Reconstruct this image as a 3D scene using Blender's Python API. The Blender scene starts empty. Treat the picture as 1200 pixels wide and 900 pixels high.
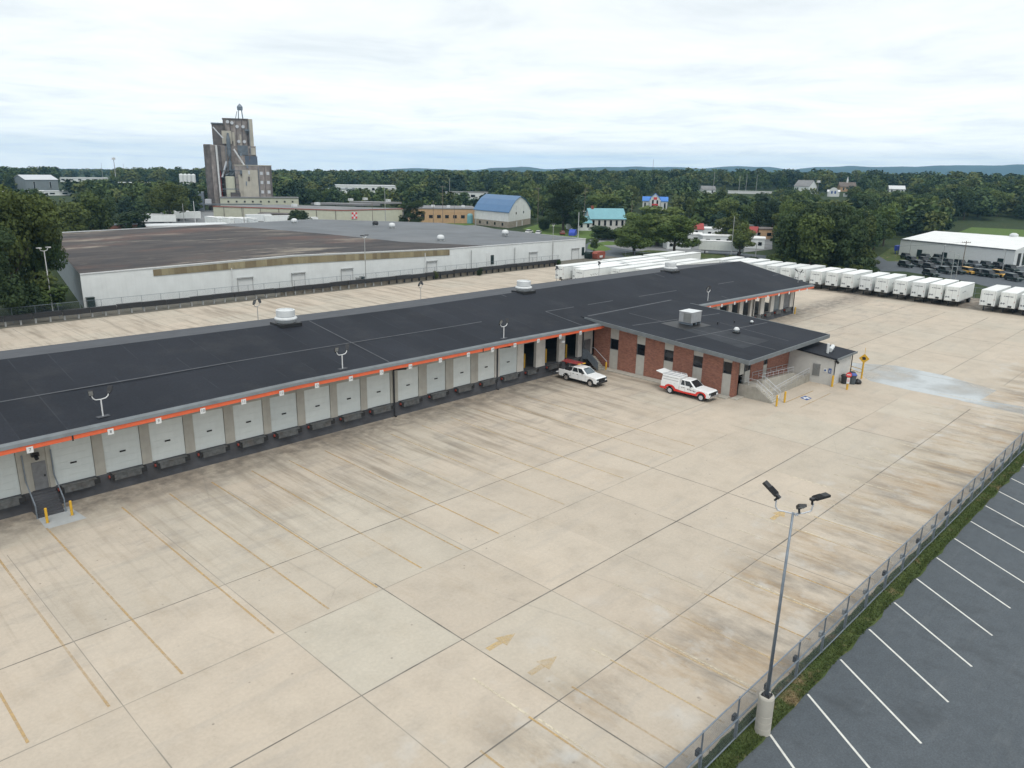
import bpy, math, random
import numpy as np
from mathutils import Vector, Matrix

random.seed(7); RNG = np.random.default_rng(11)
SC = bpy.context.scene
COL = SC.collection

# ---------------------------------------------------------------- camera, sky, sun, exposure
H = 25.0
F_PX, PITCH, YAW, ROLL = 899.8, 0.27562, 0.77163, 0.018
cam_d = bpy.data.cameras.new("Camera"); cam = bpy.data.objects.new("Camera", cam_d); COL.objects.link(cam)
cam_d.sensor_fit = 'HORIZONTAL'; cam_d.sensor_width = 36.0; cam_d.lens = 36.0 * F_PX / 1200.0
cam_d.clip_start = 0.5; cam_d.clip_end = 40000
fw = Vector((math.cos(YAW) * math.cos(PITCH), math.sin(YAW) * math.cos(PITCH), -math.sin(PITCH)))
rt = Vector((math.sin(YAW), -math.cos(YAW), 0)); up = rt.cross(fw)
CROLL, SROLL = math.cos(ROLL), math.sin(ROLL)
rt2 = rt * CROLL + up * SROLL; up2 = up * CROLL - rt * SROLL
cam.matrix_world = Matrix(((rt2.x, up2.x, -fw.x, 0), (rt2.y, up2.y, -fw.y, 0), (rt2.z, up2.z, -fw.z, H), (0, 0, 0, 1)))
SC.camera = cam

SUN_EL, SUN_AZ = math.radians(56), math.radians(-120)      # azimuth measured from +X towards +Y
wd = bpy.data.worlds.new("World"); SC.world = wd; wd.use_nodes = True
nt = wd.node_tree; nt.nodes.clear()
def wn(t, **k):
    n = nt.nodes.new(t)
    for a, b in k.items(): setattr(n, a, b)
    return n
out = wn('ShaderNodeOutputWorld'); bg = wn('ShaderNodeBackground'); bg.inputs[1].default_value = 0.11
sky = wn('ShaderNodeTexSky', sky_type='NISHITA', sun_disc=False, sun_elevation=SUN_EL, sun_rotation=math.radians(90) - SUN_AZ)
tc = wn('ShaderNodeTexCoord'); sp = wn('ShaderNodeSeparateXYZ'); nt.links.new(tc.outputs['Generated'], sp.inputs[0])
mz = wn('ShaderNodeMath', operation='MAXIMUM'); nt.links.new(sp.outputs[2], mz.inputs[0]); mz.inputs[1].default_value = 0.0
az = wn('ShaderNodeMath', operation='ADD'); nt.links.new(mz.outputs[0], az.inputs[0]); az.inputs[1].default_value = 0.06
dx = wn('ShaderNodeMath', operation='DIVIDE'); nt.links.new(sp.outputs[0], dx.inputs[0]); nt.links.new(az.outputs[0], dx.inputs[1])
dy = wn('ShaderNodeMath', operation='DIVIDE'); nt.links.new(sp.outputs[1], dy.inputs[0]); nt.links.new(az.outputs[0], dy.inputs[1])
cb = wn('ShaderNodeCombineXYZ'); nt.links.new(dx.outputs[0], cb.inputs[0]); nt.links.new(dy.outputs[0], cb.inputs[1])
nz = wn('ShaderNodeTexNoise'); nz.inputs['Scale'].default_value = 0.8; nz.inputs['Detail'].default_value = 9; nz.inputs['Roughness'].default_value = 0.62; nz.inputs['Distortion'].default_value = 0.35
nt.links.new(cb.outputs[0], nz.inputs['Vector'])
rp = wn('ShaderNodeValToRGB'); nt.links.new(nz.outputs[0], rp.inputs[0])
rp.color_ramp.elements[0].position = 0.30; rp.color_ramp.elements[0].color = (7.2, 7.7, 7.95, 1)
rp.color_ramp.elements[1].position = 0.66; rp.color_ramp.elements[1].color = (9.35, 9.55, 9.5, 1)
e = rp.color_ramp.elements.new(0.48); e.color = (8.45, 8.85, 9.0, 1)
mx = wn('ShaderNodeMixRGB'); mx.inputs[0].default_value = 0.93
nt.links.new(sky.outputs[0], mx.inputs[1]); nt.links.new(rp.outputs[0], mx.inputs[2])
zr_ = wn('ShaderNodeMapRange'); nt.links.new(mz.outputs[0], zr_.inputs[0]); zr_.inputs[1].default_value = 0.12; zr_.inputs[2].default_value = 1.0; zr_.inputs[3].default_value = 1.0; zr_.inputs[4].default_value = 1.12
hr_ = wn('ShaderNodeMapRange'); nt.links.new(mz.outputs[0], hr_.inputs[0]); hr_.inputs[1].default_value = 0.0; hr_.inputs[2].default_value = 0.16; hr_.inputs[3].default_value = 1.18; hr_.inputs[4].default_value = 1.0
hm_ = wn('ShaderNodeMath', operation='MULTIPLY'); nt.links.new(zr_.outputs[0], hm_.inputs[0]); nt.links.new(hr_.outputs[0], hm_.inputs[1])
zm = wn('ShaderNodeVectorMath', operation='SCALE'); nt.links.new(mx.outputs[0], zm.inputs[0]); nt.links.new(hm_.outputs[0], zm.inputs['Scale'])
nt.links.new(zm.outputs[0], bg.inputs[0]); nt.links.new(bg.outputs[0], out.inputs[0])

sun_d = bpy.data.lights.new("Sun", 'SUN'); sun_d.energy = 1.35; sun_d.angle = math.radians(20); sun_d.color = (1.0, 0.95, 0.88)
sun = bpy.data.objects.new("Sun", sun_d); COL.objects.link(sun)
sdir = Vector((math.cos(SUN_AZ) * math.cos(SUN_EL), math.sin(SUN_AZ) * math.cos(SUN_EL), math.sin(SUN_EL)))
sun.rotation_euler = sdir.to_track_quat('Z', 'Y').to_euler(); sun.location = (0, 0, 200)
vs = SC.view_settings; vs.view_transform = 'Standard'; vs.look = 'None'; vs.exposure = 0.13; vs.gamma = 1.0; vs.use_curve_mapping = False
SC.cycles.max_bounces = 6; SC.cycles.diffuse_bounces = 3; SC.cycles.transparent_max_bounces = 12
SC.cycles.volume_bounces = 0

# survey helper: where the sight line through a map point meets the level z
def G(px, py, z=0.0):
    xu = (px - 600) / F_PX; yu = (450 - py) / F_PX
    xu, yu = CROLL * xu - SROLL * yu, SROLL * xu + CROLL * yu
    f = math.cos(PITCH) + yu * math.sin(PITCH); zz = -math.sin(PITCH) + yu * math.cos(PITCH)
    d = Vector((math.cos(YAW) * f + math.sin(YAW) * xu, math.sin(YAW) * f - math.cos(YAW) * xu, zz))
    t = (z - H) / zz
    return Vector((d.x * t, d.y * t, z))
def bearing(px, dist):
    v = G(px, 232); v.z = 0; v.normalize(); dist = dist / (v.x * math.cos(YAW) + v.y * math.sin(YAW))
    return Vector((v.x * dist, v.y * dist, 0))
def P(px, py):
    """direction only: unit vector"""
    v = G(px, py) - Vector((0, 0, H)); return v.normalized()

# ---------------------------------------------------------------- mesh builder
class MB:
    def __init__(self): self.v = []; self.f = []
    def _add(self, vs_, fs_):
        o = len(self.v); self.v += [tuple(p) for p in vs_]; self.f += [tuple(i + o for i in f) for f in fs_]; return self
    def box(self, x0, x1, y0, y1, z0, z1):
        return self._add([(x0,y0,z0),(x1,y0,z0),(x1,y1,z0),(x0,y1,z0),(x0,y0,z1),(x1,y0,z1),(x1,y1,z1),(x0,y1,z1)],
                         [(0,3,2,1),(4,5,6,7),(0,1,5,4),(1,2,6,5),(2,3,7,6),(3,0,4,7)])
    def hexa(self, b, t):
        return self._add(list(b) + list(t), [(0,3,2,1),(4,5,6,7),(0,1,5,4),(1,2,6,5),(2,3,7,6),(3,0,4,7)])
    def quad(self, *p): return self._add(p, [tuple(range(len(p)))])
    def tube(self, p, q, r, r2=None, n=8, cap=True):
        p = Vector(p); q = Vector(q); r2 = r if r2 is None else r2
        d = (q - p).normalized(); a = d.orthogonal().normalized(); b = d.cross(a)
        vs_ = []
        for c, rr in ((p, r), (q, r2)):
            for i in range(n):
                t = 2 * math.pi * i / n; vs_.append(c + (a * math.cos(t) + b * math.sin(t)) * rr)
        fs_ = [(i, (i + 1) % n, n + (i + 1) % n, n + i) for i in range(n)]
        if cap: fs_ += [tuple(reversed(range(n))), tuple(range(n, 2 * n))]
        return self._add(vs_, fs_)
    def path(self, pts, r, n=8):
        for a, b in zip(pts, pts[1:]): self.tube(a, b, r, n=n)
        return self
    def bar(self, p, q, w, h, up_=(0, 0, 1)):
        p = Vector(p); q = Vector(q); d = (q - p).normalized(); u = Vector(up_)
        s = d.cross(u).normalized(); u = s.cross(d).normalized()
        c = [(-.5, -.5), (.5, -.5), (.5, .5), (-.5, .5)]
        return self.hexa([p + s * (a * w) + u * (b * h) for a, b in c][::-1], [q + s * (a * w) + u * (b * h) for a, b in c][::-1])
    def lathe(self, prof, n=20, c=(0, 0)):
        vs_ = []; fs_ = []
        for r, z in prof:
            for i in range(n):
                t = 2 * math.pi * i / n; vs_.append((c[0] + r * math.cos(t), c[1] + r * math.sin(t), z))
        for k in range(len(prof) - 1):
            for i in range(n): fs_.append((k*n+i, k*n+(i+1)%n, (k+1)*n+(i+1)%n, (k+1)*n+i))
        fs_.append(tuple(reversed(range(n)))); fs_.append(tuple(range((len(prof)-1)*n, len(prof)*n)))
        return self._add(vs_, fs_)
    def prism(self, prof, x0, x1, axis='x', taper=None):
        """polygon of (a, z) points extruded along an axis"""
        n = len(prof)
        def pt(a, z, x):
            return (x, a, z) if axis == 'x' else (a, x, z) if axis == 'y' else (a, z, x)
        vs_ = [pt(a, z, x0) for a, z in prof] + [pt(a, z, x1) for a, z in prof]
        fs_ = [(i, (i+1) % n, n + (i+1) % n, n + i) for i in range(n)] + [tuple(reversed(range(n))), tuple(range(n, 2*n))]
        return self._add(vs_, fs_)
    def build(self, name, mat, parent=None, smooth=False, bevel=0.0, fixn=True):
        me = bpy.data.meshes.new(name); me.from_pydata(self.v, [], self.f); me.update()
        if fixn:
            import bmesh
            b = bmesh.new(); b.from_mesh(me); bmesh.ops.recalc_face_normals(b, faces=b.faces)
            if bevel: bmesh.ops.bevel(b, geom=[e_ for e_ in b.edges], offset=bevel, segments=1, affect='EDGES', clamp_overlap=True)
            b.to_mesh(me); b.free()
        if smooth:
            for p_ in me.polygons: p_.use_smooth = True
        o = bpy.data.objects.new(name, me); COL.objects.link(o)
        for m in (mat if isinstance(mat, (list, tuple)) else [mat]): me.materials.append(m)
        if parent: o.parent = parent
        return o

def tag(o, label=None, cat=None, group=None, kind=None):
    if label: o['label'] = label
    if cat: o['category'] = cat
    if group: o['group'] = group
    if kind: o['kind'] = kind
    return o
def thing(name, label, cat, loc=(0, 0, 0), rz=0.0, group=None):
    o = bpy.data.objects.new(name, None); COL.objects.link(o); o.location = loc; o.rotation_euler = (0, 0, rz); o.empty_display_size = 0.2
    return tag(o, label, cat, group)
def copy_tree(o, parent=None):
    c = o.copy(); COL.objects.link(c)
    if parent: c.parent = parent
    for ch in list(o.children): copy_tree(ch, c)
    return c
def struct(o, label=None): return tag(o, label, None, None, 'structure')
ORD = ['first','second','third','fourth','fifth','sixth','seventh','eighth','ninth','tenth','eleventh','twelfth','thirteenth','fourteenth','fifteenth','sixteenth','seventeenth','eighteenth','nineteenth','twentieth','twenty-first','twenty-second','twenty-third']

# ---------------------------------------------------------------- materials
def nodes(name):
    m = bpy.data.materials.new(name); m.use_nodes = True; t = m.node_tree
    b = t.nodes['Principled BSDF']; return m, t, b
def N(t, typ, **k):
    n = t.nodes.new(typ)
    for a, b in k.items(): setattr(n, a, b)
    return n
def noise(t, vec, scale, detail=4, rough=0.55, stretch=None, rot=None):
    if stretch or rot:
        mp = N(t, 'ShaderNodeMapping'); t.links.new(vec, mp.inputs[0])
        if stretch: mp.inputs['Scale'].default_value = stretch
        if rot: mp.inputs['Rotation'].default_value = rot
        vec = mp.outputs[0]
    n = N(t, 'ShaderNodeTexNoise'); n.inputs['Scale'].default_value = scale; n.inputs['Detail'].default_value = detail; n.inputs['Roughness'].default_value = rough
    t.links.new(vec, n.inputs['Vector']); return n.outputs[0]
def ramp(t, val, pts):
    r = N(t, 'ShaderNodeValToRGB'); t.links.new(val, r.inputs[0]); cr = r.color_ramp
    while len(cr.elements) > 1: cr.elements.remove(cr.elements[-1])
    for i, (p, c) in enumerate(pts):
        if not isinstance(c, (tuple, list)): c = (c, c, c)
        el = cr.elements[0] if i == 0 else cr.elements.new(p)
        el.position = p; el.color = (*c[:3], 1)
    return r.outputs[0]
def mixc(t, fac, a, b, mode='MIX'):
    m = N(t, 'ShaderNodeMixRGB', blend_type=mode)
    for s, v in ((0, fac), (1, a), (2, b)):
        if isinstance(v, (int, float)): m.inputs[s].default_value = v if s == 0 else (v, v, v, 1)
        elif isinstance(v, (tuple, list)): m.inputs[s].default_value = (*v[:3], 1)
        else: t.links.new(v, m.inputs[s])
    return m.outputs[0]
def mth(t, op, a, b=0.0, clamp=False):
    m = N(t, 'ShaderNodeMath', operation=op, use_clamp=clamp)
    for s, v in ((0, a), (1, b)):
        if isinstance(v, (int, float)): m.inputs[s].default_value = v
        else: t.links.new(v, m.inputs[s])
    return m.outputs[0]
def band(t, val, a, b, soft):
    """1 inside a..b with soft edges"""
    u = N(t, 'ShaderNodeMapRange', interpolation_type='SMOOTHSTEP'); t.links.new(val, u.inputs[0]); u.inputs[1].default_value = a - soft; u.inputs[2].default_value = a + soft
    w = N(t, 'ShaderNodeMapRange', interpolation_type='SMOOTHSTEP'); t.links.new(val, w.inputs[0]); w.inputs[1].default_value = b - soft; w.inputs[2].default_value = b + soft; w.inputs[3].default_value = 1; w.inputs[4].default_value = 0
    return mth(t, 'MULTIPLY', u.outputs[0], w.outputs[0])
def bump(t, b, h, strength, dist=0.02):
    n = N(t, 'ShaderNodeBump'); n.inputs['Strength'].default_value = strength; n.inputs['Distance'].default_value = dist
    t.links.new(h, n.inputs['Height']); t.links.new(n.outputs[0], b.inputs['Normal'])

def plain(name, col, var=0.12, scale=2.0, rough=0.6, metal=0.0, streak=0.0, dirt=(0.25, 0.22, 0.18), dirtamt=0.0, spec=0.5):
    """painted / metal / plaster surface with mottling, optional vertical rain streaks and grime"""
    m, t, b = nodes(name); tcn = N(t, 'ShaderNodeTexCoord'); v = tcn.outputs['Object']
    n1 = noise(t, v, scale, 5); k = ramp(t, n1, [(0.3, 1 - var), (0.7, 1 + var)])
    c = mixc(t, 1.0, col, k, 'MULTIPLY')
    if streak:
        n2 = noise(t, v, 1.0, 4, stretch=(3.0, 3.0, 0.25)); f = ramp(t, n2, [(0.48, 0.0), (0.75, streak)])
        c = mixc(t, f, c, tuple(x * 0.55 for x in col))
    if dirtamt:
        n3 = noise(t, v, scale * 0.35, 6, 0.65); f = ramp(t, n3, [(0.5, 0.0), (0.7, dirtamt)])
        c = mixc(t, f, c, dirt)
    t.links.new(c, b.inputs['Base Color']); b.inputs['Roughness'].default_value = rough; b.inputs['Metallic'].default_value = metal
    b.inputs['Specular IOR Level'].default_value = spec
    return m

M = {}
M['white_paint'] = plain('white_paint', (0.70, 0.72, 0.72), 0.05, 1.5, 0.5, streak=0.12)
M['trailer_white'] = plain('trailer_white', (0.72, 0.75, 0.75), 0.05, 1.2, 0.45, streak=0.16)
M['trailer_roof'] = plain('trailer_roof', (0.80, 0.81, 0.80), 0.04, 0.6, 0.5, dirtamt=0.18, dirt=(0.5, 0.48, 0.44))
M['car_white'] = plain('car_white', (0.78, 0.79, 0.79), 0.02, 1.0, 0.25)
M['car_red'] = plain('car_red', (0.62, 0.035, 0.025), 0.05, 1.0, 0.3)
M['ladder_red'] = plain('ladder_red', (0.50, 0.05, 0.05), 0.1, 3.0, 0.5)
M['black'] = plain('black', (0.012, 0.012, 0.013), 0.2, 3.0, 0.5)
M['rubber'] = plain('rubber', (0.018, 0.018, 0.019), 0.2, 4.0, 0.85)
M['dark_plastic'] = plain('dark_plastic', (0.02, 0.021, 0.024), 0.2, 4.0, 0.55)
M['orange'] = plain('orange', (0.66, 0.12, 0.045), 0.08, 0.8, 0.5, streak=0.2)
M['yellow'] = plain('yellow', (0.62, 0.36, 0.025), 0.12, 3.0, 0.55, dirtamt=0.35)
M['galv'] = plain('galv', (0.21, 0.245, 0.285), 0.15, 4.0, 0.5, 0.5)
M['galv_light'] = plain('galv_light', (0.55, 0.57, 0.60), 0.08, 4.0, 0.45, 0.3)
M['chrome'] = plain('chrome', (0.6, 0.6, 0.62), 0.05, 3.0, 0.25, 0.9)
M['edge_metal'] = plain('edge_metal', (0.15, 0.167, 0.176), 0.15, 1.2, 0.6, 0.1, dirtamt=0.3, dirt=(0.09, 0.09, 0.09))
M['dock_door'] = plain('dock_door', (0.575, 0.61, 0.605), 0.05, 1.0, 0.5, streak=0.1)
def vary(m, lo, hi):
    t = m.node_tree; b = t.nodes['Principled BSDF']; src = b.inputs['Base Color'].links[0].from_socket; oi = N(t, 'ShaderNodeObjectInfo')
    t.links.new(mixc(t, 1.0, src, ramp(t, oi.outputs['Random'], [(0, lo), (1, hi)]), 'MULTIPLY'), b.inputs['Base Color'])
vary(M['dock_door'], (0.86, 0.88, 0.88), (1.06, 1.05, 1.03)); vary(M['trailer_white'], (0.90, 0.91, 0.92), (1.04, 1.03, 1.0)); vary(M['trailer_roof'], (0.86, 0.86, 0.85), (1.03, 1.03, 1.03))
M['pillar'] = plain('pillar', (0.36, 0.345, 0.305), 0.08, 1.5, 0.75, streak=0.2, dirtamt=0.2)
M['pillar_white'] = plain('pillar_white', (0.52, 0.50, 0.46), 0.08, 1.5, 0.7, streak=0.2)
M['apron'] = plain('apron', (0.062, 0.064, 0.072), 0.3, 0.7, 0.8, dirtamt=0.3, dirt=(0.10, 0.09, 0.08))
M['dark_in'] = plain('dark_in', (0.03, 0.03, 0.032), 0.3, 0.6, 0.9)
M['dock_floor'] = plain('dock_floor', (0.10, 0.10, 0.10), 0.3, 0.6, 0.8)
M['leveler'] = plain('leveler', (0.105, 0.11, 0.112), 0.35, 3.0, 0.6, 0.3, dirtamt=0.4, dirt=(0.10, 0.06, 0.04))
M['bumper_red'] = plain('bumper_red', (0.22, 0.035, 0.025), 0.2, 4.0, 0.6)
M['steel_door'] = plain('steel_door', (0.17, 0.175, 0.185), 0.25, 1.6, 0.5, 0.3, dirtamt=0.4, dirt=(0.08, 0.08, 0.085))
M['precast'] = plain('precast', (0.50, 0.485, 0.44), 0.06, 2.0, 0.75, streak=0.12)
M['conc_wall'] = plain('conc_wall', (0.32, 0.305, 0.265), 0.15, 1.2, 0.85, streak=0.35, dirtamt=0.3)
M['conc_light'] = plain('conc_light', (0.42, 0.40, 0.35), 0.1, 1.2, 0.85, streak=0.15, dirtamt=0.2)
M['stucco'] = plain('stucco', (0.53, 0.525, 0.50), 0.05, 1.2, 0.8, streak=0.12)
M['pole_wood'] = plain('pole_wood', (0.17, 0.145, 0.12), 0.2, 2.0, 0.9)
M['pole_grey'] = plain('pole_grey', (0.33, 0.34, 0.34), 0.15, 2.0, 0.6, 0.2)
M['pole_white'] = plain('pole_white', (0.6, 0.61, 0.61), 0.1, 2.0, 0.6)
M['ac_metal'] = plain('ac_metal', (0.46, 0.47, 0.48), 0.08, 2.0, 0.4, 0.4, dirtamt=0.15)
M['vent_white'] = plain('vent_white', (0.62, 0.64, 0.645), 0.08, 1.2, 0.5, streak=0.2)
M['blue_bin'] = plain('blue_bin', (0.05, 0.09, 0.32), 0.1, 2.0, 0.5)
M['grey_bin'] = plain('grey_bin', (0.06, 0.075, 0.085), 0.1, 2.0, 0.6)
M['blue_paint'] = plain('blue_paint', (0.03, 0.08, 0.26), 0.15, 3.0, 0.6)
M['sign_red'] = plain('sign_red', (0.58, 0.05, 0.05), 0.1, 2.0, 0.5)
M['sign_white'] = plain('sign_white', (0.62, 0.64, 0.64), 0.04, 2.0, 0.5)
M['barn_roof'] = plain('barn_roof', (0.050, 0.135, 0.27), 0.08, 0.4, 0.45, 0.1)
M['teal_roof'] = plain('teal_roof', (0.17, 0.37, 0.42), 0.08, 0.4, 0.45)
M['barn_white'] = plain('barn_white', (0.66, 0.675, 0.665), 0.06, 0.8, 0.75, streak=0.25)
M['stone'] = plain('stone', (0.30, 0.265, 0.215), 0.22, 1.5, 0.9, dirtamt=0.4)
M['tan_brick'] = plain('tan_brick', (0.44, 0.29, 0.17), 0.12, 1.0, 0.85)
M['cream_metal'] = plain('cream_metal', (0.47, 0.475, 0.375), 0.05, 0.6, 0.6, streak=0.2)
M['mill_conc'] = plain('mill_conc', (0.25, 0.222, 0.208), 0.35, 0.45, 0.9, streak=0.75, dirtamt=0.5, dirt=(0.25, 0.23, 0.20))
M['mill_dark'] = plain('mill_dark', (0.125, 0.112, 0.108), 0.35, 0.4, 0.9, streak=0.5)
M['mill_pale'] = plain('mill_pale', (0.42, 0.395, 0.335), 0.1, 0.3, 0.8, streak=0.35)
M['mill_steel'] = plain('mill_steel', (0.14, 0.165, 0.19), 0.2, 0.5, 0.5, 0.4)
M['mill_blue'] = plain('mill_blue', (0.075, 0.10, 0.14), 0.1, 0.5, 0.6)
M['flat_grey'] = plain('flat_grey', (0.17, 0.17, 0.175), 0.2, 0.15, 0.85, dirtamt=0.3, dirt=(0.3, 0.29, 0.28))
M['grey_roof'] = plain('grey_roof', (0.20, 0.20, 0.20), 0.15, 0.4, 0.8)
M['brown_roof'] = plain('brown_roof', (0.14, 0.115, 0.10), 0.15, 0.4, 0.85)
M['red_roof'] = plain('red_roof', (0.30, 0.045, 0.04), 0.12, 0.4, 0.7)
M['blue_roof'] = plain('blue_roof', (0.05, 0.19, 0.55), 0.1, 0.5, 0.5)
M['red_brick_far'] = plain('red_brick_far', (0.16, 0.07, 0.05), 0.2, 0.8, 0.9)
M['bark'] = plain('bark', (0.075, 0.06, 0.048), 0.3, 3.0, 0.95)
M['tarp_blue'] = plain('tarp_blue', (0.03, 0.07, 0.42), 0.15, 1.0, 0.5)
M['rust_red'] = plain('rust_red', (0.27, 0.07, 0.045), 0.2, 1.5, 0.7)
M['dk_green'] = plain('dk_green', (0.012, 0.026, 0.024), 0.2, 2.0, 0.3)
M['car_black'] = plain('car_black', (0.014, 0.016, 0.02), 0.15, 2.0, 0.25)
M['car_yellow'] = plain('car_yellow', (0.68, 0.40, 0.08), 0.08, 2.0, 0.3)
M['car_grey'] = plain('car_grey', (0.12, 0.14, 0.16), 0.08, 2.0, 0.3)
M['text_grey'] = plain('text_grey', (0.10, 0.10, 0.11), 0.1, 3.0, 0.7)
M['text_pale'] = plain('text_pale', (0.17, 0.18, 0.20), 0.1, 3.0, 0.7)
def glass(name, col):
    m, t, b = nodes(name); tcn = N(t, 'ShaderNodeTexCoord')
    k = noise(t, tcn.outputs['Object'], 0.8, 2); c = mixc(t, k, tuple(x * 0.6 for x in col), tuple(x * 1.4 for x in col))
    t.links.new(c, b.inputs['Base Color']); b.inputs['Roughness'].default_value = 0.08; b.inputs['IOR'].default_value = 1.5
    return m
M['glass_dark'] = glass('glass_dark', (0.010, 0.011, 0.014)); M['glass_car'] = glass('glass_car', (0.02, 0.024, 0.028)); M['glass_pale'] = glass('glass_pale', (0.10, 0.13, 0.15))
M['louver'] = plain('louver', (0.23, 0.235, 0.23), 0.1, 2.0, 0.6)

# red brick with courses
def brick_mat():
    m, t, b = nodes('red_brick'); tcn = N(t, 'ShaderNodeTexCoord'); g = N(t, 'ShaderNodeSeparateXYZ'); t.links.new(tcn.outputs['Object'], g.inputs[0])
    s = mth(t, 'ADD', g.outputs[0], g.outputs[1]); cbn = N(t, 'ShaderNodeCombineXYZ'); t.links.new(s, cbn.inputs[0]); t.links.new(g.outputs[2], cbn.inputs[1])
    br = N(t, 'ShaderNodeTexBrick'); t.links.new(cbn.outputs[0], br.inputs[0]); br.inputs['Scale'].default_value = 1.0
    br.inputs['Brick Width'].default_value = 0.30; br.inputs['Row Height'].default_value = 0.10; br.inputs['Mortar Size'].default_value = 0.008
    br.inputs['Color1'].default_value = (0.37, 0.155, 0.10, 1); br.inputs['Color2'].default_value = (0.25, 0.10, 0.07, 1); br.inputs['Mortar'].default_value = (0.24, 0.17, 0.14, 1)
    k = ramp(t, noise(t, tcn.outputs['Object'], 2.2, 6, 0.7), [(0.3, 0.85), (0.7, 1.15)])
    c = mixc(t, 1.0, br.outputs[0], k, 'MULTIPLY'); t.links.new(c, b.inputs['Base Color']); b.inputs['Roughness'].default_value = 0.9
    return m
M['red_brick'] = brick_mat()

def roof_mat():
    m, t, b = nodes('roof_membrane'); tcn = N(t, 'ShaderNodeTexCoord'); v = tcn.outputs['Object']
    g = N(t, 'ShaderNodeSeparateXYZ'); t.links.new(v, g.inputs[0])
    # roll strips across the slope
    st = N(t, 'ShaderNodeTexWhiteNoise', noise_dimensions='1D'); t.links.new(mth(t, 'FLOOR', mth(t, 'MULTIPLY', g.outputs[0], 0.33)), st.inputs['W'])
    c = mixc(t, ramp(t, noise(t, v, 0.09, 5, 0.6), [(0.3, 0.0), (0.7, 1.0)]), (0.0175, 0.020, 0.026), (0.026, 0.029, 0.037))
    c = mixc(t, ramp(t, noise(t, v, 0.22, 5, 0.65), [(0.52, 0.0), (0.66, 0.55)]), c, (0.034, 0.036, 0.041)); c = mixc(t, 1.0, c, ramp(t, st.outputs[0], [(0, 0.93), (1, 1.08)]), 'MULTIPLY')
    c = mixc(t, 1.0, c, ramp(t, noise(t, v, 6.0, 4, 0.7), [(0.3, 0.86), (0.7, 1.14)]), 'MULTIPLY')
    fr = mth(t, 'FRACT', mth(t, 'MULTIPLY', g.outputs[0], 0.33)); line = mth(t, 'LESS_THAN', fr, 0.03)
    f = mth(t, 'MULTIPLY', line, ramp(t, noise(t, v, 0.35, 3), [(0.45, 0.0), (0.6, 0.25)]))
    c = mixc(t, f, c, (0.07, 0.075, 0.085))
    t.links.new(c, b.inputs['Base Color']); b.inputs['Roughness'].default_value = 0.8; b.inputs['Specular IOR Level'].default_value = 0.15
    bump(t, b, noise(t, v, 3.0, 4), 0.15, 0.02); return m
M['roof'] = roof_mat()
M['roof_light'] = plain('roof_light', (0.085, 0.09, 0.10), 0.15, 0.5, 0.9, spec=0.2, dirtamt=0.2, dirt=(0.06, 0.06, 0.065))  # far slope: grazing sky sheen put into a lighter base colour
M['roof_worn'] = plain('roof_worn', (0.038, 0.042, 0.049), 0.25, 0.6, 0.85, spec=0.2, dirtamt=0.5, dirt=(0.022, 0.024, 0.029)); M['seam'] = plain('seam', (0.075, 0.08, 0.09), 0.25, 1.2, 0.8)

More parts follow.
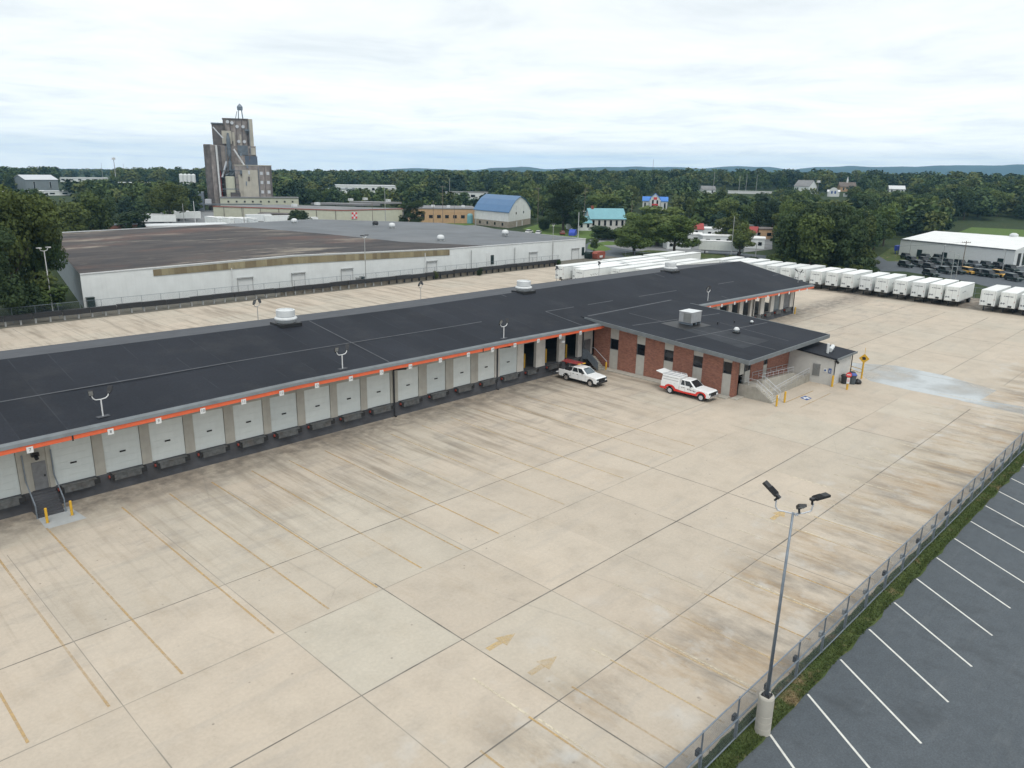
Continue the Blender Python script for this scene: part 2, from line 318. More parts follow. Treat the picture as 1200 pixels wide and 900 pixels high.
def conc_mat():
    m, t, b = nodes('yard_concrete'); tcn = N(t, 'ShaderNodeTexCoord'); v = tcn.outputs['Object']
    g = N(t, 'ShaderNodeSeparateXYZ'); t.links.new(v, g.inputs[0]); X, Y = g.outputs[0], g.outputs[1]
    at = N(t, 'ShaderNodeAttribute', attribute_name='tone'); ts = N(t, 'ShaderNodeSeparateXYZ'); t.links.new(at.outputs['Vector'], ts.inputs[0])
    warm = mixc(t, ramp(t, noise(t, v, 0.035, 5, 0.6), [(0.32, 0), (0.68, 1)]), (0.442, 0.390, 0.320), (0.476, 0.406, 0.326))
    c = mixc(t, ts.outputs[1], warm, (0.425, 0.403, 0.338))                                    # greener slabs
    c = mixc(t, 1.0, c, ramp(t, ts.outputs[0], [(0, 0.90), (1, 1.06)]), 'MULTIPLY')
    c = mixc(t, 1.0, c, ramp(t, noise(t, v, 0.33, 7, 0.68), [(0.28, 0.86), (0.5, 1.0), (0.72, 1.07)]), 'MULTIPLY')
    c = mixc(t, 1.0, c, ramp(t, noise(t, v, 5.0, 4, 0.7), [(0.25, 0.91), (0.75, 1.07)]), 'MULTIPLY')
    # scuffs swept along the yard by turning trucks
    sw = noise(t, v, 1.0, 5, 0.6, stretch=(0.10, 0.75, 1), rot=(0, 0, 0.25))
    c = mixc(t, ramp(t, sw, [(0.56, 0.0), (0.72, 0.30)]), c, (0.30, 0.285, 0.26))
    # tyre streaks running in and out of the stalls
    stk = noise(t, v, 1.0, 6, 0.62, stretch=(0.85, 0.075, 1)); stk2 = noise(t, v, 1.0, 5, 0.6, stretch=(0.42, 0.11, 1), rot=(0, 0, 0.06))
    near_dock = band(t, Y, 46, 62, 6); near_fence = band(t, Y, 10, 20.5, 3.4); far_yard = band(t, Y, 88, 140, 8); far_right = band(t, X, 130, 260, 22)
    f1 = mth(t, 'MULTIPLY', ramp(t, stk, [(0.47, 0.0), (0.66, 0.72)]), mth(t, 'MAXIMUM', mth(t, 'MULTIPLY', near_dock, band(t, X, 22, 90, 12)), mth(t, 'MULTIPLY', far_yard, 0.75)))
    c = mixc(t, f1, c, (0.17, 0.14, 0.105))
    xm = band(t, X, 14, 140, 8)
    f2 = mth(t, 'MULTIPLY', mth(t, 'MULTIPLY', ramp(t, stk2, [(0.43, 0.0), (0.66, 0.95)]), near_fence), xm)
    f2 = mth(t, 'MULTIPLY', f2, ramp(t, noise(t, v, 1.4, 6, 0.75, stretch=(1.0, 0.35, 1)), [(0.30, 0.15), (0.62, 1.0)]))
    c = mixc(t, f2, c, (0.30, 0.205, 0.11))
    f3 = mth(t, 'MULTIPLY', mth(t, 'MULTIPLY', ramp(t, noise(t, v, 0.5, 6, 0.7, stretch=(0.8, 0.3, 1)), [(0.46, 0.0), (0.66, 0.75)]), near_fence), xm)
    c = mixc(t, f3, c, (0.19, 0.17, 0.145))
    f3b = mth(t, 'MULTIPLY', ramp(t, noise(t, v, 0.55, 6, 0.7, stretch=(0.35, 0.9, 1)), [(0.52, 0.0), (0.70, 0.5)]), band(t, Y, 42, 62, 7))
    c = mixc(t, f3b, c, (0.22, 0.205, 0.19))
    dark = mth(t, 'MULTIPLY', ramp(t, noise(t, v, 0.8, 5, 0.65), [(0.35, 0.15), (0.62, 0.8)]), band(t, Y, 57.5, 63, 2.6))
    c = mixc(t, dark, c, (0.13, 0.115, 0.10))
    trailer_shade = mth(t, 'MULTIPLY', ramp(t, noise(t, v, 0.5, 4, 0.6), [(0.35, 0.35), (0.6, 0.85)]), band(t, X, 167.5, 186, 1.2))  # shade under the trailer row painted into the concrete, mottled like stains
    c = mixc(t, trailer_shade, c, (0.075, 0.06, 0.05))
    stk3 = noise(t, v, 1.0, 5, 0.6, stretch=(2.4, 0.06, 1))
    f5 = mth(t, 'MULTIPLY', ramp(t, stk3, [(0.52, 0.0), (0.70, 0.3)]), band(t, Y, 42, 62, 7)); c = mixc(t, f5, c, (0.23, 0.19, 0.145))
    # bleached salt patches
    rusty = mth(t, 'MULTIPLY', ramp(t, noise(t, v, 1.0, 6, 0.7, stretch=(0.5, 0.16, 1), rot=(0, 0, -.04)), [(0.52, 0.0), (0.72, 0.28)]), band(t, Y, 30, 60, 9))
    c = mixc(t, rusty, c, (0.33, 0.255, 0.17))
    bl = mth(t, 'MULTIPLY', ramp(t, noise(t, v, 0.42, 5, 0.6), [(0.55, 0.0), (0.70, 0.45)]), band(t, Y, 14, 24, 4))
    c = mixc(t, bl, c, (0.52, 0.52, 0.50))
    # rust flecks and small dark spots
    sp_ = ramp(t, noise(t, v, 1.7, 3, 0.5), [(0.72, 0.0), (0.78, 0.6)]); c = mixc(t, sp_, c, (0.20, 0.175, 0.15))
    vo = N(t, 'ShaderNodeTexVoronoi'); vo.inputs['Scale'].default_value = 0.55; t.links.new(v, vo.inputs['Vector'])
    c = mixc(t, ramp(t, vo.outputs['Distance'], [(0.022, 0.6), (0.045, 0.0)]), c, (0.12, 0.11, 0.10))
    # hairline cracks
    vc = N(t, 'ShaderNodeTexVoronoi', feature='DISTANCE_TO_EDGE'); vc.inputs['Scale'].default_value = 0.085
    wv = mixc(t, 0.06, v, N(t, 'ShaderNodeTexNoise').outputs[1], 'ADD'); t.links.new(wv, vc.inputs['Vector'])
    ck = mth(t, 'MULTIPLY', ramp(t, vc.outputs['Distance'], [(0.0010, 0.22), (0.0028, 0.0)]), ramp(t, noise(t, v, 0.06, 3), [(0.5, 0.0), (0.6, 1.0)]))
    c = mixc(t, ck, c, (0.16, 0.15, 0.135))
    t.links.new(c, b.inputs['Base Color']); b.inputs['Roughness'].default_value = 0.85; b.inputs['Specular IOR Level'].default_value = 0.3
    bump(t, b, noise(t, v, 9.0, 3), 0.12, 0.01); return m
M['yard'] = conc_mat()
M['joint'] = plain('joint', (0.17, 0.156, 0.134), 0.4, 0.6, 0.95)
M['joint_faint'] = plain('joint_faint', (0.27, 0.245, 0.205), 0.25, 0.4, 0.95)
M['dirt'] = plain('dirt', (0.13, 0.12, 0.098), 0.3, 0.5, 0.95, dirtamt=0.5, dirt=(0.07, 0.08, 0.045))
M['patch'] = None; M['pad'] = plain('pad', (0.36, 0.38, 0.385), 0.1, 0.8, 0.85)
def worn(name, col, keep, base=(0.42, 0.38, 0.32)):
    """old paint that has flaked away in places"""
    m, t, b = nodes(name); tcn = N(t, 'ShaderNodeTexCoord'); v = tcn.outputs['Object']
    f = ramp(t, noise(t, v, 3.0, 6, 0.75), [(keep - 0.16, 0.25), (keep + 0.1, 0.95)])
    f2 = ramp(t, noise(t, v, 0.16, 2), [(0.35, 0.35), (0.6, 1.0)])
    n = N(t, 'ShaderNodeBsdfTransparent'); b.inputs['Base Color'].default_value = (*col, 1); b.inputs['Roughness'].default_value = 0.75
    ms = N(t, 'ShaderNodeMixShader'); t.links.new(mth(t, 'MULTIPLY', f, f2), ms.inputs[0]); t.links.new(n.outputs[0], ms.inputs[1]); t.links.new(b.outputs[0], ms.inputs[2])
    t.links.new(ms.outputs[0], t.nodes['Material Output'].inputs[0]); return m
M['yellow_line'] = worn('yellow_line', (0.50, 0.34, 0.15), 0.5); M['yellow_pale'] = worn('yellow_pale', (0.55, 0.42, 0.24), 0.5); M['cream_line'] = worn('cream_line', (0.62, 0.55, 0.42), 0.46)
M['patch'] = worn('patch', (0.48, 0.51, 0.52), 0.34); M['arrow_paint'] = worn('arrow_paint', (0.58, 0.42, 0.20), 0.52); M['white_line'] = plain('white_line', (0.62, 0.62, 0.575), 0.1, 2.5, 0.8, dirtamt=0.3, dirt=(0.35, 0.35, 0.34))

def asphalt_mat():
    m, t, b = nodes('asphalt'); tcn = N(t, 'ShaderNodeTexCoord'); v = tcn.outputs['Object']
    c = mixc(t, ramp(t, noise(t, v, 0.12, 5, 0.6), [(0.3, 0), (0.7, 1)]), (0.068, 0.081, 0.093), (0.084, 0.097, 0.109))
    c = mixc(t, 1.0, c, ramp(t, noise(t, v, 11.0, 4, 0.8), [(0.25, 0.68), (0.75, 1.32)]), 'MULTIPLY')
    c = mixc(t, 1.0, c, ramp(t, noise(t, v, 1.1, 6, 0.75), [(0.3, 0.86), (0.7, 1.12)]), 'MULTIPLY')
    c = mixc(t, ramp(t, noise(t, v, 0.33, 5, 0.65, stretch=(1, 0.6, 1), rot=(0, 0, 0.8)), [(0.56, 0.0), (0.70, 0.6)]), c, (0.045, 0.052, 0.058))
    c = mixc(t, ramp(t, noise(t, v, 0.8, 6, 0.7, stretch=(0.15, 1, 1), rot=(0, 0, 0.3)), [(0.56, 0.0), (0.75, 0.35)]), c, (0.15, 0.16, 0.165))
    t.links.new(c, b.inputs['Base Color']); b.inputs['Roughness'].default_value = 0.9; bump(t, b, noise(t, v, 25.0, 3), 0.25, 0.01); return m
M['asphalt'] = asphalt_mat()
M['road'] = plain('road', (0.20, 0.205, 0.21), 0.12, 0.15, 0.9, dirtamt=0.3, dirt=(0.12, 0.12, 0.125))
def grass_mat(name, a, b_, dry=0.35):
    m, t, b = nodes(name); tcn = N(t, 'ShaderNodeTexCoord'); v = tcn.outputs['Object']
    c = mixc(t, ramp(t, noise(t, v, 0.9, 6, 0.7), [(0.35, 0), (0.65, 1)]), a, b_)
    c = mixc(t, ramp(t, noise(t, v, 0.5, 5, 0.7), [(0.55, 0), (0.68, dry)]), c, (0.25, 0.19, 0.11))
    t.links.new(c, b.inputs['Base Color']); b.inputs['Roughness'].default_value = 0.95; b.inputs['Specular IOR Level'].default_value = 0.1
    bump(t, b, noise(t, v, 8.0, 4, 0.7), 0.6, 0.05); return m
M['verge'] = grass_mat('verge', (0.054, 0.080, 0.026), (0.085, 0.110, 0.040), 0.9)
M['lawn'] = grass_mat('lawn', (0.085, 0.14, 0.035), (0.11, 0.165, 0.05), 0.35)
M['field'] = grass_mat('field', (0.030, 0.048, 0.020), (0.045, 0.062, 0.028), 0.2)
M['old_roof'] = None
def old_roof():
    m, t, b = nodes('weathered_roof'); tcn = N(t, 'ShaderNodeTexCoord'); v = tcn.outputs['Object']
    c = mixc(t, ramp(t, noise(t, v, 0.09, 6, 0.68, stretch=(0.6, 1.6, 1)), [(0.40, 0), (0.60, 1)]), (0.032, 0.028, 0.029), (0.070, 0.058, 0.053))
    c = mixc(t, ramp(t, noise(t, v, 0.045, 5, 0.6, stretch=(0.8, 1.3, 1)), [(0.52, 0.0), (0.66, 0.7)]), c, (0.12, 0.062, 0.047))
    c = mixc(t, ramp(t, noise(t, v, 0.06, 6, 0.7, stretch=(0.5, 1.8, 1), rot=(0, 0, 0.12)), [(0.55, 0.0), (0.64, 0.85)]), c, (0.26, 0.225, 0.18))
    c = mixc(t, 1.0, c, ramp(t, noise(t, v, 1.5, 4, 0.7), [(0.25, 0.8), (0.75, 1.2)]), 'MULTIPLY')
    t.links.new(c, b.inputs['Base Color']); b.inputs['Roughness'].default_value = 0.95; return m
M['old_roof'] = old_roof()
M['grey_gravel'] = plain('grey_gravel', (0.135, 0.145, 0.155), 0.15, 0.12, 0.9, dirtamt=0.25, dirt=(0.22, 0.22, 0.22))
def planks():
    m, t, b = nodes('weathered_planks'); tcn = N(t, 'ShaderNodeTexCoord'); v = tcn.outputs['Object']; g = N(t, 'ShaderNodeSeparateXYZ'); t.links.new(v, g.inputs[0])
    w = N(t, 'ShaderNodeTexWhiteNoise', noise_dimensions='1D'); t.links.new(mth(t, 'FLOOR', mth(t, 'MULTIPLY', mth(t, 'ADD', g.outputs[0], g.outputs[1]), 0.9)), w.inputs['W'])
    c = mixc(t, w.outputs[0], (0.17, 0.135, 0.08), (0.30, 0.265, 0.165)); c = mixc(t, ramp(t, noise(t, v, 1.0, 5, 0.7, stretch=(1.5, 1.5, 0.4)), [(0.5, 0), (0.75, 0.6)]), c, (0.10, 0.085, 0.06))
    t.links.new(c, b.inputs['Base Color']); b.inputs['Roughness'].default_value = 0.9; return m
M['planks'] = planks()
M['wall_white'] = plain('wall_white', (0.66, 0.69, 0.69), 0.05, 0.5, 0.75, streak=0.12, dirtamt=0.1, dirt=(0.36, 0.36, 0.34))
M['wall_grey'] = plain('wall_grey', (0.19, 0.22, 0.235), 0.08, 0.5, 0.8, streak=0.2)

def leaf_mat(name, a, b_, c3):
    m, t, b = nodes(name); tcn = N(t, 'ShaderNodeTexCoord'); v = tcn.outputs['Object']; oi = N(t, 'ShaderNodeObjectInfo')
    c = mixc(t, ramp(t, noise(t, v, 0.45, 4, 0.65), [(0.35, 0), (0.65, 1)]), a, b_)
    c = mixc(t, mth(t, 'MULTIPLY', oi.outputs['Random'], 0.55), c, c3)
    c = mixc(t, 1.0, c, ramp(t, noise(t, v, 2.5, 3, 0.7), [(0.3, 0.75), (0.7, 1.25)]), 'MULTIPLY')
    wr = N(t, 'ShaderNodeTexWhiteNoise', noise_dimensions='1D'); t.links.new(mth(t, 'MULTIPLY', oi.outputs['Random'], 91.7), wr.inputs['W']); c = mixc(t, 1.0, c, ramp(t, wr.outputs[0], [(0, 0.72), (1, 1.4)]), 'MULTIPLY')
    t.links.new(c, b.inputs['Base Color']); b.inputs['Roughness'].default_value = 0.7; b.inputs['Specular IOR Level'].default_value = 0.2
    tr = N(t, 'ShaderNodeBsdfTranslucent'); t.links.new(c, tr.inputs[0]); ms = N(t, 'ShaderNodeMixShader'); ms.inputs[0].default_value = 0.25
    t.links.new(b.outputs[0], ms.inputs[1]); t.links.new(tr.outputs[0], ms.inputs[2]); t.links.new(ms.outputs[0], t.nodes['Material Output'].inputs[0]); return m
M['leaf'] = leaf_mat('leaf', (0.046, 0.082, 0.025), (0.108, 0.155, 0.046), (0.12, 0.13, 0.035))
M['leaf_dark'] = leaf_mat('leaf_dark', (0.026, 0.050, 0.021), (0.066, 0.100, 0.036), (0.040, 0.056, 0.022))
M['leaf_light'] = leaf_mat('leaf_light', (0.075, 0.115, 0.030), (0.115, 0.155, 0.048), (0.105, 0.12, 0.04))
#--SPLIT--
# ---------------------------------------------------------------- ground, yard, roads
def smooth(a, b, x):
    t = np.clip((x - a) / (b - a), 0, 1); return t * t * (3 - 2 * t)
def terrain(x, y):
    x = np.asarray(x, float); y = np.asarray(y, float); d = np.hypot(x, y); ang = np.arctan2(y, x) - YAW
    k = np.interp(ang, [-1.2, -0.6, -0.42, -0.30, -0.15, 0.0, 0.25, 0.6, 1.2], [9, 10, 10, 10, 10, 6, 4, 2, 2])
    h = smooth(430, 760, d) * k + smooth(900, 2600, d) * np.interp(ang, [-0.6, -0.2, 0.1, 0.6], [3, 3, 3, 3])
    dip = np.interp(ang, [-0.35, -0.15, 0.0, 0.12, 0.6], [0.0, 0.0012, 0.0062, 0.0085, 0.0115])
    h = h - dip * np.maximum(0, d - 900)
    return h + (smooth(400, 700, d) * 1.0 * np.sin(x * 0.011 + 1) * np.sin(y * 0.013))
def ground_mesh():
    rr = np.concatenate([np.linspace(0, 400, 9), np.linspace(450, 1200, 16), np.linspace(1400, 4000, 10), [4600, 5400, 6600]])
    na = 96; v = [(0, 0, -0.06)]; f = []
    for r in rr[1:]:
        for i in range(na):
            a = 2 * math.pi * i / na; x, y = r * math.cos(a), r * math.sin(a); v.append((x, y, float(terrain(x, y)) - 0.06))
    for i in range(na): f.append((0, 1 + i, 1 + (i + 1) % na))
    for k in range(len(rr) - 2):
        for i in range(na):
            a = 1 + k * na; f.append((a + i, a + na + i, a + na + (i + 1) % na, a + (i + 1) % na))
    m = MB(); m.v = v; m.f = f; return m
g = ground_mesh().build('ground', M['field'], smooth=True); struct(g)

# concrete yard, cast in slabs
JY = [41.75, 34.6, 27.35, 20.35]; KX = [9.45, 17.95, 24.6, 31.9, 38.9, 45.8, 53.3, 60.6, 69.0, 77.3]
xs = [-60, -50, -40, -30, -20, -10, 0] + KX + [85, 92.5, 100, 107, 115, 123, 131, 139, 147, 155, 163, 171, 179, 184]
ys = [13.3] + sorted(JY) + [49.0, 56.0, 63, 70, 77, 84, 91, 99, 107, 115, 123, 130, 136.4]
mb = MB(); tones = []
for i in range(len(xs) - 1):
    for j in range(len(ys) - 1):
        mb.quad((xs[i], ys[j], 0), (xs[i+1], ys[j], 0), (xs[i+1], ys[j+1], 0), (xs[i], ys[j+1], 0))
        special = xs[i] == 17.95 and abs(ys[j] - 27.35) < .01
        tones.append((random.uniform(0.5, 0.95), 0.55 if special else random.choice([0, 0, 0, 0.15, 0.3])))
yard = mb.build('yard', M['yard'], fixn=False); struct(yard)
at_ = yard.data.attributes.new('tone', 'FLOAT_VECTOR', 'FACE'); at_.data.foreach_set('vector', [c for a, b in tones for c in (a, b, 0)])

def strip(mb, x0, y0, x1, y1, w, z, wob=0.0, step=3.0):
    p = Vector((x0, y0, 0)); q = Vector((x1, y1, 0)); L = (q - p).length; n = max(1, int(L / step)) if wob else 1
    d = (q - p).normalized(); s = Vector((-d.y, d.x, 0)); prev = None
    for i in range(n + 1):
        c = p + d * (L * i / n) + s * (random.uniform(-wob, wob)); ww = w * (random.uniform(0.6, 1.4) if wob else 1)
        cur = (c - s * ww / 2, c + s * ww / 2)
        if prev: mb.quad((prev[0].x, prev[0].y, z), (cur[0].x, cur[0].y, z), (cur[1].x, cur[1].y, z), (prev[1].x, prev[1].y, z))
        prev = cur
jd = MB(); jf = MB()
strip(jd, -60, 41.75, 66, 41.75, 0.075, .004, .012); strip(jf, 66, 41.75, 76.5, 41.75, 0.06, .004, .012)
strip(jd, -30, 27.35, 81, 27.35, 0.085, .004, .014); strip(jf, 81, 27.35, 92, 27.35, 0.07, .004, .014)
strip(jd, 5, 20.35, 30.5, 20.35, 0.075, .004, .014); strip(jf, 30.5, 20.35, 33.5, 20.35, 0.06, .004, .014); strip(jd, 33.5, 20.35, 94, 20.35, 0.08, .004, .014)
strip(jf, -60, 34.6, 66, 34.6, 0.06, .004, .012)
strip(jf, 9.45, 14, 9.45, 55, 0.05, .0045, .012); strip(jf, 17.95, 14, 17.95, 52, 0.05, .0045, .012)
strip(jd, 24.6, 13.8, 24.6, 35.5, 0.075, .0045, .012); strip(jf, 24.6, 35.5, 24.6, 55, 0.05, .0045, .012)
strip(jf, 31.9, 13.8, 31.9, 52, 0.05, .0045, .012); strip(jf, 45.8, 13.8, 45.8, 52, 0.055, .0045, .012); strip(jd, 45.8, 26, 45.8, 29, 0.06, .005, .01)
strip(jd, 53.3, 22.2, 53.3, 34.6, 0.07, .0045, .012); strip(jf, 53.3, 34.6, 53.3, 50, 0.05, .0045, .012); strip(jf, 53.3, 14, 53.3, 22.2, 0.05, .0045, .012)
strip(jd, 77.3, 20.35, 77.3, 27.5, 0.08, .0045, .012); strip(jf, 38.9, 21, 38.9, 27, 0.05, .0045, .012); strip(jf, 69, 14, 69, 36, 0.05, .0045, .012)
for yy in (34.5, 41.7, 48.9, 56.0): strip(jd, 103, yy, 160, yy, 0.10, .0045, .014)
for yy in (27.3, 20.3): strip(jf, 108, yy, 165, yy, 0.10, .0045, .014)
for xx in (106, 121, 136, 151): strip(jf, xx, 14, xx, 58, 0.10, .005, .014)
for yy in (96, 104, 112, 120, 128): strip(jf, -50, yy, 128, yy, 0.09, .0045, .014)
for k in range(26): strip(jf, -20 + 6.1 * k, 92, -20 + 6.1 * k, 134, 0.08, .005, .014)
struct(jd.build('yard_joints', M['joint'], fixn=False)); struct(jf.build('yard_saw_cuts', M['joint_faint'], fixn=False))
mb = MB(); pts = [(997, 425), (1050, 428.5), (1107, 440), (1168, 457.5), (1147, 470), (1125, 469), (1065, 457), (1020, 446.5), (1000, 434)]
mb.quad(*[(p.x, p.y, .004) for p in (G(*q) for q in pts)][::-1])
mb.quad(*[(p.x, p.y, .007) for p in (G(*q) for q in [(1140, 467.5), (1200, 476.5), (1270, 488), (1270, 499), (1200, 486), (1125, 469.5)])][::-1])
struct(mb.build('yard_patch', M['patch'], fixn=False))
mb = MB(); mb.quad((12.4, 57.3, .004), (15.0, 57.3, .004), (14.7, 60.3, .004), (12.5, 60.3, .004)); struct(mb.build('stair_pad', M['vent_white'] if False else M['pad'], fixn=False))

# painted markings
yl = MB(); yp = MB(); cr = MB()
for k, x in enumerate([1.95, 5.55, 8.95, 12.45, 17.5, 21.0, 24.45, 27.9, 31.4, 34.9]):
    strip(yl, x, 35.0, x + random.uniform(-.05, .05), 57.5, 0.13, .009)
for x in (38.4, 42.0, 45.8, 49.6, 53.4, 57.0, 60.8): strip(yp, x, 35.0, x, 57, 0.14, .009)
for k in range(28):
    x = 13.3 + 3.14 * k
    strip(yl if k in (1, 2, 3, 4, 8, 10) else yp if k < 14 else cr, x, 13.9, x, 20.6, 0.12, .009)
    if k % 2 or k > 4: strip(cr, x + 0.05, 20.7, x + 0.05, 20.5 + random.uniform(1, 5.5), 0.13, .009)
    if k % 3 == 0: strip(cr, x + 0.22, 14, x + 0.22, 20.2, 0.12, .0088)
struct(yl.build('stall_lines', M['yellow_line'], fixn=False)); struct(yp.build('faded_stall_lines', M['yellow_pale'], fixn=False)); struct(cr.build('old_stall_lines', M['cream_line'], fixn=False))
ar = MB()
for ax, ay, s in ((24.95, 25.75, 1.0), (25.05, 22.75, 1.0), (51.3, 22.6, 1.05)):
    ar.quad((ax, ay - .17 * s, .009), (ax + 1.05 * s, ay - .17 * s, .009), (ax + 1.05 * s, ay + .17 * s, .009), (ax, ay + .17 * s, .009))
    ar.quad((ax + 1.0 * s, ay - .48 * s, .0095), (ax + 2.15 * s, ay, .0095), (ax + 1.0 * s, ay + .48 * s, .0095))
struct(ar.build('arrow_markings', M['arrow_paint'], fixn=False))

# parking lot beyond the fence
mb = MB(); mb.quad((-80, -120, -.012), (190, -120, -.012), (190, 12.15, -.012), (-80, 12.15, -.012)); struct(mb.build('parking_lot', M['asphalt'], fixn=False))
wl = MB()
for k in range(-4, 32):
    x = 29.85 + 4.02 * k; L = 5.15 if k >= 0 else 5.2
    strip(wl, x, 12.02, x - L * 0.70, 12.02 - L * 1.0, 0.115, -.006)
struct(wl.build('parking_lines', M['white_line'], fixn=False))
mb = MB()
n = 240
for i in range(n):
    a = -80 + 270 * i / n; b = -80 + 270 * (i + 1) / n
    ya = 12.12 + 0.10 * math.sin(a * 1.7) + 0.07 * math.sin(a * 4.1); yb = 12.12 + 0.10 * math.sin(b * 1.7) + 0.07 * math.sin(b * 4.1)
    mb.quad((a, ya - .05, .0), (b, yb - .05, .0), (b, 12.7, .05), (a, 12.7, .05)); mb.quad((a, 12.7, .05), (b, 12.7, .05), (b, 13.4 + .06 * math.sin(b * 2.3), .006), (a, 13.4 + .06 * math.sin(a * 2.3), .006))
struct(mb.build('verge', M['verge'], fixn=False))
def blades(n, fx, fy, fz, hmin, hmax, w, name, mat):
    x = fx(n); y = fy(n); h = RNG.uniform(hmin, hmax, n); a = RNG.uniform(0, 2 * np.pi, n); z = np.full(n, fz)
    lx = RNG.normal(0, .5, n) * h; ly = RNG.normal(0, .5, n) * h
    v = np.zeros((n, 3, 3)); v[:, 0] = np.c_[x - np.cos(a) * w, y - np.sin(a) * w, z]; v[:, 1] = np.c_[x + np.cos(a) * w, y + np.sin(a) * w, z]; v[:, 2] = np.c_[x + lx, y + ly, z + h]
    return fast_mesh(name, v.reshape(-1, 3), 3, mat)
def fast_mesh(name, v, k, mat):
    me = bpy.data.meshes.new(name); nv = len(v); nf = nv // k
    me.vertices.add(nv); me.vertices.foreach_set('co', np.ascontiguousarray(v, dtype=np.float32).ravel())
    me.loops.add(nv); me.loops.foreach_set('vertex_index', np.arange(nv, dtype=np.int32))
    me.polygons.add(nf); me.polygons.foreach_set('loop_start', np.arange(0, nv, k, dtype=np.int32)); me.polygons.foreach_set('loop_total', np.full(nf, k, dtype=np.int32))
    me.update(calc_edges=True); me.materials.append(mat)
    o = bpy.data.objects.new(name, me); COL.objects.link(o); return o
tag(blades(42000, lambda n: 18 + 78 * RNG.random(n) ** 1.6, lambda n: RNG.choice([1, 1, 1, 0], n) * RNG.uniform(12.08, 13.35, n) + 0 + 0, 0.02, .05, .14, .03, 'verge_grass', M['verge']), kind='stuff')

# ---------------------------------------------------------------- helpers for buildings
def W(mb, name, mat, parent, **k):
    o = mb.build(name, mat, parent, **k); o.location = -parent.matrix_basis.translation if parent and parent.type == 'EMPTY' else (0, 0, 0); return o
def SUB(mb, name, mat, part, **k):
    return mb.build(name, mat, part, **k)
def text_mesh(body, size, mat, name, parent, mw, align='CENTER'):
    cu = bpy.data.curves.new(name, 'FONT'); cu.body = body; cu.size = size; cu.align_x = align; cu.align_y = 'CENTER'; cu.extrude = 0.006; cu.resolution_u = 2
    o = bpy.data.objects.new(name, cu); me = bpy.data.meshes.new_from_object(o); bpy.data.objects.remove(o); bpy.data.curves.remove(cu)
    me.transform(mw); o = bpy.data.objects.new(name, me); COL.objects.link(o); me.materials.append(mat); o.parent = parent; return o
FACE_MY = Matrix(((1, 0, 0, 0), (0, 0, -1, 0), (0, 1, 0, 0), (0, 0, 0, 1)))       # text upright, facing -Y
FACE_MX = Matrix(((0, 0, -1, 0), (-1, 0, 0, 0), (0, 1, 0, 0), (0, 0, 0, 1)))      # text upright, facing -X

# ---------------------------------------------------------------- freight terminal (dock building)
T = thing('freight_terminal', 'long truck dock building with black pitched roof and orange edge band along the yard', 'warehouse', (75, 72, 0))
XE = [-45, 0, 10.8, 14, 33.8, 58, 60.5, 75.9, 77.2, 85, 98, 102, 120, 139.8]
def ze(x): return float(np.interp(x, [0, 10.8, 33.8, 60.5, 75.9, 102, 139.8], [5.98, 6.02, 6.35, 6.2, 5.95, 5.6, 5.0]))
def zr(x): return float(np.interp(x, [0, 14, 58, 85, 139.8], [8.85, 8.72, 8.15, 8.15, 7.95]))
YE, YR, YF = 59.0, 74.2, 89.0
def zroof(x, y): return ze(x) + (zr(x) - ze(x)) * (y - YE) / (YR - YE)
def zfar(x): return zr(x) - 2.35
mb = MB()
for a, b in zip(XE, XE[1:]):
    mb.quad((a, YE, ze(a)), (b, YE, ze(b)), (b, YR, zr(b)), (a, YR, zr(a)))
    mb.quad((a, YE, ze(a) - .1), (a, YR, zr(a) - .12), (b, YR, zr(b) - .12), (b, YE, ze(b) - .1))
W(mb, 'roof', M['roof'], T, fixn=False)
mb = MB()
for a, b in zip(XE, XE[1:]):
    mb.quad((a, YR + .002, zr(a)), (b, YR + .002, zr(b)), (b, YF, zfar(b)), (a, YF, zfar(a))); mb.quad((a, YF, zfar(a) - .3), (a, YF, zfar(a)), (b, YF, zfar(b)), (b, YF, zfar(b) - .3))
    mb.quad((a, YR, zr(a) - .15), (a, YF, zfar(a) - .15), (b, YF, zfar(b) - .15), (b, YR, zr(b) - .15))
W(mb, 'far_roof_slope', M['roof_light'], T, fixn=False)
mb = MB()
def roof_strip(mb, x0, y0, x1, y1, w, n=16):
    p = Vector((x0, y0)); q = Vector((x1, y1)); d = (q - p).normalized(); s = Vector((-d.y, d.x)) * w / 2
    for i in range(n):
        a = p.lerp(q, i / n); b = p.lerp(q, (i + 1) / n); c = [a - s, b - s, b + s, a + s]
        mb.quad(*[(c_.x, c_.y, zroof(c_.x, c_.y) + .016) for c_ in c])
roof_strip(mb, -40, 66.2, 139, 65.6, 0.16, 60)
for xx in (43.9, 73.7, 110): roof_strip(mb, xx, 59.6, xx, 74, 0.15)
W(mb, 'roof_seam', M['seam'], T, fixn=False)
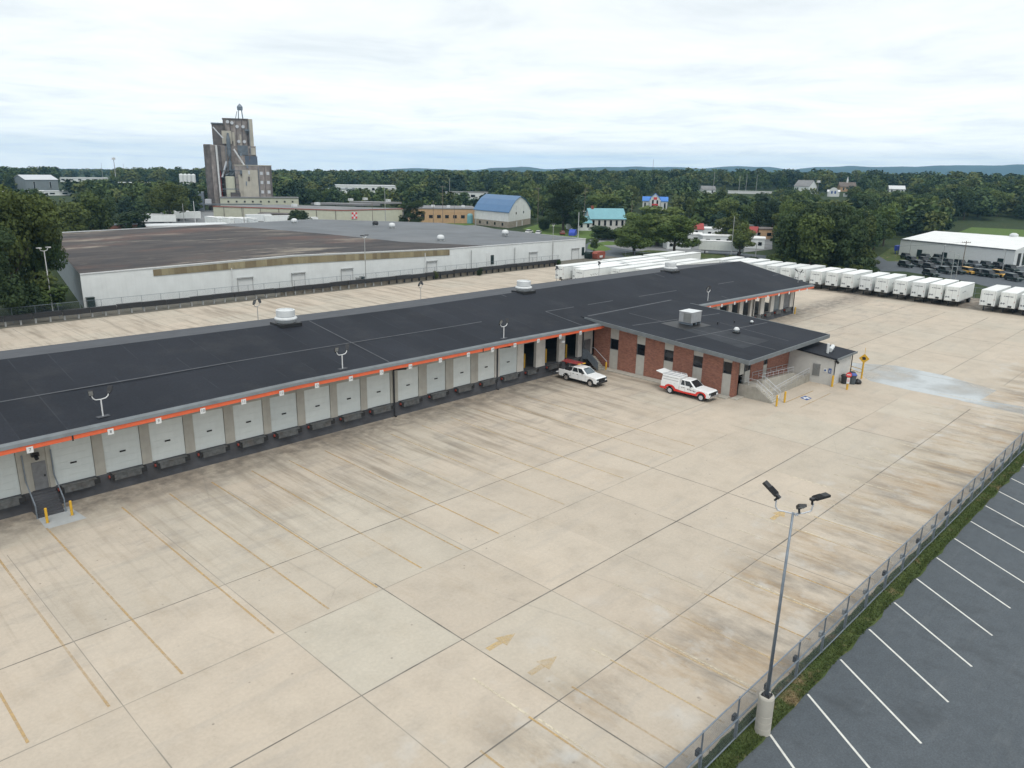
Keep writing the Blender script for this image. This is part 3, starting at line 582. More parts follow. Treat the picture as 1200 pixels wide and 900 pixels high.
# eave flashing and orange fascia
fl = MB(); orr = MB()
for seg in (XE[:9], XE[10:]):
    fl = MB(); orr = MB()
    for a, b in zip(seg, seg[1:]):
        za, zb = ze(a), ze(b)
        fl.hexa([(a, YE-.22, za-.20), (b, YE-.22, zb-.20), (b, YE+.25, zb-.10), (a, YE+.25, za-.10)], [(a, YE-.14, za+.03), (b, YE-.14, zb+.03), (b, YE+.35, zb+.10), (a, YE+.35, za+.10)])
        orr.hexa([(a, YE-.16, za-.54), (b, YE-.16, zb-.54), (b, YE+.02, zb-.54), (a, YE+.02, za-.54)], [(a, YE-.16, za-.22), (b, YE-.16, zb-.22), (b, YE+.02, zb-.22), (a, YE+.02, za-.22)])
    W(fl, 'eave_flashing', M['edge_metal'], T); W(orr, 'orange_fascia', M['orange'], T)
fl = MB()
for yy0, yy1, m_ in ((YE - .2, YR, fl),):
    a = 139.8; m_.hexa([(a, yy0, ze(a)-.25), (a+.1, yy0, ze(a)-.25), (a+.1, yy1, zr(a)-.25), (a, yy1, zr(a)-.25)], [(a, yy0, ze(a)+.04), (a+.1, yy0, ze(a)+.04), (a+.1, yy1, zr(a)+.04), (a, yy1, zr(a)+.04)])
W(fl, 'gable_flashing', M['edge_metal'], T)
for lo, hi in ((-50, 77), (97, 150)):
    sf = MB()
    for a, b in zip(XE, XE[1:]):
        if lo < a < hi and b - a > 1: sf.quad((a, YE, ze(a) - .3), (a, 61.4, ze(a) - .25), (b, 61.4, ze(b) - .25), (b, YE, ze(b) - .3))
    W(sf, 'soffit', M['pillar'], T, fixn=False)
# dock face, slab, rear and end walls
YW = 61.25
mb = MB(); mb.box(-45, 77.9, YW - .12, YW + .25, 0, 1.47); mb.box(97, 135, 60.3, 60.7, 0, 1.36); W(mb, 'dock_face', M['apron'], T)
mb = MB(); mb.box(-45, 135, YW + .26, 86.5, 1.25, 1.45); W(mb, 'dock_floor', M['dock_floor'], T)
mb = MB(); mb.box(-45, 135, 86.5, 86.8, 0, 6.0); mb.box(-45.3, -45, 61.3, 86.5, 0, 6.0); mb.box(134.7, 135, 76, 86.5, 0, 6); W(mb, 'rear_wall', M['pillar'], T)
PIL = [(-4.4, -3.65), (-.85, -.1), (2.7, 3.45), (6.2, 6.95), (9.0, 9.15), (12.05, 12.75), (13.95, 14.3), (17.1, 17.85), (20.6, 21.35), (24.1, 24.9), (27.58, 28.43), (31.16, 31.89), (34.57, 35.36), (38.11, 38.87), (41.57, 42.32), (45.2, 46.12), (48.86, 49.95), (52.58, 53.68), (56.31, 57.39), (60.04, 60.81)]
PILW = [(63.75, 64.83), (67.03, 68.65), (71.24, 72.37), (74.95, 75.75), (76.05, 77.9)]
for a, b in PIL + PILW:
    mb = MB(); mb.box(a, b, YW - .05, YW + .35, 1.47, 5.5); W(mb, 'pier', M['pillar'] if a < 60 else M['pillar_white'], T)
mb = MB(); mb.box(-45, 77.9, YW - .02, YW + .33, 4.75, 5.6); mb.box(97, 135, 60.42, 60.8, 4.3, 5.2); W(mb, 'door_head_wall', M['pillar'], T)
allp = sorted(PIL + PILW); proto_d = None
def dock_door(a, b):
    w = b - a; mb = MB()
    for k in range(6): mb.box(-w/2 + .02, w/2 - .02, 0.025, .09, 1.50 + k * .55, 2.043 + k * .55)
    mb.box(-w/2 + .02, w/2 - .02, .06, .12, 1.5, 4.8)
    o = mb.build('dock_door', M['dock_door'], T); o.location = (Vector(((a + b) / 2, YW + .02, 0)) - T.location)
    h = MB(); h.box(-.22, .22, -.02, .02, 2.92, 3.04); h.build('door_window', M['black'], o); return o
def leveler(a, b, y=YW - .12, z=1.45):
    m_ = MB(); m_.box(a + .42, b - .3, y - .34, y, z - .55, z - .05); m_.box(a + .3, b - .1, y - .38, y - .02, z - .04, z + .02)
    o = W(m_, 'dock_leveler', M['leveler'], T)
    q = MB(); q.tube((a + .02, y - .2, z - .2), (a + .36, y - .2, z - .2), .13, n=10); q.build('bumper_light', M['bumper_red'], o)
    q = MB(); q.box(b - .28, b + .12, y - .36, y - .01, z - .42, z + .0); q.build('bumper', M['rubber'], o); q = MB(); q.box(a + .12, a + .40, y - .34, y - .01, z - .42, z - .05); q.build('bumper', M['rubber'], o)
for (a0, a1), (b0, b1) in zip(allp, allp[1:]):
    if b0 - a1 < 2.0: continue
    if a1 < 60.5 or abs(a1 - 60.81) < .1: dock_door(a1, b0)
    leveler(a1, b0)
# right-hand bay of the dock, beyond the offices
PR = [(99.5, 100.6), (103.8, 105.0), (107.82, 108.88), (111.63, 112.74), (115.3, 116.46), (118.93, 119.6), (119.8, 120.45), (122.63, 123.99), (126.36, 127.54), (130.0, 131.26), (133.9, 135.0)]
for a, b in PR:
    mb = MB(); mb.box(a, b, 60.38, 60.75, 1.36, 5.0); W(mb, 'pier', M['pillar_white'], T)
for (a0, a1), (b0, b1) in zip(PR, PR[1:]):
    if b0 - a1 < 2: continue
    leveler(a1, b0, 60.3, 1.36)
for a, b, m_ in ((127.54, 130.0, 'glass_pale'), (131.26, 133.9, 'dk_green')):
    mb = MB(); mb.box(a + .1, b - .1, 60.55, 60.62, 1.4, 4.3)
    for k in range(1, 5): mb.box(a + .1, b - .1, 60.52, 60.56, 1.4 + k * .58, 1.44 + k * .58)
    W(mb, 'dock_door', M[m_] if m_ != 'dk_green' else M['steel_door'], T)
# man door with steel stair
mb = MB(); mb.box(12.75, 13.95, YW + .02, YW + .12, 1.5, 4.8); W(mb, 'man_door_panel', M['pillar'], T)
mb = MB(); mb.box(12.95, 13.85, YW - .03, YW + .02, 1.5, 3.65); o = W(mb, 'man_door', M['steel_door'], T); q = MB(); q.box(13.65, 13.75, YW - .09, YW - .03, 2.45, 2.6); q.build('door_handle', M['black'], o)
q = MB(); q.box(13.0, 13.5, YW - .3, YW - .02, 4.15, 4.4); q.tube((13.25, YW - .3, 4.2), (13.25, YW - .55, 4.05), .14, n=8); W(q, 'wall_lamp', M['black'], T)
mb = MB()
for k in range(8): mb.box(12.5, 14.2, YW - .30 - .2 * k, YW - .10 - .2 * k, 0, 1.44 - .18 * k)
W(mb, 'dock_steps', M['apron'], T)
mb = MB()
for xx in (12.42, 14.28):
    mb.path([(xx, YW - .1, 4.4), (xx, YW - .1, 2.4), (xx, YW - 1.75, 1.0), (xx, YW - 1.75, 0)], .05, 6)
W(mb, 'stair_rail', M['galv'], T)
for xx, y0 in ((45.55, YW - .14), (60.35, YW - .14), (75.9, YW - .1)):
    mb = MB(); mb.path([(xx, YE + .05, 5.5), (xx, y0, 5.0), (xx, y0, 0.1), (xx, y0 - .3, .05)], .09, 8); W(mb, 'downpipe', M['dark_plastic'] if xx < 60.2 else M['apron'], T)
mb = MB(); mb.path([(119.7, 60.2, 4.9), (119.7, 60.2, .1)], .08); mb.path([(134.95, 60.2, 4.6), (134.95, 60.2, .1)], .09); W(mb, 'downpipe', M['dark_plastic'], T)
# numbered dock signs hung on the fascia
SX = [12.5, 17.8, 21.3, 24.8, 28.3, 31.8, 35.3, 38.9, 42.4, 45.9, 49.8, 53.7, 57.3, 60.8, 64.7, 68.6, 72.4]
def dock_sign(x, num):
    z = ze(x) - .56; mb = MB(); mb.box(x - .21, x + .21, YE - .22, YE - .18, z - .22, z + .22); o = W(mb, 'number_sign', M['sign_white'], T)
    if num: text_mesh(str(num), .33, M['text_grey'], 'sign_number', o, Matrix.Translation((x, YE - .222, z)) @ FACE_MY)
for k, x in enumerate(SX): dock_sign(x, 7 + k)
for k, x in enumerate([103.0, 106.5, 110.5, 114.3, 118.0, 121.6, 125.7, 129.6, 133.6, 136.8]): dock_sign(x, 30 + k if False else None)
for xx in (73.3,):
    q = MB(); q.lathe([(.1, 4.75), (.3, 4.65), (.3, 4.45), (.12, 4.35)], 12, (xx - 3.2, YE + .7)); W(q, 'eave_lamp', M['sign_white'], T)
for xx in (56.85 - 1, 15.2): 
    q = MB(); q.box(xx, xx + .1, YE - .2, YE - .16, ze(xx) - .62, ze(xx) - .2); W(q, 'fascia_bracket', M['black'], T)
for xx in (66.0, 69.9, 73.8):
    q = MB(); q.tube((xx, 62.2, 1.45), (xx, 62.2, 3.2), .13, n=10); tag(W(q, 'guard_post', M['yellow'], T))

# ---------------------------------------------------------------- office building
O = thing('office_building', 'single storey red brick office wing with black flat roof jutting into the yard', 'office', (86, 50, 0))
def zo(y): return 4.98 + (y - 38.5) * 0.063
XL, XR, YO0, YO1 = 76.6, 97.6, 38.4, 62.3
mb = MB(); mb.hexa([(XL, YO0, zo(YO0) - .12), (XR, YO0, zo(YO0) - .12), (XR, YO1, zo(YO1) - .12), (XL, YO1, zo(YO1) - .12)], [(XL, YO0, zo(YO0)), (XR, YO0, zo(YO0)), (XR, YO1, zo(YO1)), (XL, YO1, zo(YO1))]); W(mb, 'roof', M['roof'], O)
mb = MB()
def edge(mb, x0, y0, x1, y1, dx, dy):
    mb.hexa([(x0, y0, zo(y0) - .42), (x1, y1, zo(y1) - .42), (x1 + dx, y1 + dy, zo(y1) - .42), (x0 + dx, y0 + dy, zo(y0) - .42)],
            [(x0, y0, zo(y0) + .06), (x1, y1, zo(y1) + .06), (x1 + dx, y1 + dy, zo(y1) + .06), (x0 + dx, y0 + dy, zo(y0) + .06)])
edge(mb, XL - .12, YO0 - .12, XL - .12, 61.6, .12, 0); edge(mb, XR, YO0 - .12, XR, 59, .12, 0); edge(mb, XL, YO0 - .12, XR, YO0 - .12, 0, .12)
W(mb, 'roof_edge', M['edge_metal'], O)
mb = MB()
for x0, y0, x1, y1, w in ((XL + 2, 55.5, XR - 2, 53.0, .2), (XL + .5, 48.2, XR - 1, 46.4, .18), (84, 39, 84, 60, .14), (XL + 1, 61.9, XR - .5, 61.9, .3), (89.5, 40, 90.5, 50, .12)):
    d = Vector((x1 - x0, y1 - y0)).normalized(); s = Vector((-d.y, d.x)) * w / 2
    mb.quad(*[(px, py, zo(py) + .012) for px, py in ((x0 - s.x, y0 - s.y), (x1 - s.x, y1 - s.y), (x1 + s.x, y1 + s.y), (x0 + s.x, y0 + s.y))])
W(mb, 'roof_seam', M['seam'], O, fixn=False)
mb = MB(); mb.quad((81, 41.5, zo(41.5) + .008), (87.5, 41.5, zo(41.5) + .008), (87, 50.5, zo(50.5) + .008), (82.5, 50.5, zo(50.5) + .008)); W(mb, 'roof_patch', M['roof_worn'], O, fixn=False)
mb = MB(); mb.quad((82.6, 50.4, zo(50.4) + .016), (88, 49.8, zo(49.8) + .016), (88.3, 53.6, zo(53.6) + .016), (82.9, 54.2, zo(54.2) + .016)); W(mb, 'roof_pad', M['black'], O, fixn=False)
XB = 78.0; STR = [(57.06, 58.42), (52.99, 54.27), (48.86, 50.2), (44.85, 46.15), (41.08, 42.22)]
ed = [61.0] + [v for s in STR for v in (s[1], s[0])] + [40.7]
for k in range(0, len(ed), 2):
    mb = MB(); mb.box(XB, XB + .4, ed[k+1], ed[k], 0.02, zo(ed[k+1]) - .13); W(mb, 'brick_wall', M['red_brick'], O)
for a, b in STR:
    mb = MB(); mb.box(XB + .08, XB + .4, a, b, .02, 2.62); W(mb, 'sill_panel', M['precast'], O)
    mb = MB(); mb.box(XB + .08, XB + .4, a, b, 4.02, zo(a) - .13); W(mb, 'head_panel', M['precast'], O)
    mb = MB(); mb.box(XB + .16, XB + .22, a + .06, b - .06, 2.66, 3.98); o = W(mb, 'window', M['glass_dark'], O)
    q = MB()
    for (y0, y1, z0, z1) in ((a, a + .06, 2.62, 4.02), (b - .06, b, 2.62, 4.02), (a + .06, b - .06, 2.62, 2.67), (a + .06, b - .06, 3.97, 4.02)): q.box(XB + .12, XB + .26, y0, y1, z0, z1)
    q.build('window_frame', M['edge_metal'], o)
    q = MB(); q.bar((XB + .04, b + .02, .1), (XB + .04, b + .02, zo(b) - .45), .05, .05); W(q, 'strip_trim', M['edge_metal'], O)
YB = 40.7
for x0, x1 in ((78.4, 79.0), (81.9, 85.0), (86.1, 91.7)):
    mb = MB(); mb.box(x0, x1, YB, YB + .4, 0.02, zo(YB) - .13); W(mb, 'brick_wall', M['red_brick'], O)
for x0, x1 in ((80.7, 81.9), (85.0, 86.1)):
    mb = MB(); mb.box(x0, x1, YB + .08, YB + .4, 0.02, 2.6); W(mb, 'sill_panel', M['precast'], O)
    mb = MB(); mb.box(x0 + .05, x1 - .05, YB + .16, YB + .22, 2.62, 4.25); o = W(mb, 'window', M['glass_dark'], O)
    q = MB(); q.box(x0, x0 + .06, YB + .1, YB + .3, 2.6, zo(YB) - .13); q.box(x1 - .06, x1, YB + .1, YB + .3, 2.6, zo(YB) - .13); q.box(x0 + .06, x1 - .06, YB + .1, YB + .3, 4.25, zo(YB) - .13); q.build('window_frame', M['edge_metal'], o)
mb = MB(); mb.box(79.0, 80.7, YB + 1.2, YB + 1.3, 1.3, zo(YB) - .1); mb.box(79.0, 79.1, YB + .4, YB + 1.2, 1.3, zo(YB) - .13); W(mb, 'entrance_recess', M['precast'], O)
mb = MB(); mb.box(79.35, 80.35, YB + 1.12, YB + 1.2, 1.32, 3.6); o = W(mb, 'entrance_door', M['glass_dark'], O); q = MB(); q.box(79.25, 79.35, YB + 1.1, YB + 1.2, 1.32, 3.7); q.box(80.35, 80.45, YB + 1.1, YB + 1.2, 1.32, 3.7); q.build('door_frame', M['galv_light'], o)
mb = MB(); mb.box(79.1, 80.0, YB - .1, YB - .0, 2.5, 3.9); W(mb, 'notice_panel', M['precast'], O)
mb = MB(); mb.box(97.0, 97.4, 41.1, 61, 0, zo(41) - .13); mb.box(91.7, 97.4, YB, YB + .4, 0, zo(YB) - .13); W(mb, 'side_wall', M['red_brick'], O)
mb = MB(); mb.bar((XB - .06, 40.85, .1), (XB - .06, 40.85, zo(40.8) - .45), .12, .12); W(mb, 'downpipe', M['edge_metal'], O)
# walk along the brick wall
mb = MB(); mb.box(76.85, 77.95, 40.9, 59.2, 0.0, .15); mb.box(77.4, 79.1, 39.8, 40.6, 0, .12); struct(mb.build('sidewalk', M['conc_light'], bevel=.02))

# stair up to the inner door beside the dock
S1 = thing('steel_stair', 'grey stair with solid side panels in the corner between dock and brick wing', 'stairs', (76.6, 60, 0))
mb = MB()
for k in range(8): mb.box(75.9, 77.4, 58.6 + .22 * k, 58.82 + .22 * k, .18 * k, .18 * (k + 1))
mb.box(75.9, 77.4, 60.36, 61.1, 1.25, 1.44); W(mb, 'steps', M['conc_wall'], S1)
mb = MB(); mb.hexa([(75.82, 58.5, .1), (75.88, 58.5, .1), (75.88, 60.4, 1.35), (75.82, 60.4, 1.35)], [(75.82, 58.5, 1.15), (75.88, 58.5, 1.15), (75.88, 60.4, 2.5), (75.82, 60.4, 2.5)]); mb.box(75.82, 75.88, 60.42, 61.1, 1.2, 2.5); W(mb, 'side_panel', M['galv'], S1)
mb = MB(); mb.path([(77.5, 58.4, .1), (77.5, 58.4, 1.05), (77.5, 60.5, 2.45), (77.5, 61, 2.45)], .035, 6); W(mb, 'handrail', M['galv_light'], S1)
mb = MB(); mb.box(76.1, 77.3, 61.02, 61.12, 1.46, 3.6); W(mb, 'landing_door', M['steel_door'], S1)

# entrance stair and wheelchair ramp
S2 = thing('entrance_stair', 'concrete entrance steps with pale side walls in front of the office door', 'stairs', (80.5, 39, 0))
mb = MB(); mb.hexa([(79.15, 36.5, 0), (79.4, 36.5, 0), (79.4, 38.4, 0), (79.15, 38.4, 0)], [(79.15, 36.5, .2), (79.4, 36.5, .2), (79.4, 38.4, 1.45), (79.15, 38.4, 1.45)])
mb.hexa([(79.15, 38.4, 0), (79.4, 38.4, 0), (79.4, 40.65, 0), (79.15, 40.65, 0)], [(79.15, 38.4, 1.45), (79.4, 38.4, 1.45), (79.4, 40.65, 1.45), (79.15, 40.65, 1.45)]); W(mb, 'side_wall', M['conc_wall'], S2)
mb = MB()
for k in range(8): mb.box(79.42, 81.3, 36.5 + .25 * k, 36.75 + .25 * k, 0, .16 * (k + 1))
mb.box(79.42, 81.9, 38.5, 40.65, 0, 1.28); W(mb, 'steps', M['conc_light'], S2)
for xx in (79.3, 81.25):
    mb = MB(); mb.path([(xx, 36.5, .15), (xx, 36.5, 1.05), (xx, 38.5, 2.3), (xx, 40.6 if xx < 80 else 39.3, 2.3)], .03, 6)
    for yy, z0, z1 in ((37.2, .5, 1.5), (37.9, .95, 1.93), (38.5, 1.3, 2.3), (39.5, 1.3, 2.3)):
        if not (xx > 80 and yy > 39): mb.tube((xx, yy, z0), (xx, yy, z1), .022, n=6)
    mb.path([(xx, 36.5, .6), (xx, 38.5, 1.85), (xx, 40.6 if xx < 80 else 39.3, 1.85)], .02, 6); W(mb, 'handrail', M['galv_light'], S2)
R = thing('wheelchair_ramp', 'switchback concrete wheelchair ramp with pipe rails beside the brick wall', 'ramp', (86.5, 39, 0))
def sl(mb, x0, x1, y0, y1, z0, z1, b0=0.0, b1=0.0):
    mb.hexa([(x0, y0, b0), (x1, y0, b1), (x1, y1, b1), (x0, y1, b0)], [(x0, y0, z0), (x1, y0, z1), (x1, y1, z1), (x0, y1, z0)])
mb = MB(); sl(mb, 81.8, 90.4, 37.95, 39.15, .03, .66); mb.box(90.4, 91.6, 37.95, 40.65, 0, .66); sl(mb, 82.0, 90.4, 39.4, 40.65, 1.27, .66); W(mb, 'deck', M['conc_light'], R)
mb = MB(); sl(mb, 82.2, 91.65, 37.72, 37.94, .30, 1.0); W(mb, 'front_wall', M['conc_wall'], R)
mb = MB(); sl(mb, 82.0, 90.4, 39.17, 39.38, 1.60, 1.05); W(mb, 'middle_wall', M['conc_light'], R)
for yy, za, zb, x0, x1, nm in ((37.83, 1.05, 1.75, 82.3, 91.5, 'front_rail'), (39.28, 2.35, 1.8, 82.1, 90.3, 'middle_rail'), (40.55, 2.3, 1.75, 82.1, 91.4, 'wall_rail')):
    mb = MB(); mb.path([(x0, yy, za), (x1, yy, zb)], .03, 6); mb.path([(x0, yy, za - .35), (x1, yy, zb - .35)], .02, 6)
    for k in range(7):
        t_ = k / 6; x = x0 + (x1 - x0) * t_; z = za + (zb - za) * t_; mb.tube((x, yy, z - .85), (x, yy, z), .022, n=6)
    W(mb, nm, M['galv_light'], R)

# ---------------------------------------------------------------- utility annex
A = thing('utility_annex', 'small white block shed with black sloping roof beside the office ramp', 'shed', (94.4, 38, 0))
def za(y): return 3.30 + (y - 35) * .085
mb = MB(); mb.hexa([(91.75, 35.0, 0), (97.0, 35.0, 0), (97.0, 40.68, 0), (91.75, 40.68, 0)], [(91.75, 35.0, za(35)), (97.0, 35.0, za(35)), (97.0, 40.68, za(40.68)), (91.75, 40.68, za(40.68))]); W(mb, 'wall', M['stucco'], A)
mb = MB(); mb.hexa([(91.5, 34.6, za(34.6) + .01), (97.5, 34.6, za(34.6) + .01), (97.5, 40.69, za(40.69) + .01), (91.5, 40.69, za(40.69) + .01)], [(91.5, 34.6, za(34.6) + .2), (97.5, 34.6, za(34.6) + .2), (97.5, 40.69, za(40.69) + .2), (91.5, 40.69, za(40.69) + .2)]); W(mb, 'roof', M['roof'], A)
mb = MB(); mb.box(91.45, 97.55, 34.5, 34.6, za(34.6) - .02, za(34.6) + .24); W(mb, 'gutter', M['edge_metal'], A)
mb = MB(); mb.box(91.69, 91.74, 36.6, 37.5, .9, 2.4)
for k in range(12): mb.box(91.66, 91.69, 36.65, 37.45, .95 + .12 * k, 1.02 + .12 * k)
W(mb, 'louver', M['louver'], A)
mb = MB(); mb.path([(97.1, 34.9, 3.3), (97.1, 34.9, .1)], .06, 6); mb.path([(91.9, 34.9, 3.2), (91.9, 34.9, .1)], .05, 6); W(mb, 'downpipe', M['dark_plastic'], A)
mb = MB(); mb.tube((91.85, 34.75, 3.1), (91.7, 34.5, 2.95), .16, n=10); W(mb, 'wall_lamp', M['black'], A)
mb = MB(); mb.box(91.70, 91.74, 35.75, 36.15, 1.55, 1.98); o = W(mb, 'notice_sign', M['sign_white'], A); q = MB(); q.lathe([(.12, -.01), (.12, .01)], 12); q.build('sign_dot', M['blue_paint'], o); o.children[0].rotation_euler = (0, math.pi/2, 0); o.children[0].location = (91.69, 35.95, 1.77)
mb = MB(); mb.box(91.70, 91.74, 35.2, 35.55, 1.5, 2.1); o = W(mb, 'accessible_sign', M['blue_paint'], A); q = MB(); q.box(91.685, 91.698, 35.33, 35.41, 1.6, 1.95); q.box(91.685, 91.698, 35.28, 35.47, 1.62, 1.70); q.build('sign_symbol', M['sign_white'], o)
FL = thing('flue_duct', 'white flue pipe with horizontal drum on the annex roof', 'duct', (93.1, 36.5, za(36.5) + .2))
mb = MB(); mb.tube((0, 0, -.02), (0, 0, 1.15), .16, n=12); mb.build('flue_pipe', M['vent_white'], FL)
mb = MB(); mb.tube((.5, -.1, .3), (2.3, .35, .42), .26, n=14); mb.build('drum', M['vent_white'], FL)
mb = MB(); mb.box(.7, .8, -.2, .2, -.02, .12); mb.box(1.9, 2.0, 0, .4, -.02, .2); mb.build('cradle', M['galv'], FL)
#--SPLIT--
# ---------------------------------------------------------------- roof equipment
def GYp(px, py, Y):
    d = P(px, py); return d * (Y / d.y) + Vector((0, 0, H))
def vent(px, py, label):
    p = GYp(px, py, YR - .2); zb = zroof(p.x, YR - 1.3) - .05
    t = thing('roof_ventilator', label, 'roof vent', (p.x, YR - .3, zb), 0, 'white drum ventilators along the roof ridge')
    mb = MB(); mb.box(-1.25, 1.25, -1.2, 1.2, 0, .42); mb.build('curb', M['black'], t, bevel=.03)
    mb = MB(); mb.lathe([(.95, .42), (.95, .6), (1.14, .72), (1.2, .85), (1.14, .98), (.9, 1.06), (.9, 1.12)], 28); mb.build('skirt', M['vent_white'], t, smooth=True)
    mb = MB(); mb.lathe([(.98, 1.12), (.99, 1.75), (.9, 1.8), (.86, 1.8), (.86, 1.66), (.05, 1.6)], 28); mb.build('drum', M['vent_white'], t)
vent(334.5, 376, 'white drum ventilator on the roof ridge farthest left, beside two dark floodlights'); vent(613, 340, 'white drum ventilator on the roof ridge, middle one of three'); vent(785, 314.5, 'white drum ventilator on the roof ridge nearest the row of parked trailers')
def flood(parent, loc, rz, pitch, grey=True):
    h = MB(); h.box(-.17, .17, -.05, .50, -.05, .05); h.box(-.12, .12, -.2, -.05, -.04, .06)
    for k in range(5): h.box(-.15 + .07 * k, -.13 + .07 * k, .02, .46, .05, .075)
    o = h.build('lamp_head', M['dark_plastic'], parent); o.location = loc; o.rotation_euler = (pitch, 0, rz)
    q = MB(); q.box(-.145, .145, .0, .46, -.062, -.052); q.build('lens', M['pole_grey'], o); return o
def roof_lamp(x, y, z, label, h=1.35, a=0.12, thin=False, grp='floodlights along the near roof edge', heads=True, s=1.0):
    t = thing('roof_floodlight', label, 'floodlight', (x, y, z), a, grp); mt = M['pole_white'] if not thin else M['pole_grey']
    mb = MB(); mb.tube((0, 0, -.05), (0, 0, h), .055 if not thin else .05, .05 if not thin else .04, 8); mb.build('post', mt, t)
    if not thin:
        mb = MB(); mb.box(-.45, .45, -.22, .22, -.03, .02); mb.build('foot_plate', M['roof_light'], t)
    mb = MB(); mb.path([(-.62, 0, h + .38), (-.55, 0, h + .16), (-.38, 0, h + .02), (0, 0, h - .02), (.38, 0, h + .02), (.55, 0, h + .16), (.62, 0, h + .38)], .04, 8); mb.build('bullhorn', mt, t)
    flood(t, (-.66, -.02, h + .46), 2.7, math.radians(58)); flood(t, (.70, .05, h + .46), -0.75, math.radians(38))
for k, (x, y) in enumerate([(17.9, 60.4), (38.9, 60.1), (60.2, 60.0), (104.6, 60.2)]):
    roof_lamp(x, y, zroof(x, y), ['twin floodlight on a white post above the steel stair door', 'twin floodlight on a white post above the dock doors numbered around fourteen', 'twin floodlight on a white post just left of the open dock doors', 'twin floodlight on a white post near the roof edge right of the office wing'][k])
for k, (x, y, z) in enumerate([(45.3, 88.4, None), (71.2, 88.4, None), (101.6, 88.4, None), (113.5, 88.4, None)]):
    roof_lamp(x, y, zfar(x) - .05, ['twin dark floodlight on thin pole at the far eave beside the leftmost ventilator', 'twin dark floodlight on thin pole before the guard rail shrub', 'twin dark floodlight on thin pole before the nearest long trailer noses', 'twin dark floodlight on a thin pole behind the rightmost ridge ventilator'][k], 1.9, 0.5, True, 'floodlights along the far roof edge')
roof_lamp(137.6, 61.0, zroof(137.6, 61), 'dark floodlight on a thin pole at the right tip of the dock roof', 1.6, 0.9, True)
# air handler on the office roof
hz = zo(52)
t = thing('air_conditioner', 'grey boxy rooftop air conditioning unit on the office roof', 'air conditioner', (86.3, 52.0, hz))
mb = MB(); mb.box(-1.15, 1.15, -.95, .95, .28, 1.62); mb.build('cabinet', M['ac_metal'], t, bevel=.03)
mb = MB(); mb.box(-1.19, -1.155, -.85, .25, .4, 1.5)
for k in range(8): mb.box(-1.205, -1.19, -.85, .25, .46 + .13 * k, .50 + .13 * k)
mb.build('intake_grille', M['louver'], t)
mb = MB(); mb.box(-.7, .2, -.985, -.955, .5, 1.45); mb.build('service_panel', M['ac_metal'], t, bevel=.01)
mb = MB(); mb.box(-1.2, 1.2, -1.0, 1.0, 1.625, 1.70); mb.build('lid', M['vent_white'], t, bevel=.02)
for xx in (-.95, 0, .95):
    mb = MB(); mb.box(xx - .08, xx + .08, -1.0, 1.0, 0.02, .28); mb.build('skid', M['galv'], t)
def mush(x, y, s, label):
    t = thing('mushroom_vent', label, 'roof vent', (x, y, zo(y)), 0)
    mb = MB(); mb.box(-.5 * s, .5 * s, -.5 * s, .5 * s, 0, .28 * s); mb.build('curb', M['black'], t, bevel=.02)
    mb = MB(); mb.lathe([(.34*s, .28*s), (.34*s, .5*s), (.5*s, .55*s), (.52*s, .68*s), (.36*s, .95*s), (.2*s, 1.05*s), (.02, 1.08*s)], 18); mb.build('hood', M['vent_white'], t, smooth=True)
mush(87.2, 45.8, .72, 'white mushroom vent on a dark curb on the office roof'); mush(94.0, 47.3, .42, 'smaller white cap vent toward the right edge of the office roof')
for k, (px, py) in enumerate([(841, 380), (860.5, 378)]):
    p = G(px, py, zo(50)); t = MB(); t.tube((0, 0, 0), (0, 0, .35), .08, n=8); o = t.build('pipe_stub', M['dark_plastic']); o.location = (p.x, p.y, zo(p.y)); tag(o, ['short dark pipe stub on the office roof left of the white vents', 'short dark pipe stub on the office roof near its right edge'][k], 'pipe')

# ---------------------------------------------------------------- near fence and floodlight mast
FN = thing('chain_link_fence', 'galvanised chain link fence between concrete yard and asphalt parking lot', 'fence', (60, 13.0, 0))
XF0, XF1 = 16.0, 112.0; nseg = int((XF1 - XF0) / 3.1); post_x = [XF0 + 3.1 * k for k in range(nseg + 1)]
for k, x in enumerate(post_x):
    mb = MB(); mb.tube((x, 13.0, 1.12), (x + random.uniform(-.03, .03), 13.0, 2.28), .035, n=6); o = W(mb, 'upper_post', M['galv'], FN) if False else None
    mb = MB(); mb.box(x - .055, x + .055, 12.94, 13.06, 0, 1.2); mb.tube((x, 13.0, 1.2), (x + random.uniform(-.03, .03), 13.0, 2.28), .04, n=6); W(mb, 'post', M['galv'], FN)
    if k % 1 == 0 and x < 75:
        mb = MB(); mb.box(x - .13, x + .13, 13.07, 13.22, .95, 1.25); mb.tube((x - .2, 13.12, 1.12), (x + .2, 13.12, 1.16), .04, n=6); W(mb, 'bracket', M['pole_grey'] if random.random() < .6 else M['dark_plastic'], FN)
for z, nm, r in ((2.25, 'top_rail', .035), (1.12, 'middle_rail', .045), (.10, 'bottom_rail', .035)):
    mb = MB(); pts = [(XF0, 13.0, z)]
    for a, b in zip(post_x, post_x[1:]):
        sag = random.uniform(-.03, .03) if nm != 'top_rail' else 0
        pts += [((a + b) / 2, 12.97 + random.uniform(-.02, .02), z + sag), (b, 12.97, z)]
    mb.path(pts, r, 6); W(mb, nm, M['galv'], FN)
wv = []; hh = 2.16; w = 0.0055
def ribbon(x0, z0, x1, z1):
    d = np.array([x1 - x0, z1 - z0]); d /= np.linalg.norm(d); n_ = np.array([-d[1], d[0]]) * w
    return [(x0 - n_[0], 12.955, z0 - n_[1]), (x1 - n_[0], 12.955, z1 - n_[1]), (x1 + n_[0], 12.955, z1 + n_[1]), (x0 + n_[0], 12.955, z0 + n_[1])]
st = .075
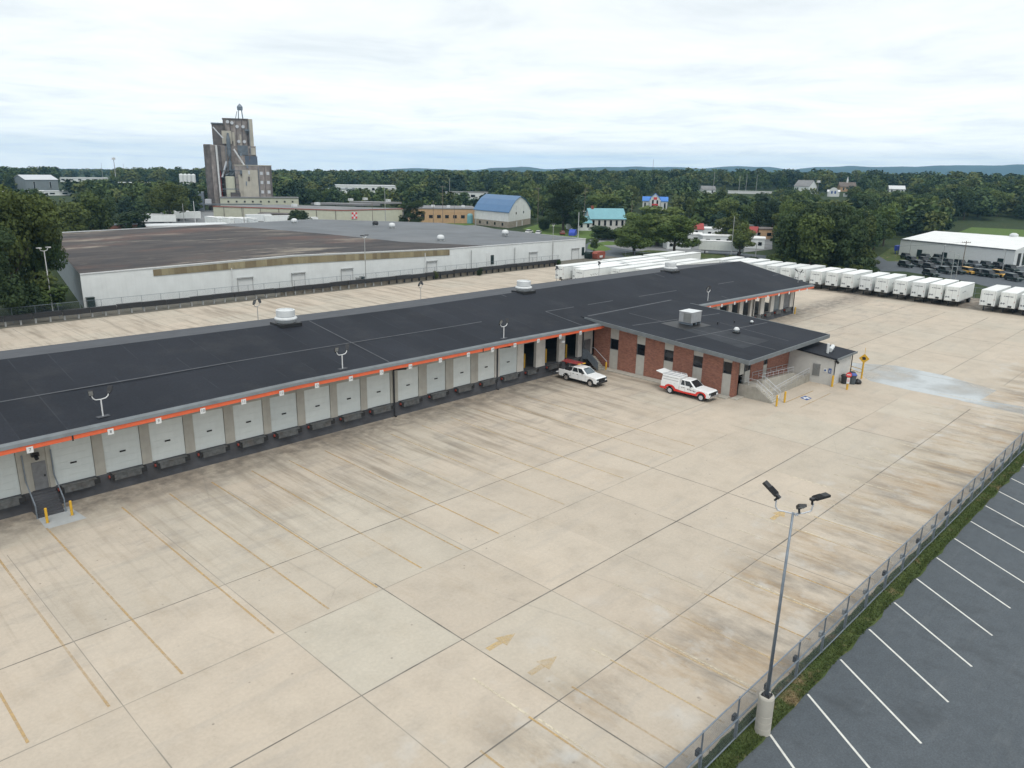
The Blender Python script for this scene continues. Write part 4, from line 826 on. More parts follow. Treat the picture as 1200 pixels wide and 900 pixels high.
for k in range(int((XF1 - XF0) / st)):
    x = XF0 + k * st; wv += ribbon(x, .08, x + hh, .08 + hh) + ribbon(x + hh, .08, x, .08 + hh)
o = fast_mesh('mesh', np.array(wv), 4, M['galv']); o.parent = FN; o.location = (-60, -13, 0)

LP = thing('floodlight_mast', 'tall floodlight mast with three dark heads on a round concrete footing by the fence', 'lamp post', (29.75, 12.35, 0))
mb = MB(); mb.lathe([(.36, 0), (.36, .32), (.345, .34), (.36, .36), (.36, .66), (.345, .68), (.36, .70), (.36, 1.0), (.345, 1.02), (.36, 1.04), (.36, 1.90), (.33, 1.98), (.12, 1.99)], 28); mb.build('footing', M['conc_light'], LP)
mb = MB(); mb.box(-.2, .2, -.2, .2, 1.98, 2.03)
for sx in (-.15, .15):
    for sy in (-.15, .15): mb.tube((sx, sy, 1.97), (sx, sy, 2.12), .025, n=6)
mb.build('base_plate', M['dark_plastic'], LP)
LEAN = Vector((.28, -.02, 0)); TOPZ = 11.0
mb = MB(); mb.tube((0, 0, 2.02), (LEAN.x, LEAN.y, TOPZ), .085, .05, 12); mb.build('pole', M['galv'], LP, smooth=True)
tp = Vector((LEAN.x, LEAN.y, TOPZ))
for nm, pts, hz_, pt_ in (('arm', [(0, 0, -.05), (-.2, .25, .02), (-.42, .5, .08), (-.5, .58, .25), (-.5, .58, .55)], 0.05, .62), ('arm', [(0, 0, -.02), (.08, -.12, -.12), (.13, -.2, -.05), (.13, -.2, .05)], 2.3, .6), ('arm', [(0, 0, -.05), (.3, -.32, -.02), (.5, -.55, .1), (.55, -.6, .45)], -2.0, .10)):
    mb = MB(); mb.path([tp + Vector(p) for p in pts], .035, 8); o = mb.build(nm, M['galv_light'], LP)
    l = tp + Vector(pts[-1]); h = MB(); h.box(-.155, .155, .0, .74 if hz_ != 2.3 else .45, -.05, .06); h.box(-.09, .09, -.18, 0, -.06, .05); h.tube((0, -.1, -.25), (0, -.1, -.02), .05, n=8)
    for k in range(6): h.box(-.14 + .054 * k, -.125 + .054 * k, .05, .42, .06, .085)
    ho = h.build('lamp_head', M['dark_plastic'], LP); ho.location = l + Vector((0, 0, .22)); ho.rotation_euler = (pt_, 0, hz_)
    q = MB(); q.box(-.13, .13, .04, .43, -.062, -.052); q.build('lens', M['pole_grey'], ho)

# ---------------------------------------------------------------- bollards, bins, signs, drum
def bollard(x, y, h, label, r=.09, red=False):
    t = thing('bollard', label, 'bollard', (x, y, 0), 0, 'yellow steel bollards around the buildings')
    mb = MB(); mb.lathe([(r, 0), (r, h - .04), (r * .8, h - .01), (r * .3, h + .01)], 14); mb.build('post', M['yellow'], t, smooth=False)
    mb = MB(); mb.lathe([(r * 1.9, .002), (r * 1.7, .02)], 14); mb.build('base_collar', M['conc_wall'], t)
    return t
bollard(12.75, 58.35, 1.15, 'left one of the two yellow bollards at the concrete pad below dock sign 7'); bollard(14.4, 58.5, 1.15, 'right one of the two yellow bollards at the concrete pad below dock sign 7')
b_ = bollard(78.65, 35.65, 1.28, 'yellow bollard with white top at the foot of the entrance steps', .11); mb = MB(); mb.box(-.12, .12, -.14, -.115, .98, 1.30); mb.build('small_sign', M['sign_white'], b_)
bollard(80.7, 35.7, 1.3, 'plain yellow bollard just right of the entrance steps', .11); bollard(91.35, 34.75, 1.42, 'yellow bollard at the near corner of the white annex', .13); bollard(76.95, 58.05, 1.1, 'yellow bollard between white pickup and brick wall', .11)
bollard(135.3, 59.9, 1.3, 'yellow bollard at the right end corner of the dock', .12)
t = thing('stop_post', 'yellow post with red octagon and white notice in front of the blue lidded bin', 'sign post', (91.5, 33.0, 0))
mb = MB(); mb.lathe([(.12, 0), (.12, 1.9), (.05, 1.93)], 12); mb.build('post', M['yellow'], t)
mb = MB(); mb.prism([(.34 * math.cos(math.pi / 8 + k * math.pi / 4), 1.86 + .34 * math.sin(math.pi / 8 + k * math.pi / 4)) for k in range(8)], -.16, -.13); o = mb.build('stop_plate', M['sign_red'], t)
mb = MB(); mb.box(-.175, -.162, -.22, .22, 1.82, 1.92); mb.build('plate_band', M['sign_white'], o)
mb = MB(); mb.box(-.16, -.135, -.17, .17, .78, 1.5); mb.build('notice', M['sign_white'], t); o = t.children[-1]; q = MB(); q.box(-.172, -.162, -.12, .12, 1.2, 1.26); q.box(-.172, -.162, -.12, .12, 1.05, 1.10); q.build('notice_text', M['sign_red'], o)
t.rotation_euler = (0, 0, .45)
t = thing('warning_sign', 'yellow diamond sign with a truck symbol on a yellow post and pipe barrier', 'road sign', (98.1, 33.8, 0))
mb = MB(); mb.tube((0, 0, 0), (0, 0, 2.1), .11, n=12); mb.build('post', M['yellow'], t)
mb = MB(); mb.tube((0, 0, 2.1), (0, 0, 4.0), .025, n=6); mb.build('whip', M['yellow'], t)
mb = MB(); mb.prism([(0, 2.0), (.62, 2.62), (0, 3.24), (-.62, 2.62)], -.15, -.12); o = mb.build('diamond_plate', M['yellow'], t); q = MB(); q.prism([(-.18, 2.45), (.2, 2.45), (.2, 2.62), (.28, 2.74), (.05, 2.86), (-.18, 2.78)], -.165, -.152); q.build('truck_symbol', M['black'], o)
mb = MB(); mb.tube((2.2, 2.5, 0), (2.2, 2.5, 1.3), .12, n=12); mb.build('second_post', M['yellow'], t)
for z in (.7, 1.15):
    mb = MB(); mb.tube((0, 0, z), (2.2, 2.5, z), .035, n=8); mb.build('pipe_rail', M['yellow'], t)
t.rotation_euler = (0, 0, .3)
def bin_(x, y, mat, lid, label, s=1.0):
    t = thing('refuse_bin', label, 'bin', (x, y, 0), 0)
    mb = MB(); mb.lathe([(.30*s, 0), (.36*s, .85*s), (.40*s, .9*s), (.40*s, .95*s)], 20); mb.build('barrel', M[mat], t)
    mb = MB(); mb.lathe([(.41*s, .96*s), (.41*s, 1.02*s), (.28*s, 1.16*s), (.06, 1.2*s)], 20); mb.build('lid', M[lid], t, smooth=True)
bin_(94.6, 33.6, 'grey_bin', 'blue_bin', 'grey round bin with blue domed lid beside the annex', 1.15); bin_(95.6, 34.1, 'grey_bin', 'dark_plastic', 'dark bin with black lid behind the blue lidded bin', 1.1); bin_(94.0, 34.4, 'dark_plastic', 'dark_plastic', 'black bin between annex wall and blue lidded bin', 1.0)
mb = MB(); mb.lathe([(.45, 0), (.62, .15), (.6, .4), (.4, .62), (.12, .72), (.1, .8)], 14); o = mb.build('rubbish_bag', M['black'], smooth=True); o.location = (95.2, 33.2, 0); o.scale = (.8, .8, .8); tag(o, 'black full rubbish bag on the concrete right of the bins', 'bag')
mb = MB(); mb.quad(*[(p.x, p.y, .009) for p in (G(*q) for q in [(937.5, 466.2), (943.5, 463.8), (951.5, 466.8), (945.5, 469.2)])]); o = mb.build('accessible_marking', M['blue_paint'], fixn=False); struct(o)
mb = MB(); c0 = G(944.5, 466.5); mb.quad((c0.x - .5, c0.y - .12, .013), (c0.x + .5, c0.y - .12, .013), (c0.x + .5, c0.y + .12, .013), (c0.x - .5, c0.y + .12, .013)); mb.quad((c0.x - .12, c0.y - .4, .0135), (c0.x + .25, c0.y - .4, .0135), (c0.x + .25, c0.y + .4, .0135), (c0.x - .12, c0.y + .4, .0135)); struct(mb.build('accessible_symbol', M['sign_white'], fixn=False))
mb = MB()
for a, b in (((921, 471.5), (953, 458)), ((938, 477.5), (973, 461))):
    p, q = G(*a), G(*b); strip(mb, p.x, p.y, q.x, q.y, .13, .009)
struct(mb.build('accessible_stall_lines', M['yellow_line'], fixn=False))

# ---------------------------------------------------------------- vehicles
def arch(cx, r, zc, zb, n=9, flip=False):
    a0 = math.asin(max(-1, min(1, (zb - zc) / r))); pts = []
    for i in range(n + 1):
        a = a0 + (math.pi - 2 * a0) * i / n; pts.append((cx + r * math.cos(a), zc + r * math.sin(a)))
    return pts                                                   # front to rear
def wheel(t, x, y, r, w, rim='chrome'):
    s = 1 if y > 0 else -1
    wm = MB(); wm.v = []; 
    mb = MB(); n = 22; prof = [(r * .62, -w/2), (r * .95, -w/2), (r, -w/2 + .05), (r, w/2 - .05), (r * .95, w/2), (r * .62, w/2)]
    mb.lathe(prof, n); o = mb.build('wheel', M['rubber'], t); o.rotation_euler = (math.pi / 2, 0, 0); o.location = (x, y, r)
    q = MB(); q.lathe([(.02, w/2 - .06), (r * .2, w/2 - .02), (r * .28, w/2 - .07), (r * .56, w/2 - .05), (r * .62, w/2 + .004)], 18)
    q.v = [(a, b, -s * c if True else c) for a, b, c in q.v]; q.build('rim', M[rim], o); return o
def truck(name, label, loc, rz, L, wb, xcab, xhood, Hh, opts):
    """pickup; local +X is forward"""
    t = thing(name, label, 'pickup truck', loc, rz); Wd = 1.0; rw = .42
    xf = L / 2 - .98; xr = xf - wb; zb = .48
    prof = [(-L/2, zb + .1), (-L/2, .78), (xcab, .78), (xcab, 1.30), (xhood, 1.30), (xhood + .25, 1.28), (L/2 - .25, 1.17), (L/2 - .05, 1.05), (L/2, .85), (L/2, zb)]
    prof += [p for p in arch(xf, .52, rw, zb)] + [p for p in arch(xr, .52, rw, zb)] + [(-L/2 + .1, zb)]
    mb = MB(); mb.prism(prof, -Wd, Wd, axis='y'); mb.v = [(a, b, c) for a, b, c in mb.v]; mb.build('body', M['car_white'], t, bevel=.035)
    mb = MB()
    for s in (-1, 1): mb.box(-L/2, xcab - .03, min(s * Wd, s * (Wd - .09)), max(s * Wd, s * (Wd - .09)), .78, 1.32)
    mb.box(xcab - .12, xcab - .03, -Wd + .09, Wd - .09, .78, 1.36)
    if not opts.get('open_tail'): mb.box(-L/2, -L/2 + .07, -Wd + .09, Wd - .09, .78, 1.32)
    mb.build('cargo_bed', M['car_white'], t, bevel=.015)
    mb = MB(); mb.quad((-L/2 + .08, -Wd + .1, .80), (xcab - .13, -Wd + .1, .80), (xcab - .13, Wd - .1, .80), (-L/2 + .08, Wd - .1, .80)); mb.build('bed_liner', M['dark_plastic'], t, fixn=False)
    if opts.get('open_tail'):
        mb = MB(); mb.box(-L/2 - .55, -L/2 - .02, -Wd + .1, Wd - .1, .76, .83); mb.build('tailgate', M['car_white'], t, bevel=.01)
    x0, x1, x2, x3 = xcab + .02, xcab + .16, xhood - .85, xhood + .05; w0, w1 = .94, .74
    mb = MB(); mb.hexa([(x0, -w0, 1.30), (x3, -w0, 1.30), (x3, w0, 1.30), (x0, w0, 1.30)], [(x1, -w1, Hh), (x2, -w1, Hh), (x2, w1, Hh), (x1, w1, Hh)]); cab_o = mb.build('cab', M['car_white'], t, bevel=.05)
    def onside(s, fx0, fx1, f0, f1):
        def q(fx, fz):
            z = 1.30 + (Hh - 1.30) * fz; w_ = w0 + (w1 - w0) * fz + .012; a = x0 + (x1 - x0) * fz; b = x3 + (x2 - x3) * fz; return (a + (b - a) * fx, s * w_, z)
        return q(fx0, f0), q(fx1, f0), q(fx1, f1), q(fx0, f1)
    spl = opts.get('split', .48)
    for s in (-1, 1):
        for a, b in ((.07, spl - .02), (spl + .03, .90)):
            q = MB(); pts = onside(s, a, b, .12, .86); q.quad(*pts); q.build('side_window', M['glass_car'], cab_o, fixn=False)
    def onfront(f0, f1, m_=.86):
        def q(y, fz): return (x3 + (x2 - x3) * fz + .014, y * (w0 + (w1 - w0) * fz), 1.30 + (Hh - 1.30) * fz + .01)
        return q(-m_, f0), q(m_, f0), q(m_, f1), q(-m_, f1)
    q = MB(); q.quad(*onfront(.08, .9)); q.build('windscreen', M[opts.get('screen', 'glass_car')], cab_o, fixn=False)
    q = MB(); q.quad((x0 - .012 + .06 * .9, -.7, 1.5), (x0 - .012 + .06 * .9, .7, 1.5), (x1 - .03, .62, Hh - .1), (x1 - .03, -.62, Hh - .1)); q.build('rear_window', M['glass_car'], cab_o, fixn=False)
    for s in (-1, 1):
        mb = MB(); mb.box(x3 - .62, x3 - .48, min(s * .98, s * 1.22), max(s * .98, s * 1.22), 1.36, 1.60); mb.build('mirror', M['black'], t, bevel=.02)
        mb = MB(); mb.box(L/2 - .06, L/2 + .015, min(s * .62, s * .96), max(s * .62, s * .96), .86, 1.08); mb.build('headlight', M['glass_pale'], t, bevel=.01)
        mb = MB(); mb.box(-L/2 - .012, -L/2 + .02, min(s * .84, s * .98), max(s * .84, s * .98), .85, 1.2); mb.build('tail_light', M['car_red'], t)
        for xx in (xcab + .02, x0 + (x3 - x0) * spl, xhood - .12):
            mb = MB(); mb.box(xx - .008, xx + .008, min(s * 1.0, s * 1.003), max(s * 1.0, s * 1.003), .56, 1.27); mb.build('door_gap', M['text_grey'], t)
        for xx in (x0 + (x3 - x0) * spl - .22, x0 + .3):
            mb = MB(); mb.box(xx, xx + .16, min(s * 1.0, s * 1.02), max(s * 1.0, s * 1.02), 1.10, 1.15); mb.build('door_handle', M[opts.get('trim', 'dark_plastic')], t)
    mb = MB(); mb.box(L/2 - .04, L/2 + .02, -.6, .6, .72, 1.08)
    mb.build('grille', M['black'], t, bevel=.01)
    mb = MB(); mb.box(L/2 - .10, L/2 + .12, -.98, .98, .46, .72); mb.build('front_bumper', M[opts.get('bump', 'chrome')], t, bevel=.03)
    mb = MB(); mb.box(-L/2 - .16, -L/2 + .05, -.95, .95, .50, .70); mb.build('rear_bumper', M[opts.get('bump2', 'chrome')], t, bevel=.03)
    for xx in (xf, xr):
        for s in (-1, 1): wheel(t, xx, s * .86, rw, .28, opts.get('rim', 'chrome'))
    mb = MB(); mb.box(-L/2 + .3, L/2 - .3, -.7, .7, .30, .55); mb.build('chassis', M['rubber'], t)
    return t, (xf, xr, Wd, rw, zb)
rzv = -math.pi / 2
t1, _ = truck('pickup_truck', 'white crew cab pickup with red ladders on a rack parked at the open dock', (70.35, 56.55, 0), rzv, 5.9, 3.72, -1.05, 1.35, 1.93, dict(open_tail=True, bump='dark_plastic', bump2='chrome', rim='chrome', screen='glass_pale'))
mb = MB()
for xx in (-2.75, -1.2): mb.path([(xx, -.95, 1.32), (xx, -.9, 2.15), (xx, .9, 2.15), (xx, .95, 1.32)], .035, 6)
mb.build('ladder_rack', M['black'], t1)
mb = MB(); mb.box(-2.4, -1.9, -.5, .4, .82, 1.45); mb.build('toolbox', M['dark_plastic'], t1, bevel=.02)
mb = MB(); mb.box(-.1, .7, -.45, .45, 1.935, 1.985); mb.build('roof_panel', M['car_white'], t1, bevel=.015)
def ladder(yc, z, label, x0=-3.3, x1=.15):
    lt = thing('ladder', label, 'ladder', t1.location, rzv, 'ladders tied on the pickup rack')
    for s in (-1, 1):
        mb = MB(); mb.bar((x0, yc + s * .2, z), (x1, yc + s * .2, z), .09, .05); mb.build('rail', M['ladder_red'], lt)
    mb = MB()
    for k in range(11): mb.tube((x0 + .1 + (x1 - x0 - .2) * k / 10, yc - .2, z), (x0 + .1 + (x1 - x0 - .2) * k / 10, yc + .2, z), .018, n=6)
    mb.build('rungs', M['chrome'], lt)
    mb = MB(); mb.box(x1, x1 + .14, yc - .24, yc + .24, z - .04, z + .05); mb.build('end_cap', M['yellow'], lt)
ladder(-.35, 2.23, 'red fibreglass ladder on the pickup rack, on the dock stair side', -2.9, -.35); ladder(.3, 2.25, 'red fibreglass ladder with yellow end on the pickup rack, on the open dock side', -3.1, -.15)
mb = MB(); mb.lathe([(.25, 0), (.3, .1), (.3, .25), (.2, .3)], 12); o = mb.build('cable_coil', M['orange']); o.location = (70.1, 58.1, .82); tag(o, 'orange cable coil lying in the bed of the white pickup', 'cable')

t2, (xf, xr, Wd, rw, zb) = truck('service_truck', 'white service pickup with red lower band and raised canopy hatch by the brick wall', (75.0, 44.6, 0), rzv, 6.35, 4.1, -.72, 1.35, 2.0, dict(split=.36, rim='galv_light', bump='chrome', bump2='car_red'))
L = 6.35
for s in (-1, 1):
    prof = [(L/2 - .35, .78)] + [(L/2 - .35, zb)] + arch(xf, .53, rw, zb) + arch(xr, .53, rw, zb) + [(-L/2, zb + .02), (-L/2, .74), (xr - .72, .76)]
    prof += [(xr - .55, 1.0), (xr - .25, 1.13), (xr + .25, 1.13), (xr + .55, 1.0), (xr + .75, .76), (0, .68), (xf - .75, .72), (xf - .55, .98), (xf - .25, 1.10), (xf + .25, 1.08), (xf + .5, .95)]
    mb = MB(); mb.prism(prof, s * (Wd + .001), s * (Wd + .012), axis='y'); mb.build('red_band', M['car_red'], t2)
    for k, (a, w_) in enumerate([(.02, .16), (.24, .10), (.38, .22), (.64, .10), (.78, .18), (1.0, .12)]):
        mb = MB(); mb.bar((a + .35, s * (Wd + .004), 1.05 - .02 * k), (a + .35 + w_ * .8, s * (Wd + .004), 1.05 - .02 * k), .012, .11 + .03 * (k % 2)); mb.build('door_lettering', M['text_grey'], t2)
xc = -.78
mb = MB(); mb.hexa([(-L/2 + .02, -.97, 1.33), (xc, -.97, 1.33), (xc, .97, 1.33), (-L/2 + .02, .97, 1.33)], [(-L/2 + .12, -.86, 2.16), (xc - .02, -.86, 2.16), (xc - .02, .86, 2.16), (-L/2 + .12, .86, 2.16)]); can = mb.build('canopy', M['car_white'], t2, bevel=.03)
for s in (-1, 1):
    q = MB(); q.bar((-L/2 + .2, s * .945, 1.66), (xc - .1, s * .945, 1.66), .012, .03); q.build('canopy_door_gap', M['text_grey'], can)
    q = MB(); q.bar((-L/2 + .15, s * .905, 1.95), (xc - .05, s * .905, 1.95), .012, .03); q.build('canopy_door_gap', M['text_grey'], can)
    q = MB(); q.bar((-L/2 + .1, s * .8, 2.26), (xc - .1, s * .8, 2.26), .05, .05); q.build('rack_rail', M['galv_light'], can)
for k in range(4):
    q = MB(); q.bar((-L/2 + .3 + k * .65, -.82, 2.21), (-L/2 + .3 + k * .65, .82, 2.21), .05, .06); q.build('rack_bar', M['galv_light'], can)
mb = MB(); mb.hexa([(-L/2 - .85, -.85, 2.30), (-L/2 + .1, -.86, 2.14), (-L/2 + .1, .86, 2.14), (-L/2 - .85, .85, 2.30)], [(-L/2 - .85, -.85, 2.37), (-L/2 + .1, -.86, 2.21), (-L/2 + .1, .86, 2.21), (-L/2 - .85, .85, 2.37)]); mb.build('rear_hatch', M['car_white'], t2, bevel=.01)

# ---------------------------------------------------------------- trailers
def squiggle(mb, x0, z0, w, h, y, flip):
    """handwritten style mark standing on a vertical face"""
    pts = []
    for i in range(40):
        u = i / 39; pts.append((u * w, math.sin(u * 21) * h * .32 * (1 - .5 * u) + (h * .25 * math.sin(u * 3))))
    for (a, b), (c, d) in zip(pts, pts[1:]):
        mb.bar(flip(x0 + a, z0 + b), flip(x0 + c, z0 + d), .012, .05 if b < d else .09)
def make_trailer(name, L, mark=True, group='white box trailers parked nose out along the yard edge'):
    """local: nose at x=0 facing -X, body towards +X"""
    t = thing(name, 'white box trailer', 'trailer', (0, 0, 0), 0, group); w = 1.27; z0, z1 = 1.18, 4.05
    mb = MB(); mb.box(0, L, -w, w, z0, z1); mb.build('box', M['trailer_white'], t, bevel=.04)
    mb = MB(); mb.box(.05, L - .05, -w + .04, w - .04, z1 + .002, z1 + .05); mb.build('roof_skin', M['trailer_roof'], t)
    for s in (-1, 1):
        mb = MB(); mb.box(.02, L - .02, min(s * w, s * (w + .02)), max(s * w, s * (w + .02)), z1 - .14, z1 - .04); mb.build('top_rail', M['ac_metal'], t)
        mb = MB(); mb.box(.02, L - .02, min(s * w, s * (w + .02)), max(s * w, s * (w + .02)), z0 - .06, z0 + .12); mb.build('bottom_rail', M['ac_metal'], t)
        mb = MB(); mb.box(1.7, 1.85, min(s * .75, s * .9), max(s * .75, s * .9), .12, z0); mb.box(1.62, 1.93, min(s * .7, s * .95), max(s * .7, s * .95), 0, .12); mb.build('landing_leg', M['black'], t)
        for xx in (L - 1.4,):
            o = MB(); o.lathe([(.3, -.28), (.5, -.26), (.52, -.2), (.52, .2), (.5, .26), (.3, .28)], 18); q = o.build('wheel', M['rubber'], t); q.rotation_euler = (math.pi / 2, 0, 0); q.location = (xx, s * .92, .52)
            o = MB(); o.lathe([(.05, -.2), (.3, -.286), (.3, .286), (.05, .2)], 14); o.build('rim', M['pole_grey'], q)
    mb = MB(); mb.box(.6, L - .3, -.55, .55, z0 - .28, z0 - .01); mb.box(L - 1.75, L - 1.05, -.7, .7, .4, .9); mb.build('underframe', M['black'], t)
    mb = MB(); mb.box(L - .1, L, -1.1, 1.1, .5, .62); mb.build('rear_guard', M['black'], t)
    if mark:
        mb = MB()
        for k, (a, b) in enumerate([(-.75, -.55), (-.45, .1), (.16, .30), (.36, .78)]): mb.box(-.015, -.004, -b, -a, 3.28 - .02 * (k % 2), 3.40)
        mb.build('nose_lettering', M['text_pale'], t)
        mb = MB()
        for yy in (-1.12, -.02, 1.12): mb.box(-.012, -.002, yy - .025, yy + .025, 1.3, 3.95)
        mb.build('door_bar', M['ac_metal'], t)
        for yy in (.55, .95):
            mb = MB(); mb.prism([(yy, 1.75), (yy + .2, 1.95), (yy, 2.15), (yy - .2, 1.95)], -.02, -.004); mb.prism([(yy, 1.83), (yy + .12, 1.95), (yy, 2.07), (yy - .12, 1.95)], -.028, -.0205); mb.build('placard', M['text_pale'], t)
        mb = MB(); mb.box(-.10, -.002, -.75, -.15, 1.28, 1.62); mb.build('hose_bracket', M['dark_plastic'], t)
        mb = MB(); mb.box(-.03, -.002, -1.16, -1.06, 2.3, 2.5); mb.build('marker_lamp', M['bumper_red'], t)
        mb = MB(); squiggle(mb, 2.2, 2.75, 2.6, .55, -1.29, lambda a, b: (a, -1.276, b)); mb.build('side_script', M['text_pale'], t)
    return t
TR = make_trailer('box_trailer', 10.4); used = [0]
def put_trailer(proto, x, y, rz, label, first):
    o = proto if first else copy_tree(proto); o.location = (x, y, 0); o.rotation_euler = (0, 0, rz); o['label'] = label; o.scale = (1, 1, random.uniform(.965, 1.02)); return o
YT = [43.0, 46.05, 49.3, 52.9, 56.6, 60.0, 64.0, 67.4, 71.0, 74.7, 78.3, 81.9, 85.5, 89.1, 92.7, 96.3]
for k, y in enumerate(YT):
    put_trailer(TR, 167.2 + (y - 43) * .065 + random.uniform(-.25, .25), y, random.uniform(-.012, .012), f'{ORD[k]} white box trailer counted leftward from the gap in the parked row' if k else 'white box trailer with scripted side showing, first left of the gap', k == 0)
for k, y in enumerate([36.65, 33.35, 30.1, 26.85, 23.6]):
    put_trailer(TR, 166.6 + random.uniform(-.2, .2), y, random.uniform(-.012, .012), f'{ORD[k]} white box trailer right of the gap in the parked row', False)
TL = make_trailer('long_trailer', 15.6, True, 'long white trailers parked in lanes behind the dock roof')
LT = [(129.6, 112.0), (146.5, 112.3), (128.2, 105.2), (145.5, 105.0), (131.5, 108.6), (148.5, 108.7), (136, 101.4), (152.5, 101.2), (140, 97.8), (156, 97.4), (163.5, 112.2), (165, 108.3)]
pl = ['nearest the guard rail at the left', 'behind the nose trailer nearest the guard rail', 'with its bare nose corner just above the far eave', 'behind the one nearest the far eave', 'between the two leftmost noses', 'behind the one between the two leftmost noses', 'showing its script beyond the far eave', 'behind the scripted one', 'left of the rightmost ridge ventilator', 'behind the rightmost ridge ventilator', 'at the road end of the guard rail lane', 'at the road end of the middle lane']
for k, (x, y) in enumerate(LT):
    put_trailer(TL, x, y, random.uniform(-.012, .012), 'long white trailer ' + pl[k], k == 0)
#--SPLIT--
# ---------------------------------------------------------------- far yard edge and big white warehouse
def lerp(a, b, t): return a + (b - a) * t
def yrail(x): return 136.6 - (x - 20) * 0.017
GR = thing('guard_rail', 'long dark plank guard rail on short posts along the far edge of the yard', 'guard rail', (85, 135.6, 0))
rail = MB(); kk = 0
for k in range(72):
    x = 8 + 2.05 * k; y = yrail(x); mb = MB(); mb.box(x - .12, x + .12, y - .12, y + .12, 0, 1.15); W(mb, 'post', M['pole_grey'] if k < 45 else M['dark_plastic'], GR)
for k in range(36):
    x = 7.8 + 4.1 * k; mb = MB(); dz = random.uniform(-.06, .06); mb.bar((x, yrail(x) - .16, 1.2 + dz), (x + 4.0, yrail(x + 4.0) - .16, 1.2 + random.uniform(-.06, .06)), .24, .75); mb.bar((x, yrail(x) + .05, 1.6 + dz), (x + 4.0, yrail(x + 4) + .05, 1.6 + dz), .6, .08)
    W(mb, 'rail_plank', M['dark_plastic'], GR)
mb = MB(); mb.hexa([(75, yrail(75) + .3, 0), (156, yrail(156) + .3, 0), (156, yrail(156) + .9, 0), (75, yrail(75) + .9, 0)], [(75, yrail(75) + .3, .7), (156, yrail(156) + .3, 1.0), (156, yrail(156) + .9, 1.0), (75, yrail(75) + .9, .7)])
o = mb.build('retaining_wall', M['stone']); tag(o, 'low stained concrete retaining wall behind the right half of the guard rail', 'wall')
mb = MB(); mb.quad((-60, 136.4, .03), (184, 133, .03), (184, 142.2, .03), (-60, 144.5, .03)); struct(mb.build('gravel_strip', M['dirt'], fixn=False))
FF = thing('wire_fence', 'thin grey wire mesh fence standing between guard rail and white warehouse', 'fence', (85, 138, 0))
def yf(x): return 138.6 - (x - 20) * .018
for k in range(48):
    x = 4 + 3.25 * k; mb = MB(); mb.tube((x, yf(x), 0), (x, yf(x), 2.5), .035, n=5); W(mb, 'post', M['galv'], FF)
mb = MB(); mb.tube((4, yf(4), 2.48), (157, yf(157), 2.48), .03, n=5); W(mb, 'top_rail', M['galv'], FF)
wv = []
for k in range(int(153 / .16)):
    x = 4 + k * .16
    for a, b in ((x, x + 2.4), (x + 2.4, x)):
        wv += [(a - .004, yf(a), .05), (b - .004, yf(b), 2.46), (b + .004, yf(b), 2.46), (a + .004, yf(a), .05)]
o = fast_mesh('mesh', np.array(wv), 4, M['galv']); o.parent = FF; o.location = (-85, -138, 0)

WH = thing('white_warehouse', 'huge low white warehouse with weathered brown flat roof beyond the far yard', 'warehouse', (105, 142, 0))
fp = [(42, 143.9), (82, 142.9), (123.2, 141.8), (173.5, 140.5), (176, 207), (149, 244), (60, 231)]
tz = [6.15, 6.75, 5.75, 5.65, 5.8, 6.0, 6.2]
mb = MB()
for k in range(7):
    a, b = fp[k], fp[(k + 1) % 7]
    if k == 6: continue
    mb.quad((a[0], a[1], 0), (b[0], b[1], 0), (b[0], b[1], tz[(k+1) % 7]), (a[0], a[1], tz[k]))
W(mb, 'wall', M['wall_white'], WH, fixn=False)
mb = MB(); mb.quad((60, 231, 0), (42, 143.9, 0), (42, 143.9, 6.15), (60, 231, 6.2)); W(mb, 'side_wall', M['wall_grey'], WH, fixn=False)
def zt(x, y): return float(np.interp(x, [42, 82, 123.2, 173.5], [6.15, 6.75, 5.75, 5.65])) - .12 if y < 150 else 5.95
mb = MB(); mb.quad(*[(x, y, zt(x, y)) for x, y in [(42.1, 144.0), (82, 143.0), (123.2, 141.9), (137, 141.6), (123, 160), (120, 190), (110, 238), (60.1, 230.9)]]); W(mb, 'brown_roof', M['old_roof'], WH, fixn=False)
mb = MB(); mb.quad(*[(x, y, zt(x, y) + .01) for x, y in [(137, 141.6), (173.4, 140.6), (175.9, 207), (149, 243.9), (110, 238), (120, 190), (123, 160)]]); W(mb, 'grey_roof', M['grey_gravel'], WH, fixn=False)
mb = MB()
for a, b, za_, zb_ in ((fp[0], fp[1], 6.15, 6.75), (fp[1], fp[2], 6.75, 5.75), (fp[2], fp[3], 5.75, 5.65)): mb.bar((a[0], a[1], za_), (b[0], b[1], zb_), .3, .16)
W(mb, 'roof_coping', M['vent_white'], WH)
mb = MB(); mb.hexa([(55, 143.44, 4.75), (123.0, 141.70, 4.35), (123.0, 141.9, 4.35), (55, 143.6, 4.75)], [(55, 143.44, 6.0), (82, 142.74, 6.3), (82, 142.9, 6.3), (55, 143.6, 6.0)]) if False else None
for a, b, z0a, z0b, z1a, z1b in ((54, 82, 4.85, 5.05, 6.0, 6.45), (82, 123.2, 5.05, 4.2, 6.45, 5.5)):
    ya, yb = lerp(143.9, 141.8, (a - 42) / 81.2) - .12, lerp(143.9, 141.8, (b - 42) / 81.2) - .12
    mb.hexa([(a, ya, z0a), (b, yb, z0b), (b, yb + .1, z0b), (a, ya + .1, z0a)], [(a, ya, z1a), (b, yb, z1b), (b, yb + .1, z1b), (a, ya + .1, z1a)])
W(mb, 'plank_parapet', M['planks'], WH)
mb = MB(); mb.hexa([(42.6, 148, 4.3), (45.2, 160, 4.3), (45.3, 160, 4.3), (42.7, 148, 4.3)], [(42.6, 148, 5.9), (45.2, 160, 5.9), (45.3, 160, 5.9), (42.7, 148, 5.9)])
